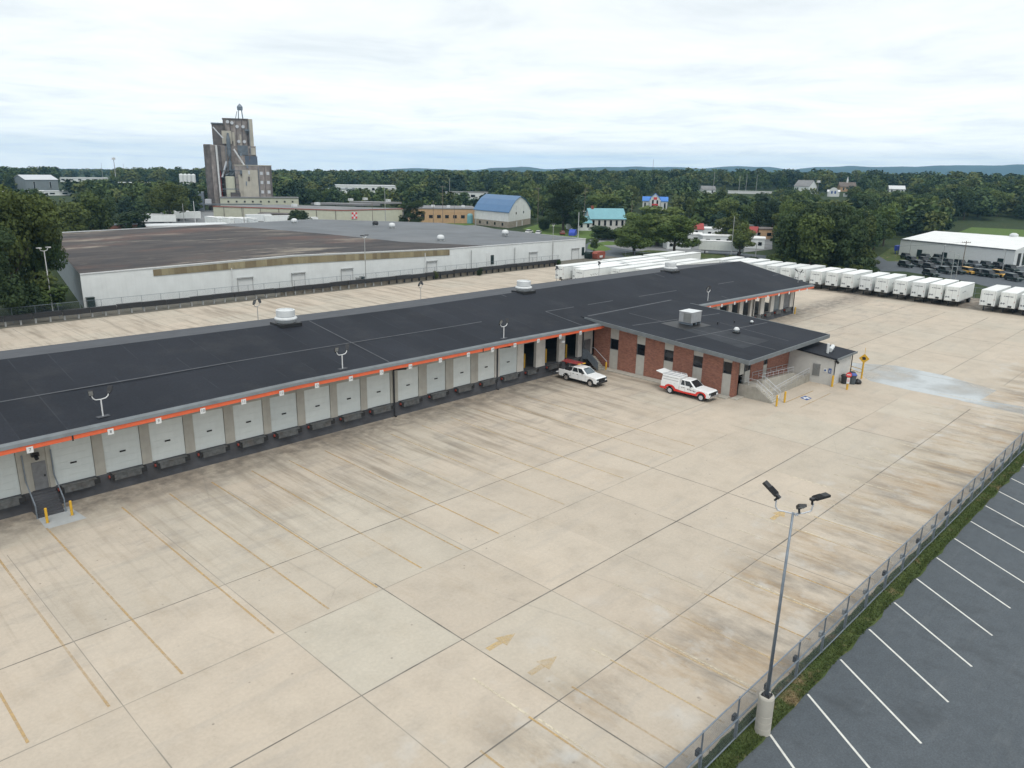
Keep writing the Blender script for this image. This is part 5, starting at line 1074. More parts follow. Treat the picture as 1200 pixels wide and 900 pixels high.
def yw(x): return float(np.interp(x, [42, 82, 123.2, 173.5], [143.9, 142.9, 141.8, 140.5]))
for x0, x1 in ((69.7, 72.7), (81.3, 84.2), (93.0, 95.8), (116.3, 119.2), (150.7, 153.6), (167.7, 170.6)):
    mb = MB(); y = yw(x0) - .12; mb.box(x0, x1, y - .02, y + .1, .1, 3.0); o = W(mb, 'roller_door', M['sign_white'], WH)
    q = MB(); q.box(x0 - .1, x0, y - .05, y + .05, 0, 3.1); q.box(x1, x1 + .12, y - .05, y + .05, 0, 3.1); q.box(x0 - .1, x1 + .12, y - .35, y + .05, 3.02, 3.2); q.build('door_frame', M['pole_grey'], o)
for x, h in ((68.5, 5.2), (115.6, 5.2), (130.0, 5.0), (145.0, 4.8), (159.6, 5.3)):
    mb = MB(); mb.tube((x, yw(x) - .35, .2), (x, yw(x) - .35, h), .1, n=6); W(mb, 'downpipe', M['pole_white'] if x < 120 else M['pole_grey'], WH)
for x in (136.8, 172.0):
    mb = MB(); y = yw(x) - .1; mb.box(x, x + 1.0, y - .05, y + .1, 1.0, 3.3); W(mb, 'man_door', M['dk_green'], WH)
mb = MB(); mb.box(135.3, 136.5, yw(135) - .1, yw(135) + .1, 1.2, 3.9); W(mb, 'roller_door', M['sign_white'], WH)
for k, (px, py) in enumerate([(345, 261.5), (440, 264.5), (459.5, 267), (516.5, 282), (592, 275.5)]):
    p = G(px, py, 6.0); t = thing('cap_vent', ['small white cap vent on the far edge of the warehouse roof', 'dark low vent on the grey warehouse roof', 'white cap vent mid grey warehouse roof', 'white cap vent close to the brown part of the warehouse roof', 'white cap vent on the grey warehouse roof below the blue barn'][k], 'roof vent', (p.x, p.y, 5.85), 0)
    mb = MB(); mb.box(-.7, .7, -.7, .7, 0, .5); mb.build('curb', M['pole_grey'], t)
    mb = MB(); mb.lathe([(.9, .5), (1.0, .8), (.9, 1.4), (.5, 1.65), (.05, 1.7)], 14); mb.build('hood', M['vent_white'] if k != 1 else M['dark_plastic'], t, smooth=True)
for k, (px, py, w_, h_, m_) in enumerate([(107.5, 363, 1.2, 2.1, 'dk_green'), (429, 336, .9, 1.6, 'pole_grey'), (436, 336, .9, 1.7, 'dk_green'), (573, 327, 2.4, 1.2, 'pole_grey'), (623, 318, 3.2, 1.2, 'pole_grey')]):
    p = G(px, py); t = thing('utility_cabinet', ['green upright cabinet by the near corner of the white warehouse', 'grey cabinet at the foot of the lamp post by the fence', 'green cabinet just right of the grey one by the fence', 'grey low loading platform under the first man door', 'grey low loading platform below a warehouse roller door'][k], 'cabinet', (p.x, max(p.y, yf(p.x) + 1.0), 0))
    mb = MB(); mb.box(-w_ / 2, w_ / 2, -.4, .4, .1, h_); mb.build('body', M[m_], t, bevel=.03)
    mb = MB(); mb.box(-w_ / 2 - .05, w_ / 2 + .05, -.45, .45, h_, h_ + .08); mb.build('cap', M[m_], t)
    mb = MB(); mb.box(-w_ / 2 - .04, w_ / 2 + .04, -.44, .44, 0, .1); mb.build('plinth', M['conc_wall'], t)
def tall_lamp(px, py, h, label, x=None):
    p = G(px, py); t = thing('lamp_post', label, 'lamp post', p, 0.4, 'tall lamp posts around the yards')
    mb = MB(); mb.tube((0, 0, 0), (0, 0, h), .11, .07, 8); mb.build('pole', M['pole_white'] if px < 100 else M['pole_grey'], t)
    mb = MB(); mb.path([(-.75, 0, h + .45), (-.6, 0, h + .1), (0, 0, h - .05), (.6, 0, h + .1), (.75, 0, h + .45)], .06, 6); mb.build('bullhorn', M['pole_white'], t)
    for s in (-1, 1):
        mb = MB(); mb.box(s * .85 - .25, s * .85 + .25, -.35, .35, h + .45, h + .62); mb.build('lamp_head', M['pole_white'] if px < 100 else M['dark_plastic'], t)
tall_lamp(62, 365, 10.2, 'white twin head lamp post in front of the big trees at the left'); tall_lamp(429, 334, 10.0, 'thin grey twin head lamp post before the plank parapet'); tall_lamp(647, 311.5, 10.3, 'thin grey twin head lamp post near the right end of the white warehouse')

# ---------------------------------------------------------------- trees
def blob_points(n, blobs, jitter):
    c = np.array([b[:3] for b in blobs]); r = np.array([b[3:6] for b in blobs]); wts = (r.prod(1)) ** (2 / 3); wts /= wts.sum()
    k = RNG.choice(len(blobs), n, p=wts); d = RNG.normal(size=(n, 3)); d /= np.linalg.norm(d, axis=1)[:, None]
    rad = RNG.uniform(jitter, 1.06, n) ** 0.6; p = c[k] + d * r[k] * rad[:, None]
    return p, d
def leaf_cloud(name, n, blobs, size, mat, jitter=.45, sq=1.0):
    p, d = blob_points(n, blobs, jitter)
    nrm = d * 0.8 + RNG.normal(size=(n, 3)) * .55 + np.array([0, 0, .35]); nrm /= np.linalg.norm(nrm, axis=1)[:, None]
    a = np.cross(nrm, RNG.normal(size=(n, 3))); a /= np.linalg.norm(a, axis=1)[:, None]; b = np.cross(nrm, a)
    s = (size * RNG.uniform(.55, 1.35, n))[:, None]; z = np.array([1, 1, sq])
    v = np.stack([p - a * s * .5 * z, p + b * s * .38 * z, p + a * s * .5 * z, p - b * s * .38 * z], 1)
    return v.reshape(-1, 3)
def crown_blobs(seed, kind):
    r = random.Random(seed); B = []
    if kind == 'round':
        for i in range(17):
            a = r.uniform(0, 6.28); q = r.uniform(.08, .30); z = r.uniform(.30, .86); f = math.sin(min(1, (z - .1) / .85) * math.pi) ** .5
            s = r.uniform(.13, .21); B.append((q * f * math.cos(a) * 1.1, q * f * math.sin(a) * 1.1, z, s, s, s * .72))
        B.append((0, 0, .55, .24, .24, .27))
    elif kind == 'oak':
        for i in range(24):
            a = r.uniform(0, 6.28); z = r.uniform(.22, .9); f = (1 - ((z - .5) / .52) ** 2) ** .5; q = r.uniform(.15, .37) * f
            s = r.uniform(.10, .17); B.append((q * math.cos(a), q * math.sin(a), z, s, s, s * .6))
        B.append((0, 0, .55, .22, .22, .25))
    elif kind == 'tall':
        for i in range(16):
            a = r.uniform(0, 6.28); z = r.uniform(.25, .92); f = .34 * (1 - abs(z - .5) * 1.2); q = r.uniform(.3, 1) * f
            s = r.uniform(.13, .2); B.append((q * math.cos(a), q * math.sin(a), z, s, s, s * .7))
        B.append((0, 0, .55, .2, .2, .33))
    elif kind == 'bush':
        for i in range(11):
            a = r.uniform(0, 6.28); q = r.uniform(0, .3); z = r.uniform(.2, .72); s = r.uniform(.16, .24); B.append((q * math.cos(a), q * math.sin(a), z, s, s, s * .95))
        B.append((0, 0, .4, .34, .34, .38))
    return B
CROWN = {}
def crown_mesh(key, seed, kind, n, size, mat):
    o = fast_mesh('crown', leaf_cloud('crown', n, crown_blobs(seed, kind), size, mat), 4, mat); me = o.data; bpy.data.objects.remove(o); CROWN[key] = me
crown_mesh('big0', 1, 'oak', 15000, .030, M['leaf']); crown_mesh('big1', 2, 'round', 15000, .030, M['leaf']); crown_mesh('bigd', 3, 'oak', 13000, .030, M['leaf_dark'])
crown_mesh('fine', 8, 'oak', 9000, .036, M['leaf_light']); crown_mesh('bigl', 9, 'oak', 12000, .030, M['leaf_light'])
for k in range(4):
    crown_mesh(f'mid{k}', 20 + k, ['round', 'oak', 'tall', 'round'][k], 3200, .062, M['leaf']); crown_mesh(f'midd{k}', 30 + k, ['oak', 'tall', 'round', 'oak'][k], 3200, .062, M['leaf_dark'])
crown_mesh('midl', 41, 'round', 3200, .062, M['leaf_light']); crown_mesh('midl1', 42, 'oak', 3200, .062, M['leaf_light'])
crown_mesh('bush', 50, 'bush', 3000, .075, M['leaf']); crown_mesh('bushd', 51, 'bush', 3000, .075, M['leaf_dark'])
def trunk_mesh():
    mb = MB(); mb.tube((0, 0, -.02), (.01, 0, .22), .028, .022, 8); mb.tube((.01, 0, .22), (0, .01, .6), .022, .008, 7)
    for a in range(6):
        t = a * 1.05; z = .2 + .05 * (a % 3); mb.tube((0, 0, z), (.2 * math.cos(t), .2 * math.sin(t), z + .24), .011, .004, 5)
    o = mb.build('trunk', M['bark'], fixn=False); me = o.data; bpy.data.objects.remove(o); return me
TRUNK = trunk_mesh()
def tree_at(loc, w, h, key, label, group=None, name='tree', cat='tree', trunk=True):
    t = thing(name, label, cat, loc, random.uniform(0, 6.28), group); t.scale = (w, w, h)
    c = bpy.data.objects.new('crown', CROWN[key]); COL.objects.link(c); c.parent = t
    if trunk: b = bpy.data.objects.new('trunk', TRUNK); COL.objects.link(b); b.parent = t
    return t
def proj(p):
    d = Vector(p) - Vector((0, 0, H)); z = d.dot(fw); return 600 + F_PX * d.dot(rt2) / z, 450 - F_PX * d.dot(up2) / z
def tree_px(px, by, ty, wpx, key, label, group=None, **k):
    p = G(px, by); d = p.length; mpp = math.hypot(p.x * math.cos(YAW) + p.y * math.sin(YAW), 0) / F_PX
    h = (by - ty) * mpp * 1.03; w = wpx * mpp / .86; p.z = 0
    return tree_at(p, w, h, key, label, group, **k)
# single trees that stand out
tree_px(20, 366, 214, 110, 'big0', 'tallest dark broadleaf tree at the left picture edge behind the guard rail')
tree_px(48, 360, 246, 62, 'big1', 'broad tree overhanging the near corner of the weathered warehouse roof')
tree_px(-12, 380, 250, 90, 'bigd', 'dark tree cut by the left picture edge behind the guard rail')
tree_px(52, 364, 322, 58, 'bush', 'green leafy bush at the foot of the white twin head lamp post', name='bush', cat='bush', trunk=False)
tree_px(26, 370, 330, 50, 'bushd', 'dark bush behind the guard rail under the tallest left tree', name='bush', cat='bush', trunk=False)
tree_px(152, 275, 246, 44, 'bushd', 'dense dark rounded tree touching the far edge of the warehouse roof')
tree_px(200, 262, 213, 46, 'big1', 'dark spreading tree standing in the truck lot left of the grain mill')
tree_px(350, 268, 246, 30, 'bushd', 'dark dome shaped shrub before the long feed warehouse', name='shrub', cat='shrub')
tree_px(484, 268, 236, 32, 'bigd', 'dark round tree at the right end of the feed warehouse')
tree_px(743, 298, 250, 62, 'bigl', 'broad green tree with bare trunk on the grass island by the road')
tree_px(790, 299, 252, 60, 'fine', 'wide bright green tree right of the broad road tree, above the white trailers')
tree_px(770, 288, 243, 80, 'midl1', 'yellow green tree top behind the broad road tree')
tree_px(866, 301, 262, 32, 'fine', 'small full tree with a pole behind it, beside the parked white semi trailer')
tree_px(852, 285, 254, 36, 'mid1', 'rounded green tree behind the small full tree among white roofs')
tree_px(696, 294, 280, 13, 'mid0', 'little tree on the lawn patch at the right end of the warehouse')
tree_px(511, 327, 316, 8, 'bush', 'small round shrub growing at the guard rail, left one', name='shrub', cat='shrub', trunk=False); tree_px(562, 323, 314, 7, 'bushd', 'small dark shrub growing at the guard rail below the plank parapet end', name='shrub', cat='shrub', trunk=False)
tree_px(655, 312, 304, 6, 'bushd', 'small dark shrub beside the noses of the long trailers', name='shrub', cat='shrub', trunk=False)
tree_px(709, 281, 264, 34, 'bushd', 'dark clipped hedge below the teal roofed house', name='hedge', cat='hedge', trunk=False); tree_px(727, 281, 266, 26, 'bushd', 'dark hedge right part below the teal roofed house', name='hedge', cat='hedge', trunk=False)
tree_px(638, 270, 255, 16, 'bushd', 'dark round shrub on the lawn right of the barn', name='shrub', cat='shrub', trunk=False)
tree_px(660, 272, 214, 52, 'bigd', 'big dark tree behind the lawn right of the barn')
tree_px(676, 274, 245, 24, 'midd0', 'dark tree left of the teal roofed house')

# views kept open: (px0, px1, y0, y1, distance of what stands there)
KEEP = [(553, 623, 228, 266, 350), (676, 737, 243, 276, 362), (796, 864, 252, 297, 330), (872, 903, 260, 285, 330), (1030, 1215, 258, 330, 260), (1118, 1215, 255, 275, 430), (238, 345, 120, 262, 455), (250, 478, 228, 262, 430), (476, 558, 234, 264, 400),
        (753, 783, 222, 243, 560), (820, 840, 217, 224, 760), (923, 950, 211, 219.5, 760), (965, 987, 222, 234, 640), (982, 1003, 206, 217, 800), (1039, 1061, 215, 224, 760), (34, 70, 205, 215, 700), (0, 50, 213, 221, 560), (62, 90, 227, 231, 520), (74, 128, 205, 210, 900), (144, 202, 205, 212, 700), (211, 234, 200, 213, 700),
        (380, 464, 211, 220, 690), (524, 572, 217, 225, 620), (140, 240, 236, 268, 330), (690, 800, 268, 300, 280), (600, 690, 258, 282, 300), (640, 672, 232, 240, 420), (165, 262, 258, 272, 290), (782, 800, 238, 262, 420), (852, 905, 221, 226, 700)]
def clear(p, w, h):
    d = p[0] * math.cos(YAW) + p[1] * math.sin(YAW); x, yb = proj(p); x2, yt = proj((p[0], p[1], p[2] + h * .95)); hw = w * .42 * F_PX / d
    for a, b, y0, y1, dd in KEEP:
        if d < dd and x + hw > a and x - hw < b and yt < y1 and yb > y0: return False
    return True
def scatter(n, px0, px1, d0, d1, hmin, hmax, keys, label, group, wfac=.75, mind=6.0, tries=40):
    pts = []; made = 0
    for _ in range(n * tries):
        if made >= n: break
        px = random.uniform(px0, px1); d = math.sqrt(random.uniform(d0 ** 2, d1 ** 2)); p = bearing(px, d); h = random.uniform(hmin, hmax); w = h * random.uniform(wfac * .8, wfac * 1.25)
        p.z = float(terrain(p.x, p.y)) - .1
        if any((p.x - q[0]) ** 2 + (p.y - q[1]) ** 2 < mind ** 2 for q in pts) or not clear(p, w, h): continue
        if 30 < p.x < 190 and 10 < p.y < 232: continue
        pts.append((p.x, p.y)); tree_at(p, w, h, random.choice(keys), label, group); made += 1
MIX = ['mid0', 'mid1', 'mid2', 'mid3', 'midd0', 'midd1', 'midd2', 'midl']; DK = ['midd0', 'midd1', 'midd2', 'midd3', 'mid1', 'mid2', 'mid0']
scatter(26, 868, 1050, 193, 214, 2.5, 4.5, ['bush', 'bushd'], 'low dark shrub at the foot of the wood behind the parked trailers', 'shrubs behind the trailer row', 1.5, 2.5)
scatter(50, 872, 1050, 198, 300, 12, 16, DK, 'dark dense tree in the wood directly behind the long row of parked trailers', 'trees directly behind the trailer row', .72, 5.5)
scatter(95, 800, 1230, 330, 520, 12, 17, MIX, 'green tree in the wide wood rising behind the parked trailers and white shed', 'trees of the wide right hand wood', .8, 7)
scatter(30, 1040, 1240, 430, 560, 13, 17, DK, 'dark tree at the edge of the green field above the white shed', 'trees edging the field', .75, 7)
scatter(38, 600, 800, 350, 560, 12, 16, MIX, 'green tree in the wood between the barn and the blue roofed store', 'trees behind the barn', .8, 7)
scatter(46, 335, 600, 420, 620, 10, 14, MIX, 'green tree in the belt behind the feed warehouse and tan building', 'trees behind the feed warehouse', .85, 7)
scatter(16, -30, 130, 225, 330, 13, 18, ['mid0', 'mid1', 'midd0', 'midd1', 'midd3'], 'dark tree in the grove behind the left end of the white warehouse', 'trees behind the left warehouse end', .85, 7)
scatter(26, 0, 245, 360, 640, 9, 14, MIX, 'green tree in the scattered woods left of the grain mill', 'trees left of the mill', .85, 8)

def far_wood():
    V = []; cell = {}; tint = []
    protos = [leaf_cloud('c', q, crown_blobs(60 + k, ['round', 'oak', 'round', 'oak'][k % 4]), sz, None, .55).reshape(-1, 3) for k, (q, sz) in enumerate([(420, .125)] * 4 + [(110, .24)] * 4)]
    def place(n, d0, d1, sp):
        for _ in range(n):
            px = random.uniform(-150, 1350); d = math.sqrt(random.uniform(d0 ** 2, d1 ** 2)); p = bearing(px, d); key = (int(p.x // sp), int(p.y // sp))
            if key in cell: continue
            h = (random.uniform(8, 16) if d < 900 else random.uniform(8, 12.5)) * (1.2 if px > 780 and 640 < d < 900 and random.random() < .5 else 1); w = h * random.uniform(.75, 1.5)
            p.z = float(terrain(p.x, p.y)) - .3
            if not clear(p, w, h): continue
            if -10 < p.x < 195 and 10 < p.y < 250: continue
            cell[key] = 1
            a = random.uniform(0, 6.28); v = protos[random.randrange(4) + (4 if d > 900 else 0)] * np.array([w, w, h]); ca, sa = math.cos(a), math.sin(a)
            tint.extend([(random.random(), random.random(), 0.0)] * (len(v) // 4))
            V.append(np.c_[v[:, 0] * ca - v[:, 1] * sa + p.x, v[:, 0] * sa + v[:, 1] * ca + p.y, v[:, 2] + p.z])
    place(10000, 305, 900, 11); place(9000, 900, 3200, 24)
    o = fast_mesh('far_wood', np.concatenate(V), 4, M['leaf_far']); at = o.data.attributes.new('tint', 'FLOAT_VECTOR', 'FACE'); at.data.foreach_set('vector', np.array(tint, dtype=np.float32).ravel()); tag(o, 'far woods reaching to the horizon', None, None, 'stuff')
def leaf_far():
    m, t, b = nodes('leaf_far'); tcn = N(t, 'ShaderNodeTexCoord'); v = tcn.outputs['Object']
    at = N(t, 'ShaderNodeAttribute', attribute_name='tint'); ts = N(t, 'ShaderNodeSeparateXYZ'); t.links.new(at.outputs['Vector'], ts.inputs[0])
    c = mixc(t, ts.outputs[0], (0.030, 0.055, 0.024), (0.092, 0.132, 0.044))
    c = mixc(t, ramp(t, ts.outputs[1], [(0.72, 0.0), (0.78, 0.7)]), c, (0.12, 0.135, 0.045)); c = mixc(t, ramp(t, ts.outputs[1], [(0.18, 0.8), (0.24, 0.0)]), c, (0.020, 0.038, 0.026))
    c = mixc(t, 1.0, c, ramp(t, noise(t, v, 0.5, 3, 0.6), [(0.3, 0.75), (0.7, 1.25)]), 'MULTIPLY')
    t.links.new(c, b.inputs['Base Color']); b.inputs['Roughness'].default_value = 0.8; b.inputs['Specular IOR Level'].default_value = 0.15; return m
M['leaf_far'] = leaf_far(); far_wood()

# ---------------------------------------------------------------- distant hills
def hill_ridge(name, dist, prof, mat, base=-120):
    pts = []; rs = random.Random(5)
    for px in np.arange(-200, 1420, 9):
        y = float(np.interp(px, [a for a, b in prof], [b for a, b in prof])) + .35 * math.sin(px * .05) + .25 * math.sin(px * .13 + 1); d = bearing(float(px), dist)
        hz_ = 195.5 + .018 * (px - 600); depth = dist * math.cos(math.atan2(d.y, d.x) - YAW); pts.append((d, H + (hz_ - y) / F_PX * depth))
    mb = MB(); n = len(pts); k = 7
    for j in range(k + 1):
        f = j / k; s = math.sin(f * math.pi) ** .8
        for i, (d, z) in enumerate(pts):
            q = d * (0.92 + .16 * f); mb.v.append((q.x, q.y, base + (z - base) * s + (0 if j in (0, k) or j == k // 2 else 4 * math.sin(i * .9 + j * 2))))
    for j in range(k):
        for i in range(n - 1): a = j * n + i; mb.f.append((a, a + 1, a + n + 1, a + n))
    o = mb.build(name, mat, smooth=True); struct(o)
M['hill'] = plain('hill', (0.035, 0.055, 0.045), 0.2, 0.004, 0.95)
hill_ridge('hills', 5000, [(-200, 206), (300, 206), (370, 202.5), (430, 199), (480, 197), (520, 197.3), (560, 199.5), (575, 196), (625, 196), (640, 197.5), (690, 195.7), (760, 195.5), (785, 194.5), (810, 197.5), (850, 195), (900, 195), (925, 198.5), (950, 195.5), (990, 194.5), (1030, 194.3), (1060, 194.5), (1100, 193), (1150, 192), (1200, 190.5), (1420, 189)], M['hill'])
#--SPLIT--
# ---------------------------------------------------------------- roads and lawns beyond the yard
def sheet(name, pts, mat, z=0.0):
    mb = MB(); q = [G(*p) for p in pts]; mb.quad(*[(p.x, p.y, z) for p in q])
    o = mb.build(name, mat, fixn=False)
    if o.data.polygons[0].normal.z < 0: o.data.flip_normals()
    return struct(o)
sheet('road', [(655, 307), (690, 284), (745, 286), (830, 293), (905, 300), (905, 308), (700, 304)], M['asphalt'], -.02)
sheet('road_light', [(690, 281), (712, 279), (760, 287), (830, 294), (830, 299), (745, 293.5), (700, 287)], M['road'], -.012)
sheet('lawn', [(612, 268), (640, 260), (690, 262), (700, 278), (685, 281), (650, 280)], M['lawn'], -.02); sheet('lawn', [(688, 291), (690, 286), (702, 285), (717, 292), (702, 296)], M['lawn'], -.008)
sheet('lawn', [(700, 284.5), (712, 282.5), (726, 284), (722, 287), (706, 287.5)], M['lawn'], -.008); sheet('lawn', [(728, 297), (760, 293), (850, 298), (850, 305), (735, 303)], M['verge'], -.004)
sheet('lawn', [(470, 264), (490, 259), (560, 260), (556, 263.5), (520, 265)], M['lawn'], -.02)
sheet('road_light', [(490, 268), (556, 263.5), (600, 272), (640, 278), (600, 285), (500, 280)], M['road'], -.03)
sheet('truck_lot', [(150, 247), (250, 246), (480, 262), (480, 285), (150, 285)], M['road'], -.03)
sheet('sales_lot', [(1005, 318), (1030, 300), (1210, 300), (1260, 345), (1200, 347), (1135, 330), (1060, 318)], M['asphalt'], -.02)
sheet('field_grass', [(1030, 300), (1045, 290), (1200, 290), (1300, 300), (1300, 312), (1040, 306)], M['verge'], -.015)
sheet('hill_meadow', [(1116, 275), (1150, 262), (1240, 256), (1400, 262), (1400, 290), (1110, 290)], M['lawn'], .05)
sheet('lawn', [(58, 236), (62, 229), (88, 226), (92, 233)], M['lawn'], .3)
sheet('back_lots', [(795, 285), (795, 262), (830, 256), (905, 266), (905, 292), (830, 300)], M['road'], -.03)

# ---------------------------------------------------------------- distant buildings
def frame(px, by, dist=None, rz=0.0):
    """local frame: x to the right of the view, y away; returns Empty placement and metres per map unit"""
    if dist is None: p = G(px, by); p.z = 0
    else: p = bearing(px, dist); p.z = float(terrain(p.x, p.y)) - .1
    a = math.atan2(p.y, p.x); depth = p.length * math.cos(a - YAW)
    return p, a - math.pi / 2 + rz, depth / F_PX
def part(t, name, mat, *boxes, bevel=0):
    mb = MB()
    for b in boxes: mb.box(*b)
    return mb.build(name, M[mat], t, bevel=bevel)
def gable(t, x0, x1, y0, y1, z0, z1, zr_, wall, roof, axis='x', over=.4, win=0, name='wall'):
    """house body with ridge along x or y"""
    mb = MB()
    if axis == 'x': mb.prism([(y0, z0), (y1, z0), (y1, z1), ((y0 + y1) / 2, zr_), (y0, z1)], x0, x1, axis='x')
    else: mb.prism([(x0, z0), (x1, z0), (x1, z1), ((x0 + x1) / 2, zr_), (x0, z1)], y0, y1, axis='y')
    w_ = mb.build(name, M[wall], t)
    mb = MB(); a, b = (y0, y1) if axis == 'x' else (x0, x1); m_ = (a + b) / 2; sl_ = (zr_ - z1) / (m_ - a); th = .18
    for e0 in (-1, 1):
        ea = m_ + e0 * (m_ - a + over); ez = z1 - over * sl_
        pr = [(m_, zr_ + .03), (ea, ez + .03), (ea, ez + th), (m_, zr_ + .03 + th)]
        if axis == 'x': mb.prism(pr, x0 - over, x1 + over, axis='x')
        else: mb.prism(pr, y0 - over, y1 + over, axis='y')
    mb.build('roof', M[roof], t)
    for k in range(win):
        xx = x0 + (x1 - x0) * (k + .5) / win
        o = part(t, 'window', 'glass_dark', (xx - .5, xx + .5, y0 - .06, y0 - .01, z0 + (z1 - z0) * .4, z0 + (z1 - z0) * .85))
        part(o, 'window_frame', 'sign_white', (xx - .6, xx - .5, y0 - .1, y0 - .01, z0 + (z1 - z0) * .38, z0 + (z1 - z0) * .87), (xx + .5, xx + .6, y0 - .1, y0 - .01, z0 + (z1 - z0) * .38, z0 + (z1 - z0) * .87))
    return w_

# grain and feed mill
p, rz, s = frame(286.5, 246); s *= .95; p += Vector((0, 0, 0)); ml = thing('grain_mill', 'tall weathered grey concrete grain mill tower with silos, pipes and pale lower block', 'grain mill', p, rz)
def X(px): return (px - 280) * s
def Z(y): return (246 - y) * s
mb = MB(); mb.box(X(263), X(291.5), 6, 20, 0, Z(142)); mb.build('main_tower', M['mill_conc'], ml)
for k in range(5):
    mb = MB(); xx = X(264 + 6.5 * k); mb.box(xx, xx + .5, 5.7, 6.0, Z(200), Z(142.5)); mb.build('rib', M['mill_dark'], ml)
part(ml, 'pale_tower_side', 'mill_pale', (X(291.6), X(296.4), 5, 17, 0, Z(141.2))); part(ml, 'tower_parapet', 'mill_dark', (X(262.5), X(292), 5.6, 20.4, Z(142), Z(140.8)))  # tower's lighter right face, added as a separate pale block
part(ml, 'left_tower', 'mill_dark', (X(250.5), X(262.9), 4, 15, 0, Z(148))); part(ml, 'left_tower_cap', 'mill_steel', (X(249.8), X(263.2), 3.6, 15.4, Z(148), Z(146.6)))
for k, (xx, tp_, r) in enumerate(((244.6, 172, 2.2), (249.6, 172.4, 2.1), (254.4, 173, 2.0))):
    mb = MB(); mb.lathe([(r * s / .445, 0), (r * s / .445, Z(tp_)), (r * .9 * s / .445, Z(tp_) + .4)], 18, (X(xx), 1.5)); mb.build('silo', M['mill_conc'] if k == 1 else M['mill_dark'], ml, smooth=False)
part(ml, 'middle_block', 'mill_conc', (X(253), X(272), 1, 5.8, 0, Z(172))); part(ml, 'blue_panel', 'mill_blue', (X(285), X(299), 2.2, 5.8, Z(194), Z(183.5))); part(ml, 'upper_block', 'mill_conc', (X(272), X(298), 2.6, 5.9, Z(200), Z(172)))
part(ml, 'window_block', 'mill_steel', (X(277.5), X(289), 2.1, 2.55, Z(182), Z(171.5))); part(ml, 'tan_panel', 'mill_pale', (X(291.5), X(297.5), 2.0, 2.55, Z(182), Z(174)))
part(ml, 'pale_panel', 'mill_pale', (X(261), X(271.8), .2, .95, Z(170), Z(155.5)))
part(ml, 'lower_block', 'mill_conc', (X(272.5), X(314), -3, 2.0, 0, Z(194.5))); part(ml, 'block_parapet', 'mill_pale', (X(272.2), X(314.3), -3.2, 2.1, Z(194.5), Z(193.6)))
part(ml, 'pale_front', 'mill_pale', (X(280.5), X(298), -3.9, -3.05, Z(231), Z(199.5))); part(ml, 'pale_step', 'mill_pale', (X(276), X(280.4), -3.6, -3.05, Z(231), Z(205)))
for xx in (302.2, 309.6):
    for yy in (203, 213.5, 224.5): part(ml, 'window', 'galv_light', (X(xx - 1.6), X(xx + 1.6), -3.12, -3.0, Z(yy + 1.8), Z(yy - 1.8)))
mb = MB(); mb.box(X(305.5), X(306.3), -3.25, -3.0, Z(231), Z(195)); mb.box(X(311.8), X(314), -3.2, -3.0, Z(231), Z(195)); mb.build('downpipe', M['mill_dark'], ml)
mb = MB(); mb.lathe([(X(285.2), Z(237)), (X(285.2), Z(207.5)), (X(284.4), Z(207))], 22, (X(266.5), -4)); mb.build('round_bin', M['cream_metal'], ml)
part(ml, 'bin_band', 'mill_steel', (X(257.5), X(276), -8.9, -8.3, Z(221.5), Z(220.6))); part(ml, 'shed_opening', 'mill_dark', (X(266), X(277), -6.9, -6.5, Z(231), Z(225)))
for k, (a, b, y0, y1) in enumerate(((265.2, 270.8, 186, 164),)):
    mb = MB(); mb.lathe([(.3, Z(190)), (X(282.2), Z(183)), (X(282.2), Z(165)), (.6, Z(161)), (.5, Z(158))], 14, (X(267.8), -.9)); mb.build('cyclone', M['mill_steel'], ml)
    mb = MB(); mb.tube((X(267.8), -.9, Z(190)), (X(267.8), -.9, Z(206)), .9, n=10); mb.build('cyclone_duct', M['mill_steel'], ml)
for a, b, r, m_ in (((273, 176), (283.5, 194), .45, 'pole_white'), ((252, 152), (262, 164), .35, 'galv_light'), ((254, 172), (254.6, 236), .5, 'pole_white'), ((256.5, 200), (256.5, 236), .3, 'bumper_red'), ((262, 206), (275, 198), .6, 'mill_steel'), ((270, 206), (274, 196), .8, 'mill_steel'), ((258, 208), (264, 190), .5, 'galv_light')):
    mb = MB(); mb.tube((X(a[0]), -1.4, Z(a[1])), (X(b[0]), -1.4, Z(b[1])), r, n=8); mb.build('pipe', M[m_], ml)
for k, (xx, yy) in enumerate(((268.5, 145), (273.3, 146), (278.8, 150), (285.5, 150), (279.5, 167), (285.8, 167))):
    mb = MB(); mb.tube((X(xx), 5.5, Z(yy)), (X(xx), 6.1, Z(yy)), .85, n=12); mb.build('round_vent', M['galv_light'], ml)
part(ml, 'balcony', 'mill_steel', (X(287), X(292), 4.2, 5.9, Z(155), Z(153)))
for xx in (281, 286):
    for yy in (8, 13): 
        mb = MB(); mb.tube((X(xx + (1 if xx < 283 else -1)) , yy, Z(128)), (X(xx), yy, Z(141)), .25, n=6); mb.build('headframe_leg', M['galv'], ml)
mb = MB(); mb.lathe([(1.4, Z(131)), (1.5, Z(127)), (.8, Z(125)), (.15, Z(123.5))], 12, (X(283.4), 10.5)); mb.build('headframe_cap', M['galv'], ml)
rm = random.Random(3)
for k in range(16):
    xx = rm.uniform(262, 290); yy = rm.uniform(176, 226); w_ = rm.uniform(.8, 2.2); part(ml, 'duct_box', rm.choice(['mill_steel', 'galv_light', 'mill_pale', 'mill_dark', 'galv']), (X(xx), X(xx + w_), -1.6 if xx < 272 else -4.2, .9 if xx < 272 else -3.0, Z(yy), Z(yy - rm.uniform(1.5, 6))))
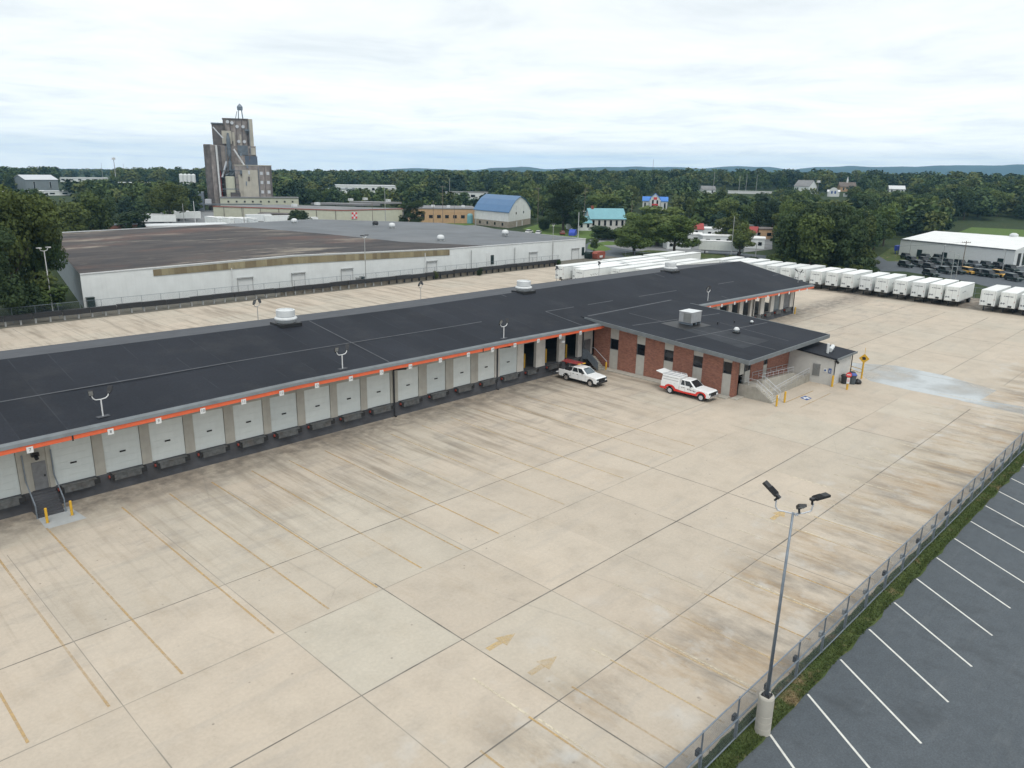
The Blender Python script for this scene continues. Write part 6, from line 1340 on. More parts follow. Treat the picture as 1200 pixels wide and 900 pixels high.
for k in range(9):
    xx = rm.uniform(264, 291); part(ml, 'wall_stain_panel', rm.choice(['mill_pale', 'mill_dark', 'mill_conc']), (X(xx), X(xx + rm.uniform(1.2, 3)), 5.86, 6.0, Z(rm.uniform(176, 190)), Z(rm.uniform(145, 170))))
for xx, y0, y1 in ((264, 205, 172), (299, 231, 196), (292, 183, 143)):
    mb = MB(); mb.tube((X(xx), -3.4 if xx > 293 else 1, Z(y0)), (X(xx), -3.4 if xx > 293 else 1, Z(y1)), .16, n=6); mb.build('ladder', M['galv'], ml)
for k in range(4):
    yy = 200 + 8 * k; part(ml, 'catwalk', 'mill_steel', (X(256), X(279), -3.2, -.5, Z(yy) - .12, Z(yy)))
mb = MB(); mb.tube((X(280), 10, Z(132)), (X(277.5), 10, Z(141)), .18, n=6); mb.build('brace', M['galv'], ml)
part(ml, 'annex_shed', 'cream_metal', (X(254), X(342), -12, -4, 0, Z(230.8))); part(ml, 'annex_roof', 'flat_grey', (X(253.5), X(342.5), -12.4, -3.8, Z(230.8), Z(230)))
for k in range(9): part(ml, 'small_window', 'dark_in', (X(262 + 9 * k), X(264 + 9 * k), -12.08, -11.98, Z(236), Z(234)))
part(ml, 'side_shed', 'galv', (X(225), X(236), -6, 2, 0, Z(225))); part(ml, 'hopper', 'galv_light', (X(237), X(244), -8, -3, 3, Z(233)))
part(ml, 'canopy', 'mill_steel', (X(214), X(300), -16, -13, Z(238.2), Z(237.2)))

# long feed warehouse with checkerboard emblem
a, b, c = G(251, 258), G(403, 263.5), G(474, 260.5); e1 = a - b; e2 = c - b; dd = a + e2
fw_ = thing('feed_warehouse', 'long pale green metal warehouse with red and white checker emblem at its corner', 'warehouse', b)
def L3(v, z): return (v.x - b.x, v.y - b.y, z)
hh_ = 5.9
mb = MB(); mb.hexa([L3(b, 0), L3(a, 0), L3(dd, 0), L3(c, 0)], [L3(b, hh_), L3(a, hh_), L3(dd, hh_), L3(c, hh_)]); mb.build('wall', M['cream_metal'], fw_)
mb = MB(); o_ = .3; mb.hexa([L3(b, hh_ + .01), L3(a, hh_ + .01), L3(dd, hh_ + .01), L3(c, hh_ + .01)], [L3(b, hh_ + .25), L3(a, hh_ + .25), L3(dd, hh_ + .25), L3(c, hh_ + .25)]); mb.build('roof', M['flat_grey'], fw_)
mb = MB(); n1 = Vector((-e2.y, e2.x, 0)).normalized(); n2 = Vector((e1.y, -e1.x, 0)).normalized()
if n1.dot(-b) < 0: n1 = -n1
if n2.dot(-b) < 0: n2 = -n2
u2 = e2.normalized(); u1 = e1.normalized()
for q, nn in ((e1, n2), (e2, n1)): mb.bar(L3(b + nn * .12, hh_ + .1), L3(b + q + nn * .12, hh_ + .1), .2, .35)
mb.build('eave_trim', M['rust_red'], fw_)
for k in range(7):
    q = b + e1 * (k + .4) / 7 + n2 * .12; mb = MB(); mb.tube(L3(q, 0), L3(q, hh_), .12, n=6); mb.build('downpipe', M['mill_dark'], fw_)
sgn = thing('checker_sign', 'square red and white checkerboard emblem on the pale green warehouse wall', 'sign', b + u2 * 5.2 + n1 * .25 + Vector((0, 0, 2.5)))
mb = MB(); mb.bar(tuple(-u2 * 1.45 + Vector((0, 0, 1.3))), tuple(u2 * 1.45 + Vector((0, 0, 1.3))), .06, 2.9); mb.build('panel', M['sign_white'], sgn)
mb = MB()
for i in range(3):
    for j in range(3):
        if (i + j) % 2 == 0:
            ctr = u2 * (i - 1) * .9 + Vector((0, 0, 1.3 + (j - 1) * .9)) + n1 * .05; mb.bar(tuple(ctr - u2 * .45), tuple(ctr + u2 * .45), .05, .9)
mb.build('checks', M['sign_red'], sgn)
for k, (px, py, w_, d_, h_) in enumerate([(405, 241, 26, 10, 1.1), (440, 239, 20, 9, 1.1)]):
    q = G(px, py, hh_) - b; mb = MB(); mb.hexa([tuple(q + u1 * i * w_ / 2 + u2 * j * d_ / 2 + Vector((0, 0, .27 - q.z + hh_))) for i, j in ((-1, -1), (1, -1), (1, 1), (-1, 1))], [tuple(q + u1 * i * w_ / 2 + u2 * j * d_ / 2 + Vector((0, 0, h_ - q.z + hh_))) for i, j in ((-1, -1), (1, -1), (1, 1), (-1, 1))]); mb.build('raised_roof', M['grey_roof'] if k else M['flat_grey'], fw_)
for k, (px, py) in enumerate([(411, 236), (428, 235), (345, 243), (372, 241), (455, 237)]):
    q = G(px, py, hh_) - b; mb = MB(); mb.box(q.x - 1, q.x + 1, q.y - 1, q.y + 1, hh_ + .3, hh_ + 1.5); mb.build('roof_unit', M['vent_white'], fw_)
q0 = b + e1 * .30 + n2 * .3; q1 = b + e1 * .62 + n2 * .3; mb = MB(); mb.hexa([L3(q0, 3.9), L3(q1, 3.9), L3(q1 + n2 * 3, 3.6), L3(q0 + n2 * 3, 3.6)], [L3(q0, 4.2), L3(q1, 4.2), L3(q1 + n2 * 3, 3.9), L3(q0 + n2 * 3, 3.9)]); mb.build('dock_canopy', M['mill_dark'], fw_)

# tan brick building
p, rz, s = frame(520, 261.5, rz=.06); t = thing('tan_brick_building', 'low tan brick building with a flat grey roof left of the barn', 'building', p, rz)
w0, w1 = -16, 15; part(t, 'wall', 'tan_brick', (w0, w1, 0, 26, 0, 6.2)); part(t, 'roof', 'flat_grey', (w0 - .2, w1 + .2, -.2, 26.2, 6.2, 6.5))
for k in range(8): part(t, 'window', 'glass_dark', (w0 + 2.2 + 3.6 * k, w0 + 3.9 + 3.6 * k, -.08, .02, 2.2, 3.6))
for k in range(4): part(t, 'roof_unit', 'vent_white', (w0 + 4 + 7 * k, w0 + 5.5 + 7 * k, 8 + 3 * (k % 2), 10 + 3 * (k % 2), 6.5, 7.4))
part(t, 'low_wing', 'grey_roof', (w0 - 12, w0 - .1, 3, 24, 0, 5.2))
mb = MB(); mb.lathe([(1.8, 0), (1.8, 3.6), (1.5, 4.3), (.1, 4.6)], 16); o = mb.build('green_tank', M['teal_roof']); o.location = G(550.5, 261.5); tag(o, 'dark teal storage tank between tan building and barn', 'tank')

# barn with blue gambrel roof
A_, B_, C_ = G(556, 263), G(596, 267.5), G(621.5, 262.5); ba = thing('barn', 'old white barn with bright blue gambrel roof on a stone base', 'barn', B_)
ux = (A_ - B_); uy = (C_ - B_); Lx = ux.length; Ly = uy.length; ux.normalize(); uy.normalize()
def BP(x, y, z): return tuple(ux * x + uy * y + Vector((0, 0, z)))
mb = MB(); mb.hexa([BP(0, 0, 0), BP(Lx, 0, 0), BP(Lx, Ly, 0), BP(0, Ly, 0)], [BP(0, 0, 2.6), BP(Lx, 0, 2.6), BP(Lx, Ly, 2.6), BP(0, Ly, 2.6)]); mb.build('stone_base', M['stone'], ba)
gp = [(0, 2.62), (0, 6.6), (Ly * .12, 8.9), (Ly * .27, 11.0), (Ly * .5, 12.6), (Ly * .73, 11.0), (Ly * .88, 8.9), (Ly, 6.6), (Ly, 2.62)]
mb = MB(); n = len(gp); mb._add([BP(.02, y, z) for y, z in gp] + [BP(Lx - .02, y, z) for y, z in gp], [tuple(range(n)), tuple(reversed(range(n, 2 * n)))] + [(i, (i+1) % n, n + (i+1) % n, n + i) for i in (0, n - 2, n - 1)]); mb.build('wall', M['barn_white'], ba)
mb = MB(); rp_ = [(-.5, 6.3)] + gp[2:7] + [(Ly + .5, 6.3)]
for (y0, z0), (y1, z1) in zip(rp_, rp_[1:]): mb._add([BP(-.5, y0, z0 + .05), BP(Lx + .5, y0, z0 + .05), BP(Lx + .5, y1, z1 + .05), BP(-.5, y1, z1 + .05), BP(-.5, y0, z0 + .28), BP(Lx + .5, y0, z0 + .28), BP(Lx + .5, y1, z1 + .28), BP(-.5, y1, z1 + .28)], [(0,3,2,1),(4,5,6,7),(0,1,5,4),(1,2,6,5),(2,3,7,6),(3,0,4,7)])
mb.build('roof', M['barn_roof'], ba)
for y, z, w_, h_ in ((Ly * .32, 5.3, 1.1, 1.0), (Ly * .66, 5.3, 1.1, 1.0)):
    mb = MB(); mb._add([BP(-.05, y - w_ / 2, z), BP(-.05, y + w_ / 2, z), BP(-.05, y + w_ / 2, z + h_), BP(-.05, y - w_ / 2, z + h_)], [(0, 1, 2, 3)]); mb.build('window', M['glass_dark'], ba, fixn=False)
for y in (Ly * .32, Ly * .66):
    mb = MB(); mb._add([BP(-.05, y - .15, 6.9), BP(-.05, y + .15, 6.9), BP(-.05, y + .15, 9), BP(-.05, y - .15, 9)], [(0, 1, 2, 3)]); mb.build('louver', M['pole_grey'], ba, fixn=False)
for y in (Ly * .35, Ly * .6):
    mb = MB(); mb._add([BP(-.06, y - .5, .1), BP(-.06, y + .5, .1), BP(-.06, y + .5, 2.2), BP(-.06, y - .5, 2.2)], [(0, 1, 2, 3)]); mb.build('door', M['barn_white'], ba, fixn=False)
for k in range(4):
    x = Lx * (.15 + .22 * k); mb = MB(); mb._add([BP(x, -.06, .8), BP(x + 1.1, -.06, .8), BP(x + 1.1, -.06, 2.0), BP(x, -.06, 2.0)], [(0, 1, 2, 3)]); mb.build('window', M['glass_dark'], ba, fixn=False)

# teal roofed house
p, rz, s = frame(712, 270, rz=.28); t = thing('teal_house', 'house with turquoise metal roof behind a dark hedge', 'house', p, rz)
gable(t, -7.5, 7.5, 0, 10, 0, 4.9, 8.6, 'stucco', 'teal_roof', 'x', .5, 6)
gable(t, -16, -7.6, -2, 8, 0, 3.2, 5.4, 'wall_white', 'teal_roof', 'x', .4, 3, name='wing_wall'); part(t, 'rear_block', 'pole_white', (-14, -6, 9, 18, 0, 7.0)); part(t, 'chimney', 'rust_red', (-6.2, -5.2, 4.5, 5.5, 7, 9.8))

# white shed with pale roof on the right, cars in front
a, b, c = G(1053, 298.5), G(1186.5, 314), G(1225, 307); e1 = a - b; e2 = (c - b).normalized() * 46; dd = a + e2 * .8
ws = thing('white_shed', 'large low white metal building with near white roof beside the green field', 'building', b); hh_ = 4.9
def L4(v, z): return (v.x - b.x, v.y - b.y, z)
mid0 = b + e2 * .5; mid1 = a + e2 * .42
mb = MB(); mb.hexa([L4(b, 0), L4(a, 0), L4(dd, 0), L4(b + e2, 0)], [L4(b, hh_), L4(a, hh_), L4(dd, hh_), L4(b + e2, hh_)]); mb.build('wall', M['sign_white'], ws)
mb = MB()
mb._add([L4(b, hh_ + .05), L4(a, hh_ + .05), L4(mid1 - e1 * .06, hh_ + 2.1), L4(mid0, hh_ + 2.3)], [(0, 1, 2, 3)]); mb._add([L4(mid0, hh_ + 2.3), L4(mid1 - e1 * .06, hh_ + 2.1), L4(dd, hh_ + .05), L4(b + e2, hh_ + .05)], [(0, 1, 2, 3)])
mb._add([L4(b, hh_), L4(mid0, hh_ + 2.29), L4(b + e2, hh_)], [(0, 1, 2)]); mb._add([L4(a, hh_), L4(mid1 - e1 * .06, hh_ + 2.09), L4(dd, hh_)], [(0, 1, 2)]); mb.build('roof', M['trailer_roof'], ws, fixn=False)
nn = Vector((e1.y, -e1.x, 0)).normalized(); nn = nn if nn.dot(-b) > 0 else -nn; nr = Vector((-e2.y, e2.x, 0)).normalized(); nr = nr if nr.dot(-b) > 0 else -nr
mb = MB(); mb.bar(L4(b + nn * .1, hh_), L4(a + nn * .1, hh_), .2, .3); mb.build('eave_gutter', M['edge_metal'], ws)
ue = e2.normalized()
for k in range(4):
    q = b + ue * (2.5 + 4.2 * k) + nr * .06; mb = MB(); mb.bar(L4(q, 2.1), L4(q + ue * 2.2, 2.1), .1, 3.6); mb.build('bay_door', M['dk_green'] if k else M['black'], ws)
for f in (.08, .55, .78): 
    q = b + e1 * f + nn * .06; mb = MB(); mb.bar(L4(q, 1.2), L4(q + e1.normalized() * 1.6, 1.2), .1, 2.2); mb.build('side_door', M['dk_green'], ws)
mb = MB(); q = mid0 + (mid1 - mid0) * .25; mb.lathe([(1.2, hh_ + 2.2), (1.2, hh_ + 2.8), (.6, hh_ + 3.2), (.05, hh_ + 3.25)], 12, (q.x - b.x, q.y - b.y)); mb.build('ridge_vent', M['vent_white'], ws)
mb = MB(); mb.box(-1.5, 1.5, -.4, .4, 1.0, 2.6); mb.box(-1.3, -1.2, -.1, .1, 0, 1); mb.box(1.2, 1.3, -.1, .1, 0, 1); o = mb.build('blue_banner', M['tarp_blue']); o.location = G(1050.5, 297); tag(o, 'blue banner stand at the left corner of the white shed', 'banner')

def car(px, py, rz, mat, label, group, kind='suv'):
    p = G(px, py); t = thing('parked_car', label, 'car', p, rz, group); Lc, Wc, Hc = (4.4, 1.85, 1.75) if kind == 'suv' else (4.6, 1.8, 1.45)
    xf, xr = 1.4, -1.4
    prof = [(-2.2, .35), (-2.25, .95), (2.0, .95), (2.25, .8), (2.25, .35)] + arch(xf, .42, .36, .35, 6) + arch(xr, .42, .36, .35, 6)
    mb = MB(); mb.prism(prof, -Wc / 2, Wc / 2, axis='y'); mb.build('body', M[mat], t, bevel=.05)
    xb = -2.1 if kind == 'suv' else -1.6
    mb = MB(); mb.hexa([(xb, -.85, .95), (1.0, -.85, .95), (1.0, .85, .95), (xb, .85, .95)], [(xb + .2, -.70, Hc - .08), (.35, -.70, Hc - .08), (.35, .70, Hc - .08), (xb + .2, .70, Hc - .08)]); mb.build('glasshouse', M['glass_car'], t)
    mb = MB(); mb.box(xb + .15, .4, -.74, .74, Hc - .079, Hc); mb.build('roof', M[mat], t, bevel=.03)
    for xx in (xf, xr):
        for s_ in (-1, 1):
            o = MB(); o.lathe([(.2, -.11), (.35, -.11), (.36, 0), (.35, .11), (.2, .11)], 12); q = o.build('wheel', M['rubber'], t); q.rotation_euler = (math.pi / 2, 0, 0); q.location = (xx, s_ * .83, .36)
    for s_ in (-1, 1):
        mb = MB(); mb.box(2.2, 2.27, min(s_ * .5, s_ * .85), max(s_ * .5, s_ * .85), .65, .85); mb.build('headlight', M['chrome'], t)
lotcars = [(1061, 313, 0), (1077, 312.5, 0), (1090, 316, 1), (1090, 323.5, 0), (1108, 320.5, 0), (1121, 320.5, 0), (1135, 321, 2), (1148, 323, 0), (1159, 324.5, 0), (1171, 324.5, 2), (1187, 329, 0), (1198, 327, 0),
           (1069, 307.5, 0), (1083, 308, 1), (1098, 309.5, 0), (1112, 310.5, 0), (1126, 311.5, 0), (1141, 312.5, 3), (1156, 313.5, 0), (1171, 315, 1), (1185, 318, 0), (1062, 303.5, 0), (1085, 304.5, 0), (1101, 305, 0), (1150, 308.5, 0), (1166, 310, 0)]
nd = 0; ny = 0
for k, (px, py, m_) in enumerate(lotcars):
    if m_ == 2: lab = ['yellow car left of the other one in the dark sales lot', 'yellow car nearest the right picture edge in the sales lot'][ny]; ny += 1
    elif m_ == 3: lab = 'grey car with pale roof in the second row of the dark sales lot'
    else: lab = 'dark green or black off road car parked in the sales lot before the white shed'
    car(px, py, random.choice([-2.2, -2.35, -2.1]), ['dk_green', 'car_black', 'car_yellow', 'car_grey'][m_], lab, 'dark off road cars in the sales lot' if m_ < 2 else None)
for k, (px, py, m_, lab) in enumerate([(620, 273.5, 'car_white', 'white car on the lawn right of the barn, left one'), (631, 274.5, 'car_white', 'white car on the lawn right of the barn, right one'), (659, 275, 'rust_red', 'red car behind the warehouse roof right end')]):
    car(px, py, .4 + .2 * k, m_, lab, None, 'sedan')
t = thing('blue_tarp_load', 'bright blue tarpaulin covered load next to the red car', 'tarp', G(671, 276), .5); mb = MB(); mb.prism([(-2.2, 0), (2.2, 0), (2.1, 1.6), (1.2, 2.3), (-.8, 2.4), (-2.1, 1.3)], -1.2, 1.2, axis='y'); mb.build('tarp', M['tarp_blue'], t, bevel=.2); mb = MB(); mb.box(-2.3, 2.3, -1.25, 1.25, -.05, .1); mb.build('pallet', M['pole_wood'], t)
for k, (px, py, m_, lab, w_) in enumerate([(701, 303, 'rust_red', 'rust red skip container behind the long trailers', 4.6), (691, 303, 'dk_green', 'dark green skip container left of the rust red one', 3)]):
    t = thing('skip_container', lab, 'skip', G(px, py), .1); mb = MB(); mb.prism([(-w_ / 2 + .3, 0.1), (w_ / 2 - .3, 0.1), (w_ / 2, 1.6), (w_ / 2 - .6, 2.1), (-w_ / 2 + .6, 2.1), (-w_ / 2, 1.6)], -1, 1, axis='y'); mb.build('tub', M[m_], t, bevel=.05)
    mb = MB(); mb.box(-.9, .7, -1.06, -1.0, .4, 1.0); mb.build('label_plate', M['sign_white'] if k == 0 else M['dk_green'], t)

# parked semi trailer beyond the trees and other trailers of the neighbours
nb = make_trailer('semi_trailer', 13.5, False, 'neighbouring white trailers'); q = G(867, 299); q2 = G(819, 296.5); nb.location = q2; nb.rotation_euler = (0, 0, math.atan2(q.y - q2.y, q.x - q2.x)); nb['label'] = 'white semi trailer parked broadside between the trees beyond the yard'
n = 0
for px, py, r, lab in [(191, 262, 2.6, 'left of two white trailers in the truck lot beyond the brown roof'), (207, 263, 2.75, 'right of two white trailers in the truck lot beyond the brown roof'), (222, 258, 2.6, 'white trailer at the foot of the spreading dark tree'), (236, 259, 2.7, 'white trailer right of the spreading dark tree'), (259, 267, 1.6, 'left one of the trailers before the feed mill wall'), (272, 267.5, 1.65, 'second of the trailers before the feed mill wall'), (287, 268, 1.7, 'third of the trailers before the feed mill wall'), (300, 268, 1.75, 'right one of the trailers before the feed mill wall'), (318, 262, 2.9, 'white trailer backed to the dark dock canopy'), (340, 264, 2.9, 'white trailer right of the one at the dock canopy'), (372, 266, 3.0, 'white trailer beside the dome shaped shrub')]:
    c = copy_tree(TR); c.location = G(px, py); c.rotation_euler = (0, 0, r); c['label'] = 'white trailer, ' + lab.replace('white trailer ', '').replace('white trailer', ''); c['group'] = 'neighbouring white trailers'
t = thing('semi_tractor', 'white semi truck tractor in the truck lot left of the trailers', 'truck', G(176, 263), 2.4)
part(t, 'cab', 'car_white', (-1.0, 1.4, -1.2, 1.2, .9, 3.4), bevel=.12); part(t, 'bonnet', 'car_white', (1.42, 3.2, -1.0, 1.0, .8, 2.1), bevel=.12); part(t, 'windscreen', 'glass_car', (1.405, 1.43, -1.0, 1.0, 2.2, 3.0)); part(t, 'sleeper', 'car_white', (-2.6, -1.02, -1.2, 1.2, .9, 3.8), bevel=.1); part(t, 'chassis', 'black', (-5.5, 2.8, -.5, .5, .6, .88))
for xx in (2.2, -3.4, -4.7):
    for s_ in (-1, 1):
        o = MB(); o.lathe([(.3, -.15), (.5, -.15), (.52, 0), (.5, .15), (.3, .15)], 14); q = o.build('wheel', M['rubber'], t); q.rotation_euler = (math.pi / 2, 0, 0); q.location = (xx, s_ * 1.0, .52)
# small buildings far off
def far_house(px, dist, w, d, h, hr, wall, roof, label, cat='house', axis='x', rz=0.2, win=3, extra=None, name=None):
    p, r, s = frame(px, 0, dist, rz); t = thing(name or cat.replace(' ', '_'), label, cat, p, r); gable(t, -w / 2, w / 2, 0, d, -1, h, hr, wall, roof, axis, .4, win)
    if extra: extra(t)
    return t
def block(px, dist, w, d, h, wall, roof, label, cat='building', rz=.1, win=5, z=0):
    p, r, s = frame(px, 0, dist, rz); p.z += z; t = thing(cat.replace(' ', '_'), label, cat, p, r); part(t, 'wall', wall, (-w/2, w/2, 0, d, -1, h)); part(t, 'roof', roof, (-w/2 - .2, w/2 + .2, -.2, d + .2, h, h + .4))
    for k in range(win): part(t, 'window', 'glass_dark', (-w/2 + w * (k + .3) / win, -w/2 + w * (k + .7) / win, -.1, -.01, h * .35, h * .7))
    return t
block(218, 268, 26, 9, 3.6, 'red_brick_far', 'vent_white', 'low dark red brick building with white roof edge behind the brown roof', win=9)
block(124, 262, 18, 12, 3.8, 'red_brick_far', 'wall_grey', 'low red brick house with grey roof glimpsed under trees behind the brown roof', win=4, rz=.3)
def hotel(t):
    gable(t, -2.6, 2.6, -1.5, 5, 0, 8.2, 10.6, 'wall_white', 'blue_roof', 'y', .3, 2, name='centre_gable')
    part(t, 'red_awning', 'sign_red', (-1.8, 1.8, -2.2, -1.52, 3.9, 4.8)); part(t, 'gable_sign', 'sign_red', (-1.0, 1.0, -1.62, -1.51, 7.2, 8.6)); part(t, 'pillar', 'sign_white', (-3.2, -2.65, -1.6, -1.0, 0, 7)); part(t, 'pillar', 'sign_white', (2.65, 3.2, -1.6, -1.0, 0, 7))
far_house(768, 470, 14.5, 8, 6.4, 8.6, 'wall_white', 'blue_roof', 'white store with bright blue roofs, red awning and a middle gable', 'store', 'x', .0, 5, hotel)
far_house(830, 640, 11, 7, 3.2, 5.8, 'wall_white', 'grey_roof', 'small white house with grey roof and tall pole on the wooded rise', 'house', 'x', .3, 2)
far_house(938, 640, 13, 12, 6.2, 10.6, 'wall_white', 'grey_roof', 'tall white gabled house with grey roof on the wooded rise', 'house', 'x', -.5, 2)
def cup(t):
    part(t, 'cupola', 'sign_white', (-.7, .7, 4.3, 5.7, 7.2, 9.4)); mb = MB(); mb.lathe([(.7, 9.4), (.1, 12.5)], 8, (0, 5)); mb.build('spire', M['sign_white'], t)
far_house(992, 680, 13, 10, 4.2, 7.6, 'tan_brick', 'brown_roof', 'brown roofed house with small white cupola on the wooded rise', 'house', 'x', .2, 2, cup)
t = far_house(976, 605, 8.5, 7, 3.6, 4.8, 'wall_white', 'vent_white', 'white little building with rounded pale blue front and two arched windows', 'store', 'x', 0, 0)
mb = MB(); mb.prism([(3.2 * math.cos(math.pi * k / 12), 3.4 + 3.4 * math.sin(math.pi * k / 12)) for k in range(13)] + [(-3.2, 0), (3.2, 0)], -1.0, -.1, axis='y'); mb.build('round_front', M['sign_white'], t)
for xx in (-1.2, 1.2): part(t, 'arched_window', 'blue_paint', (xx - .6, xx + .6, -1.1, -1.01, 2.2, 4.2))
far_house(1050, 660, 12, 8, 3.0, 5.5, 'wall_white', 'vent_white', 'white low house with pale roof in the trees at right', 'house', 'x', .2, 3)
block(1000, 600, 14, 5, 1.8, 'wall_white', 'vent_white', 'white low annex wall below the brown roofed house', 'building', win=0)
block(878, 640, 34, 1.0, 1.9, 'pole_white', 'pole_white', 'long pale fence like wall on the rise right of the small white house', 'wall', win=0, rz=0)
# left horizon
t = far_house(52, 560, 21, 24, 8.5, 11.5, 'wall_grey', 'galv_light', 'big grey barn like hall with a silver roof far left', 'hall', 'x', .35, 2)
block(25, 500, 28, 10, 3.2, 'wall_white', 'vent_white', 'white flat building among trees far left', win=4); block(62, 520, 22, 8, 2.6, 'wall_white', 'vent_white', 'white sheds below the grey hall', win=3)
block(101, 800, 44, 12, 3.6, 'wall_white', 'vent_white', 'long white roofed row of buildings right of the grey hall', win=6); block(172, 640, 40, 14, 5.0, 'wall_white', 'vent_white', 'long white factory building left of the white tanks', win=7)
part(bpy.data.objects[SC.objects[-1].name].parent, 'red_section', 'rust_red', (-8, -4, -.15, -.02, 0, 4))
for k in range(4):
    p, r, s = frame(214.8 + 4.7 * k, 0, 620, 0); mb = MB(); mb.lathe([(1.55, 0), (1.55, 9.8), (1.3, 10.2), (.1, 10.6)], 14); o = mb.build('storage_tank', M['wall_white']); o.location = (p.x, p.y, p.z + 3.0); tag(o, f'{ORD[k]} from left of four white upright tanks left of the mill', 'tank', 'white tanks left of the mill')
block(430, 640, 48, 18, 5.4, 'wall_white', 'vent_white', 'long white office block with dark windows behind the feed warehouse', win=9); block(396, 600, 26, 14, 4.2, 'wall_white', 'wall_grey', 'white block left of the long white office block', win=4)
block(548, 560, 30, 12, 4.6, 'wall_white', 'grey_roof', 'white low plant building with masts behind the barn', win=4); block(655, 430, 14, 8, 2.6, 'wall_white', 'vent_white', 'white low roof among trees right of the barn', win=2)
block(5, 330, 14, 10, 3.4, 'cream_metal', 'vent_white', 'cream building glimpsed through the left trees', win=2)
# white clutter and red roofs among the trees at right
far_house(812, 300, 9.5, 6, 3.4, 5.2, 'wall_white', 'red_roof', 'left one of two red roofed sheds among the white vans', 'shed', 'x', .1, 2); far_house(880, 285, 6, 6, 3.6, 5.4, 'wall_white', 'red_roof', 'right one of two red roofed sheds behind the dark trees', 'shed', 'x', -.1, 1)
for k, (px, d, w_, dp, h_, lab) in enumerate([(806, 280, 12, 7, 2.8, 'white flat shed below the left red roof'), (835, 300, 9, 8, 3.4, 'white flat shed between the red roofs'), (846, 272, 11, 6, 3.0, 'white flat shed behind the broadside semi trailer'), (885, 262, 9, 7, 3.2, 'white flat shed below the right red roof'), (893, 300, 12, 8, 3.6, 'brownish flat shed right of the right red roof'), (800, 255, 8, 5, 2.6, 'white low shed glimpsed behind the bright green tree')]):
    block(px, d, w_, dp, h_, 'wall_white' if k != 4 else 'tan_brick', 'trailer_roof' if k != 4 else 'brown_roof', lab, 'shed', win=3, rz=.15 * (k % 3))
for k in range(9):
    car(805 + 10 * k + random.uniform(-3, 3), 290 - (k % 3) * 4, random.uniform(0, 3), ['car_white', 'car_grey', 'car_white'][k % 3], 'pale van or car in the crowded lot between the red roofed sheds', 'pale vehicles in the crowded lot')

# ---------------------------------------------------------------- poles, masts and wires
def upole(px, by, ty, label, mat='pole_wood', arms=1, dist=None, group='utility poles along the roads', r=.14, name='utility_pole'):
    p = G(px, by) if dist is None else bearing(px, dist)
    if dist: p.z = float(terrain(p.x, p.y)) - .2
    depth = p.x * math.cos(YAW) + p.y * math.sin(YAW); h = (by - ty) * depth / F_PX if dist is None else ty
    t = thing(name, label, 'pole', p, random.uniform(0, 3), group); mb = MB(); mb.tube((0, 0, -.1), (0, 0, h), r, r * .65, 8); mb.build('pole', M[mat], t)
    for k in range(arms):
        mb = MB(); mb.box(-1.2, 1.2, -.06, .06, h - .5 - 1.1 * k, h - .36 - 1.1 * k)
        for xx in (-1.1, -.5, .5, 1.1): mb.tube((xx, 0, h - .36 - 1.1 * k), (xx, 0, h - .16 - 1.1 * k), .05, n=5)
        mb.build('crossarm', M[mat], t)
    return t, h
pls = {}
for k, (px, by, ty, mat, ar_, lab) in enumerate([(104, 276, 247, 'pole_grey', 1, 'grey leaning utility pole at the far edge of the brown roof'), (217, 272, 240, 'pole_grey', 0, 'thin pole left of the white pole beyond the brown roof'), (230, 272, 237, 'pole_white', 0, 'white pole beyond the brown roof before the trailers'), (287, 270, 243, 'pole_wood', 0, 'dark pole in front of the feed mill trailers'), (437, 268, 238, 'pole_wood', 0, 'dark pole in front of the pale green wall'), (452, 268, 222, 'pole_grey', 0, 'tall grey pole in front of the pale green wall'), (508, 268, 237, 'pole_wood', 1, 'dark wooden pole left of the tan brick building'), (519, 267, 220, 'pole_wood', 1, 'tallest wooden pole before the tan brick building'), (532.5, 266, 241, 'pole_wood', 0, 'wooden pole before the middle of the tan brick wall'), (557.5, 267, 246, 'pole_grey', 0, 'grey pole at the left corner of the barn'), (677, 287, 250, 'pole_white', 0, 'pale pole behind the right end of the warehouse roof'), (684, 270, 222, 'pole_wood', 2, 'dark double armed pole behind the teal roofed house'), (630, 262, 222, 'pole_wood', 1, 'wooden pole right of the barn roof'), (739, 268, 236, 'pole_wood', 0, 'wooden pole right of the teal roof'), (856, 305, 255, 'pole_grey', 0, 'pole standing before the broadside semi trailer'), (884.5, 308, 286, 'pole_grey', 0, 'grey steel pole at the yard fence right of the semi trailer'), (1126.5, 318, 283, 'pole_wood', 1, 'wooden pole with crossarm in front of the white shed')]):
    pls[px] = upole(px, by, ty, lab, mat, ar_)
for k, (px, by, ty) in enumerate([(1065, 303, 282), (1103, 313, 289), (1113.5, 329, 296), (1119.5, 328, 300), (1174.5, 318, 294)]):
    t, h = upole(px, by, ty, ['lamp pole at the left end of the sales lot', 'lamp pole in the middle of the sales lot', 'taller lamp pole behind the trailer row at the sales lot', 'thin lamp pole right beside the taller one behind the trailer row', 'lamp pole near the right corner of the white shed'][k], 'pole_grey', 0, None, 'lamp poles of the sales lot', .1, 'lot_lamp')
    mb = MB(); mb.bar((0, 0, h), (1.3, 0, h + .15), .2, .14); mb.build('lamp_head', M['pole_grey'], t)
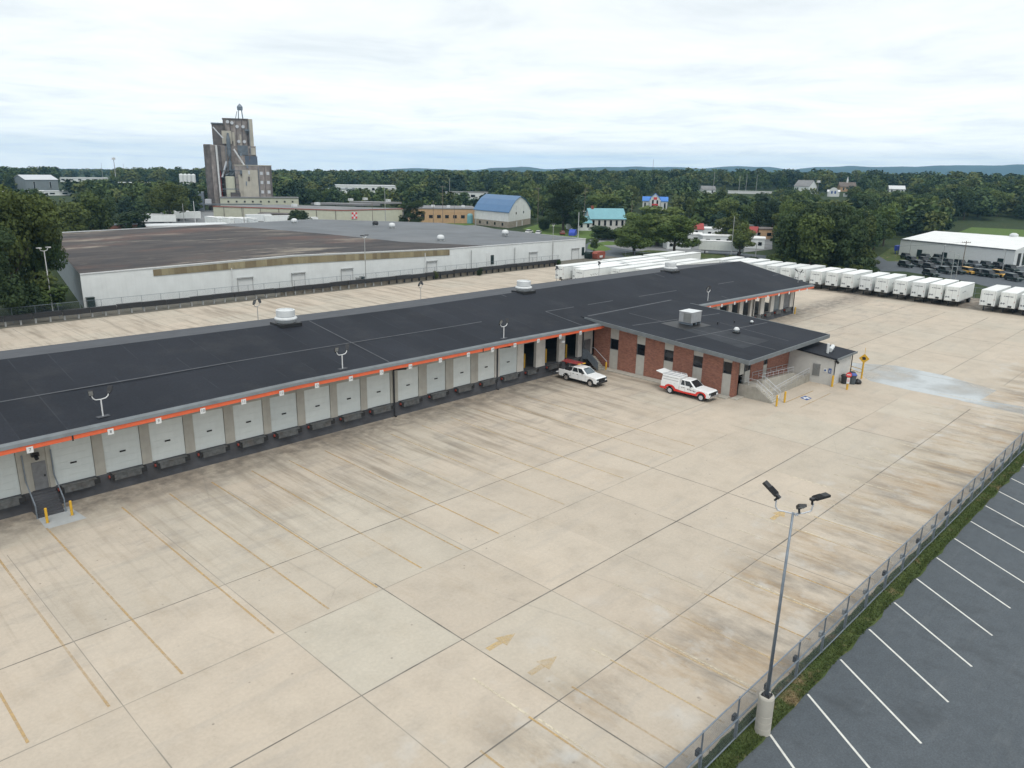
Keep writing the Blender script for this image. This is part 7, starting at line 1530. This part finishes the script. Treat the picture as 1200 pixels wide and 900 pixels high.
for k, (px, d, h, lab) in enumerate([(138.5, 640, 24, 'pale mast tower with a platform on the far left skyline'), (123.5, 900, 20, 'thin mast left of the platform tower'), (149, 800, 18, 'thin mast right of the platform tower'), (763, 900, 26, 'dark radio mast before the distant hills'), (835, 640, 17, 'tall pole beside the small white house'), (865, 650, 14, 'left grey pole in the dark trees right of the small white house'), (873, 650, 15, 'middle grey pole in the dark trees right of the small white house'), (885, 650, 15, 'right grey pole in the dark trees right of the small white house'), (957, 600, 12, 'white cross armed mast right of the tall gabled house'), (527, 560, 14, 'pole beside the white low plant building')]):
    t, h_ = upole(px, 0, h, lab, 'pole_grey' if k != 3 else 'pole_wood', 0, d, None, .35 if k == 0 else .2, 'mast')
    if k in (0, 8):
        mb = MB(); mb.box(-1.4, 1.4, -1.4, 1.4, h - 1.2, h - .9); mb.lathe([(1.2, h - .9), (1.3, h + .4)], 8); mb.build('platform', M['pole_white'], t)
def wire(pts, label):
    mb = MB()
    for a, b in zip(pts, pts[1:]):
        L_ = 10; prev = None
        for i in range(L_ + 1):
            q = Vector(a).lerp(Vector(b), i / L_); q.z -= 1.1 * 4 * (i / L_) * (1 - i / L_)
            if prev: mb.tube(prev, q, .022, n=4, cap=False)
            prev = q
    tag(mb.build('power_line', M['black']), label, 'wire')
def ptop(px): t, h = pls[px]; return t.location + Vector((0, 0, h - .3))
wire([ptop(104), ptop(104) + Vector((-60, 14, 0))], 'sagging black wire from the leaning grey pole into the left trees')
wire([ptop(856), ptop(884.5) + Vector((0, 0, .2)), ptop(1126.5)], 'black wire crossing the dark wood behind the parked trailers')
wire([ptop(508), ptop(519) + Vector((0, 0, -3)), ptop(532.5)], 'black wire between the poles before the tan brick building')

YFE = thing('yard_fence', 'dark wire fence behind the row of parked trailers at the foot of the wood', 'fence', (181, 70, 0))
for k in range(36):
    mb = MB(); y = 24 + 3.1 * k; mb.tube((182.2, y, 0), (182.2, y, 2.4), .05, n=6); W(mb, 'post', M['galv'], YFE)
mb = MB(); mb.tube((182.2, 24, 2.4), (182.2, 133, 2.4), .045, n=6); mb.tube((182.2, 24, 1.2), (182.2, 133, 1.2), .03, n=6); W(mb, 'rail', M['galv'], YFE)

# ---------------------------------------------------------------- air
mb = MB(); mb.box(-6900, 6900, -6900, 6900, -150, 150); hz_o = mb.build('haze', [])
hm = bpy.data.materials.new('haze'); hm.use_nodes = True; t_ = hm.node_tree; t_.nodes.clear(); o_ = t_.nodes.new('ShaderNodeOutputMaterial'); v_ = t_.nodes.new('ShaderNodeVolumePrincipled')
v_.inputs['Color'].default_value = (0.34, 0.68, 1.0, 1); v_.inputs['Density'].default_value = 1.05e-4; v_.inputs['Anisotropy'].default_value = 0.0
t_.links.new(v_.outputs[0], o_.inputs['Volume']); hz_o.data.materials.append(hm); tag(hz_o, 'thin blue air', None, None, 'stuff')
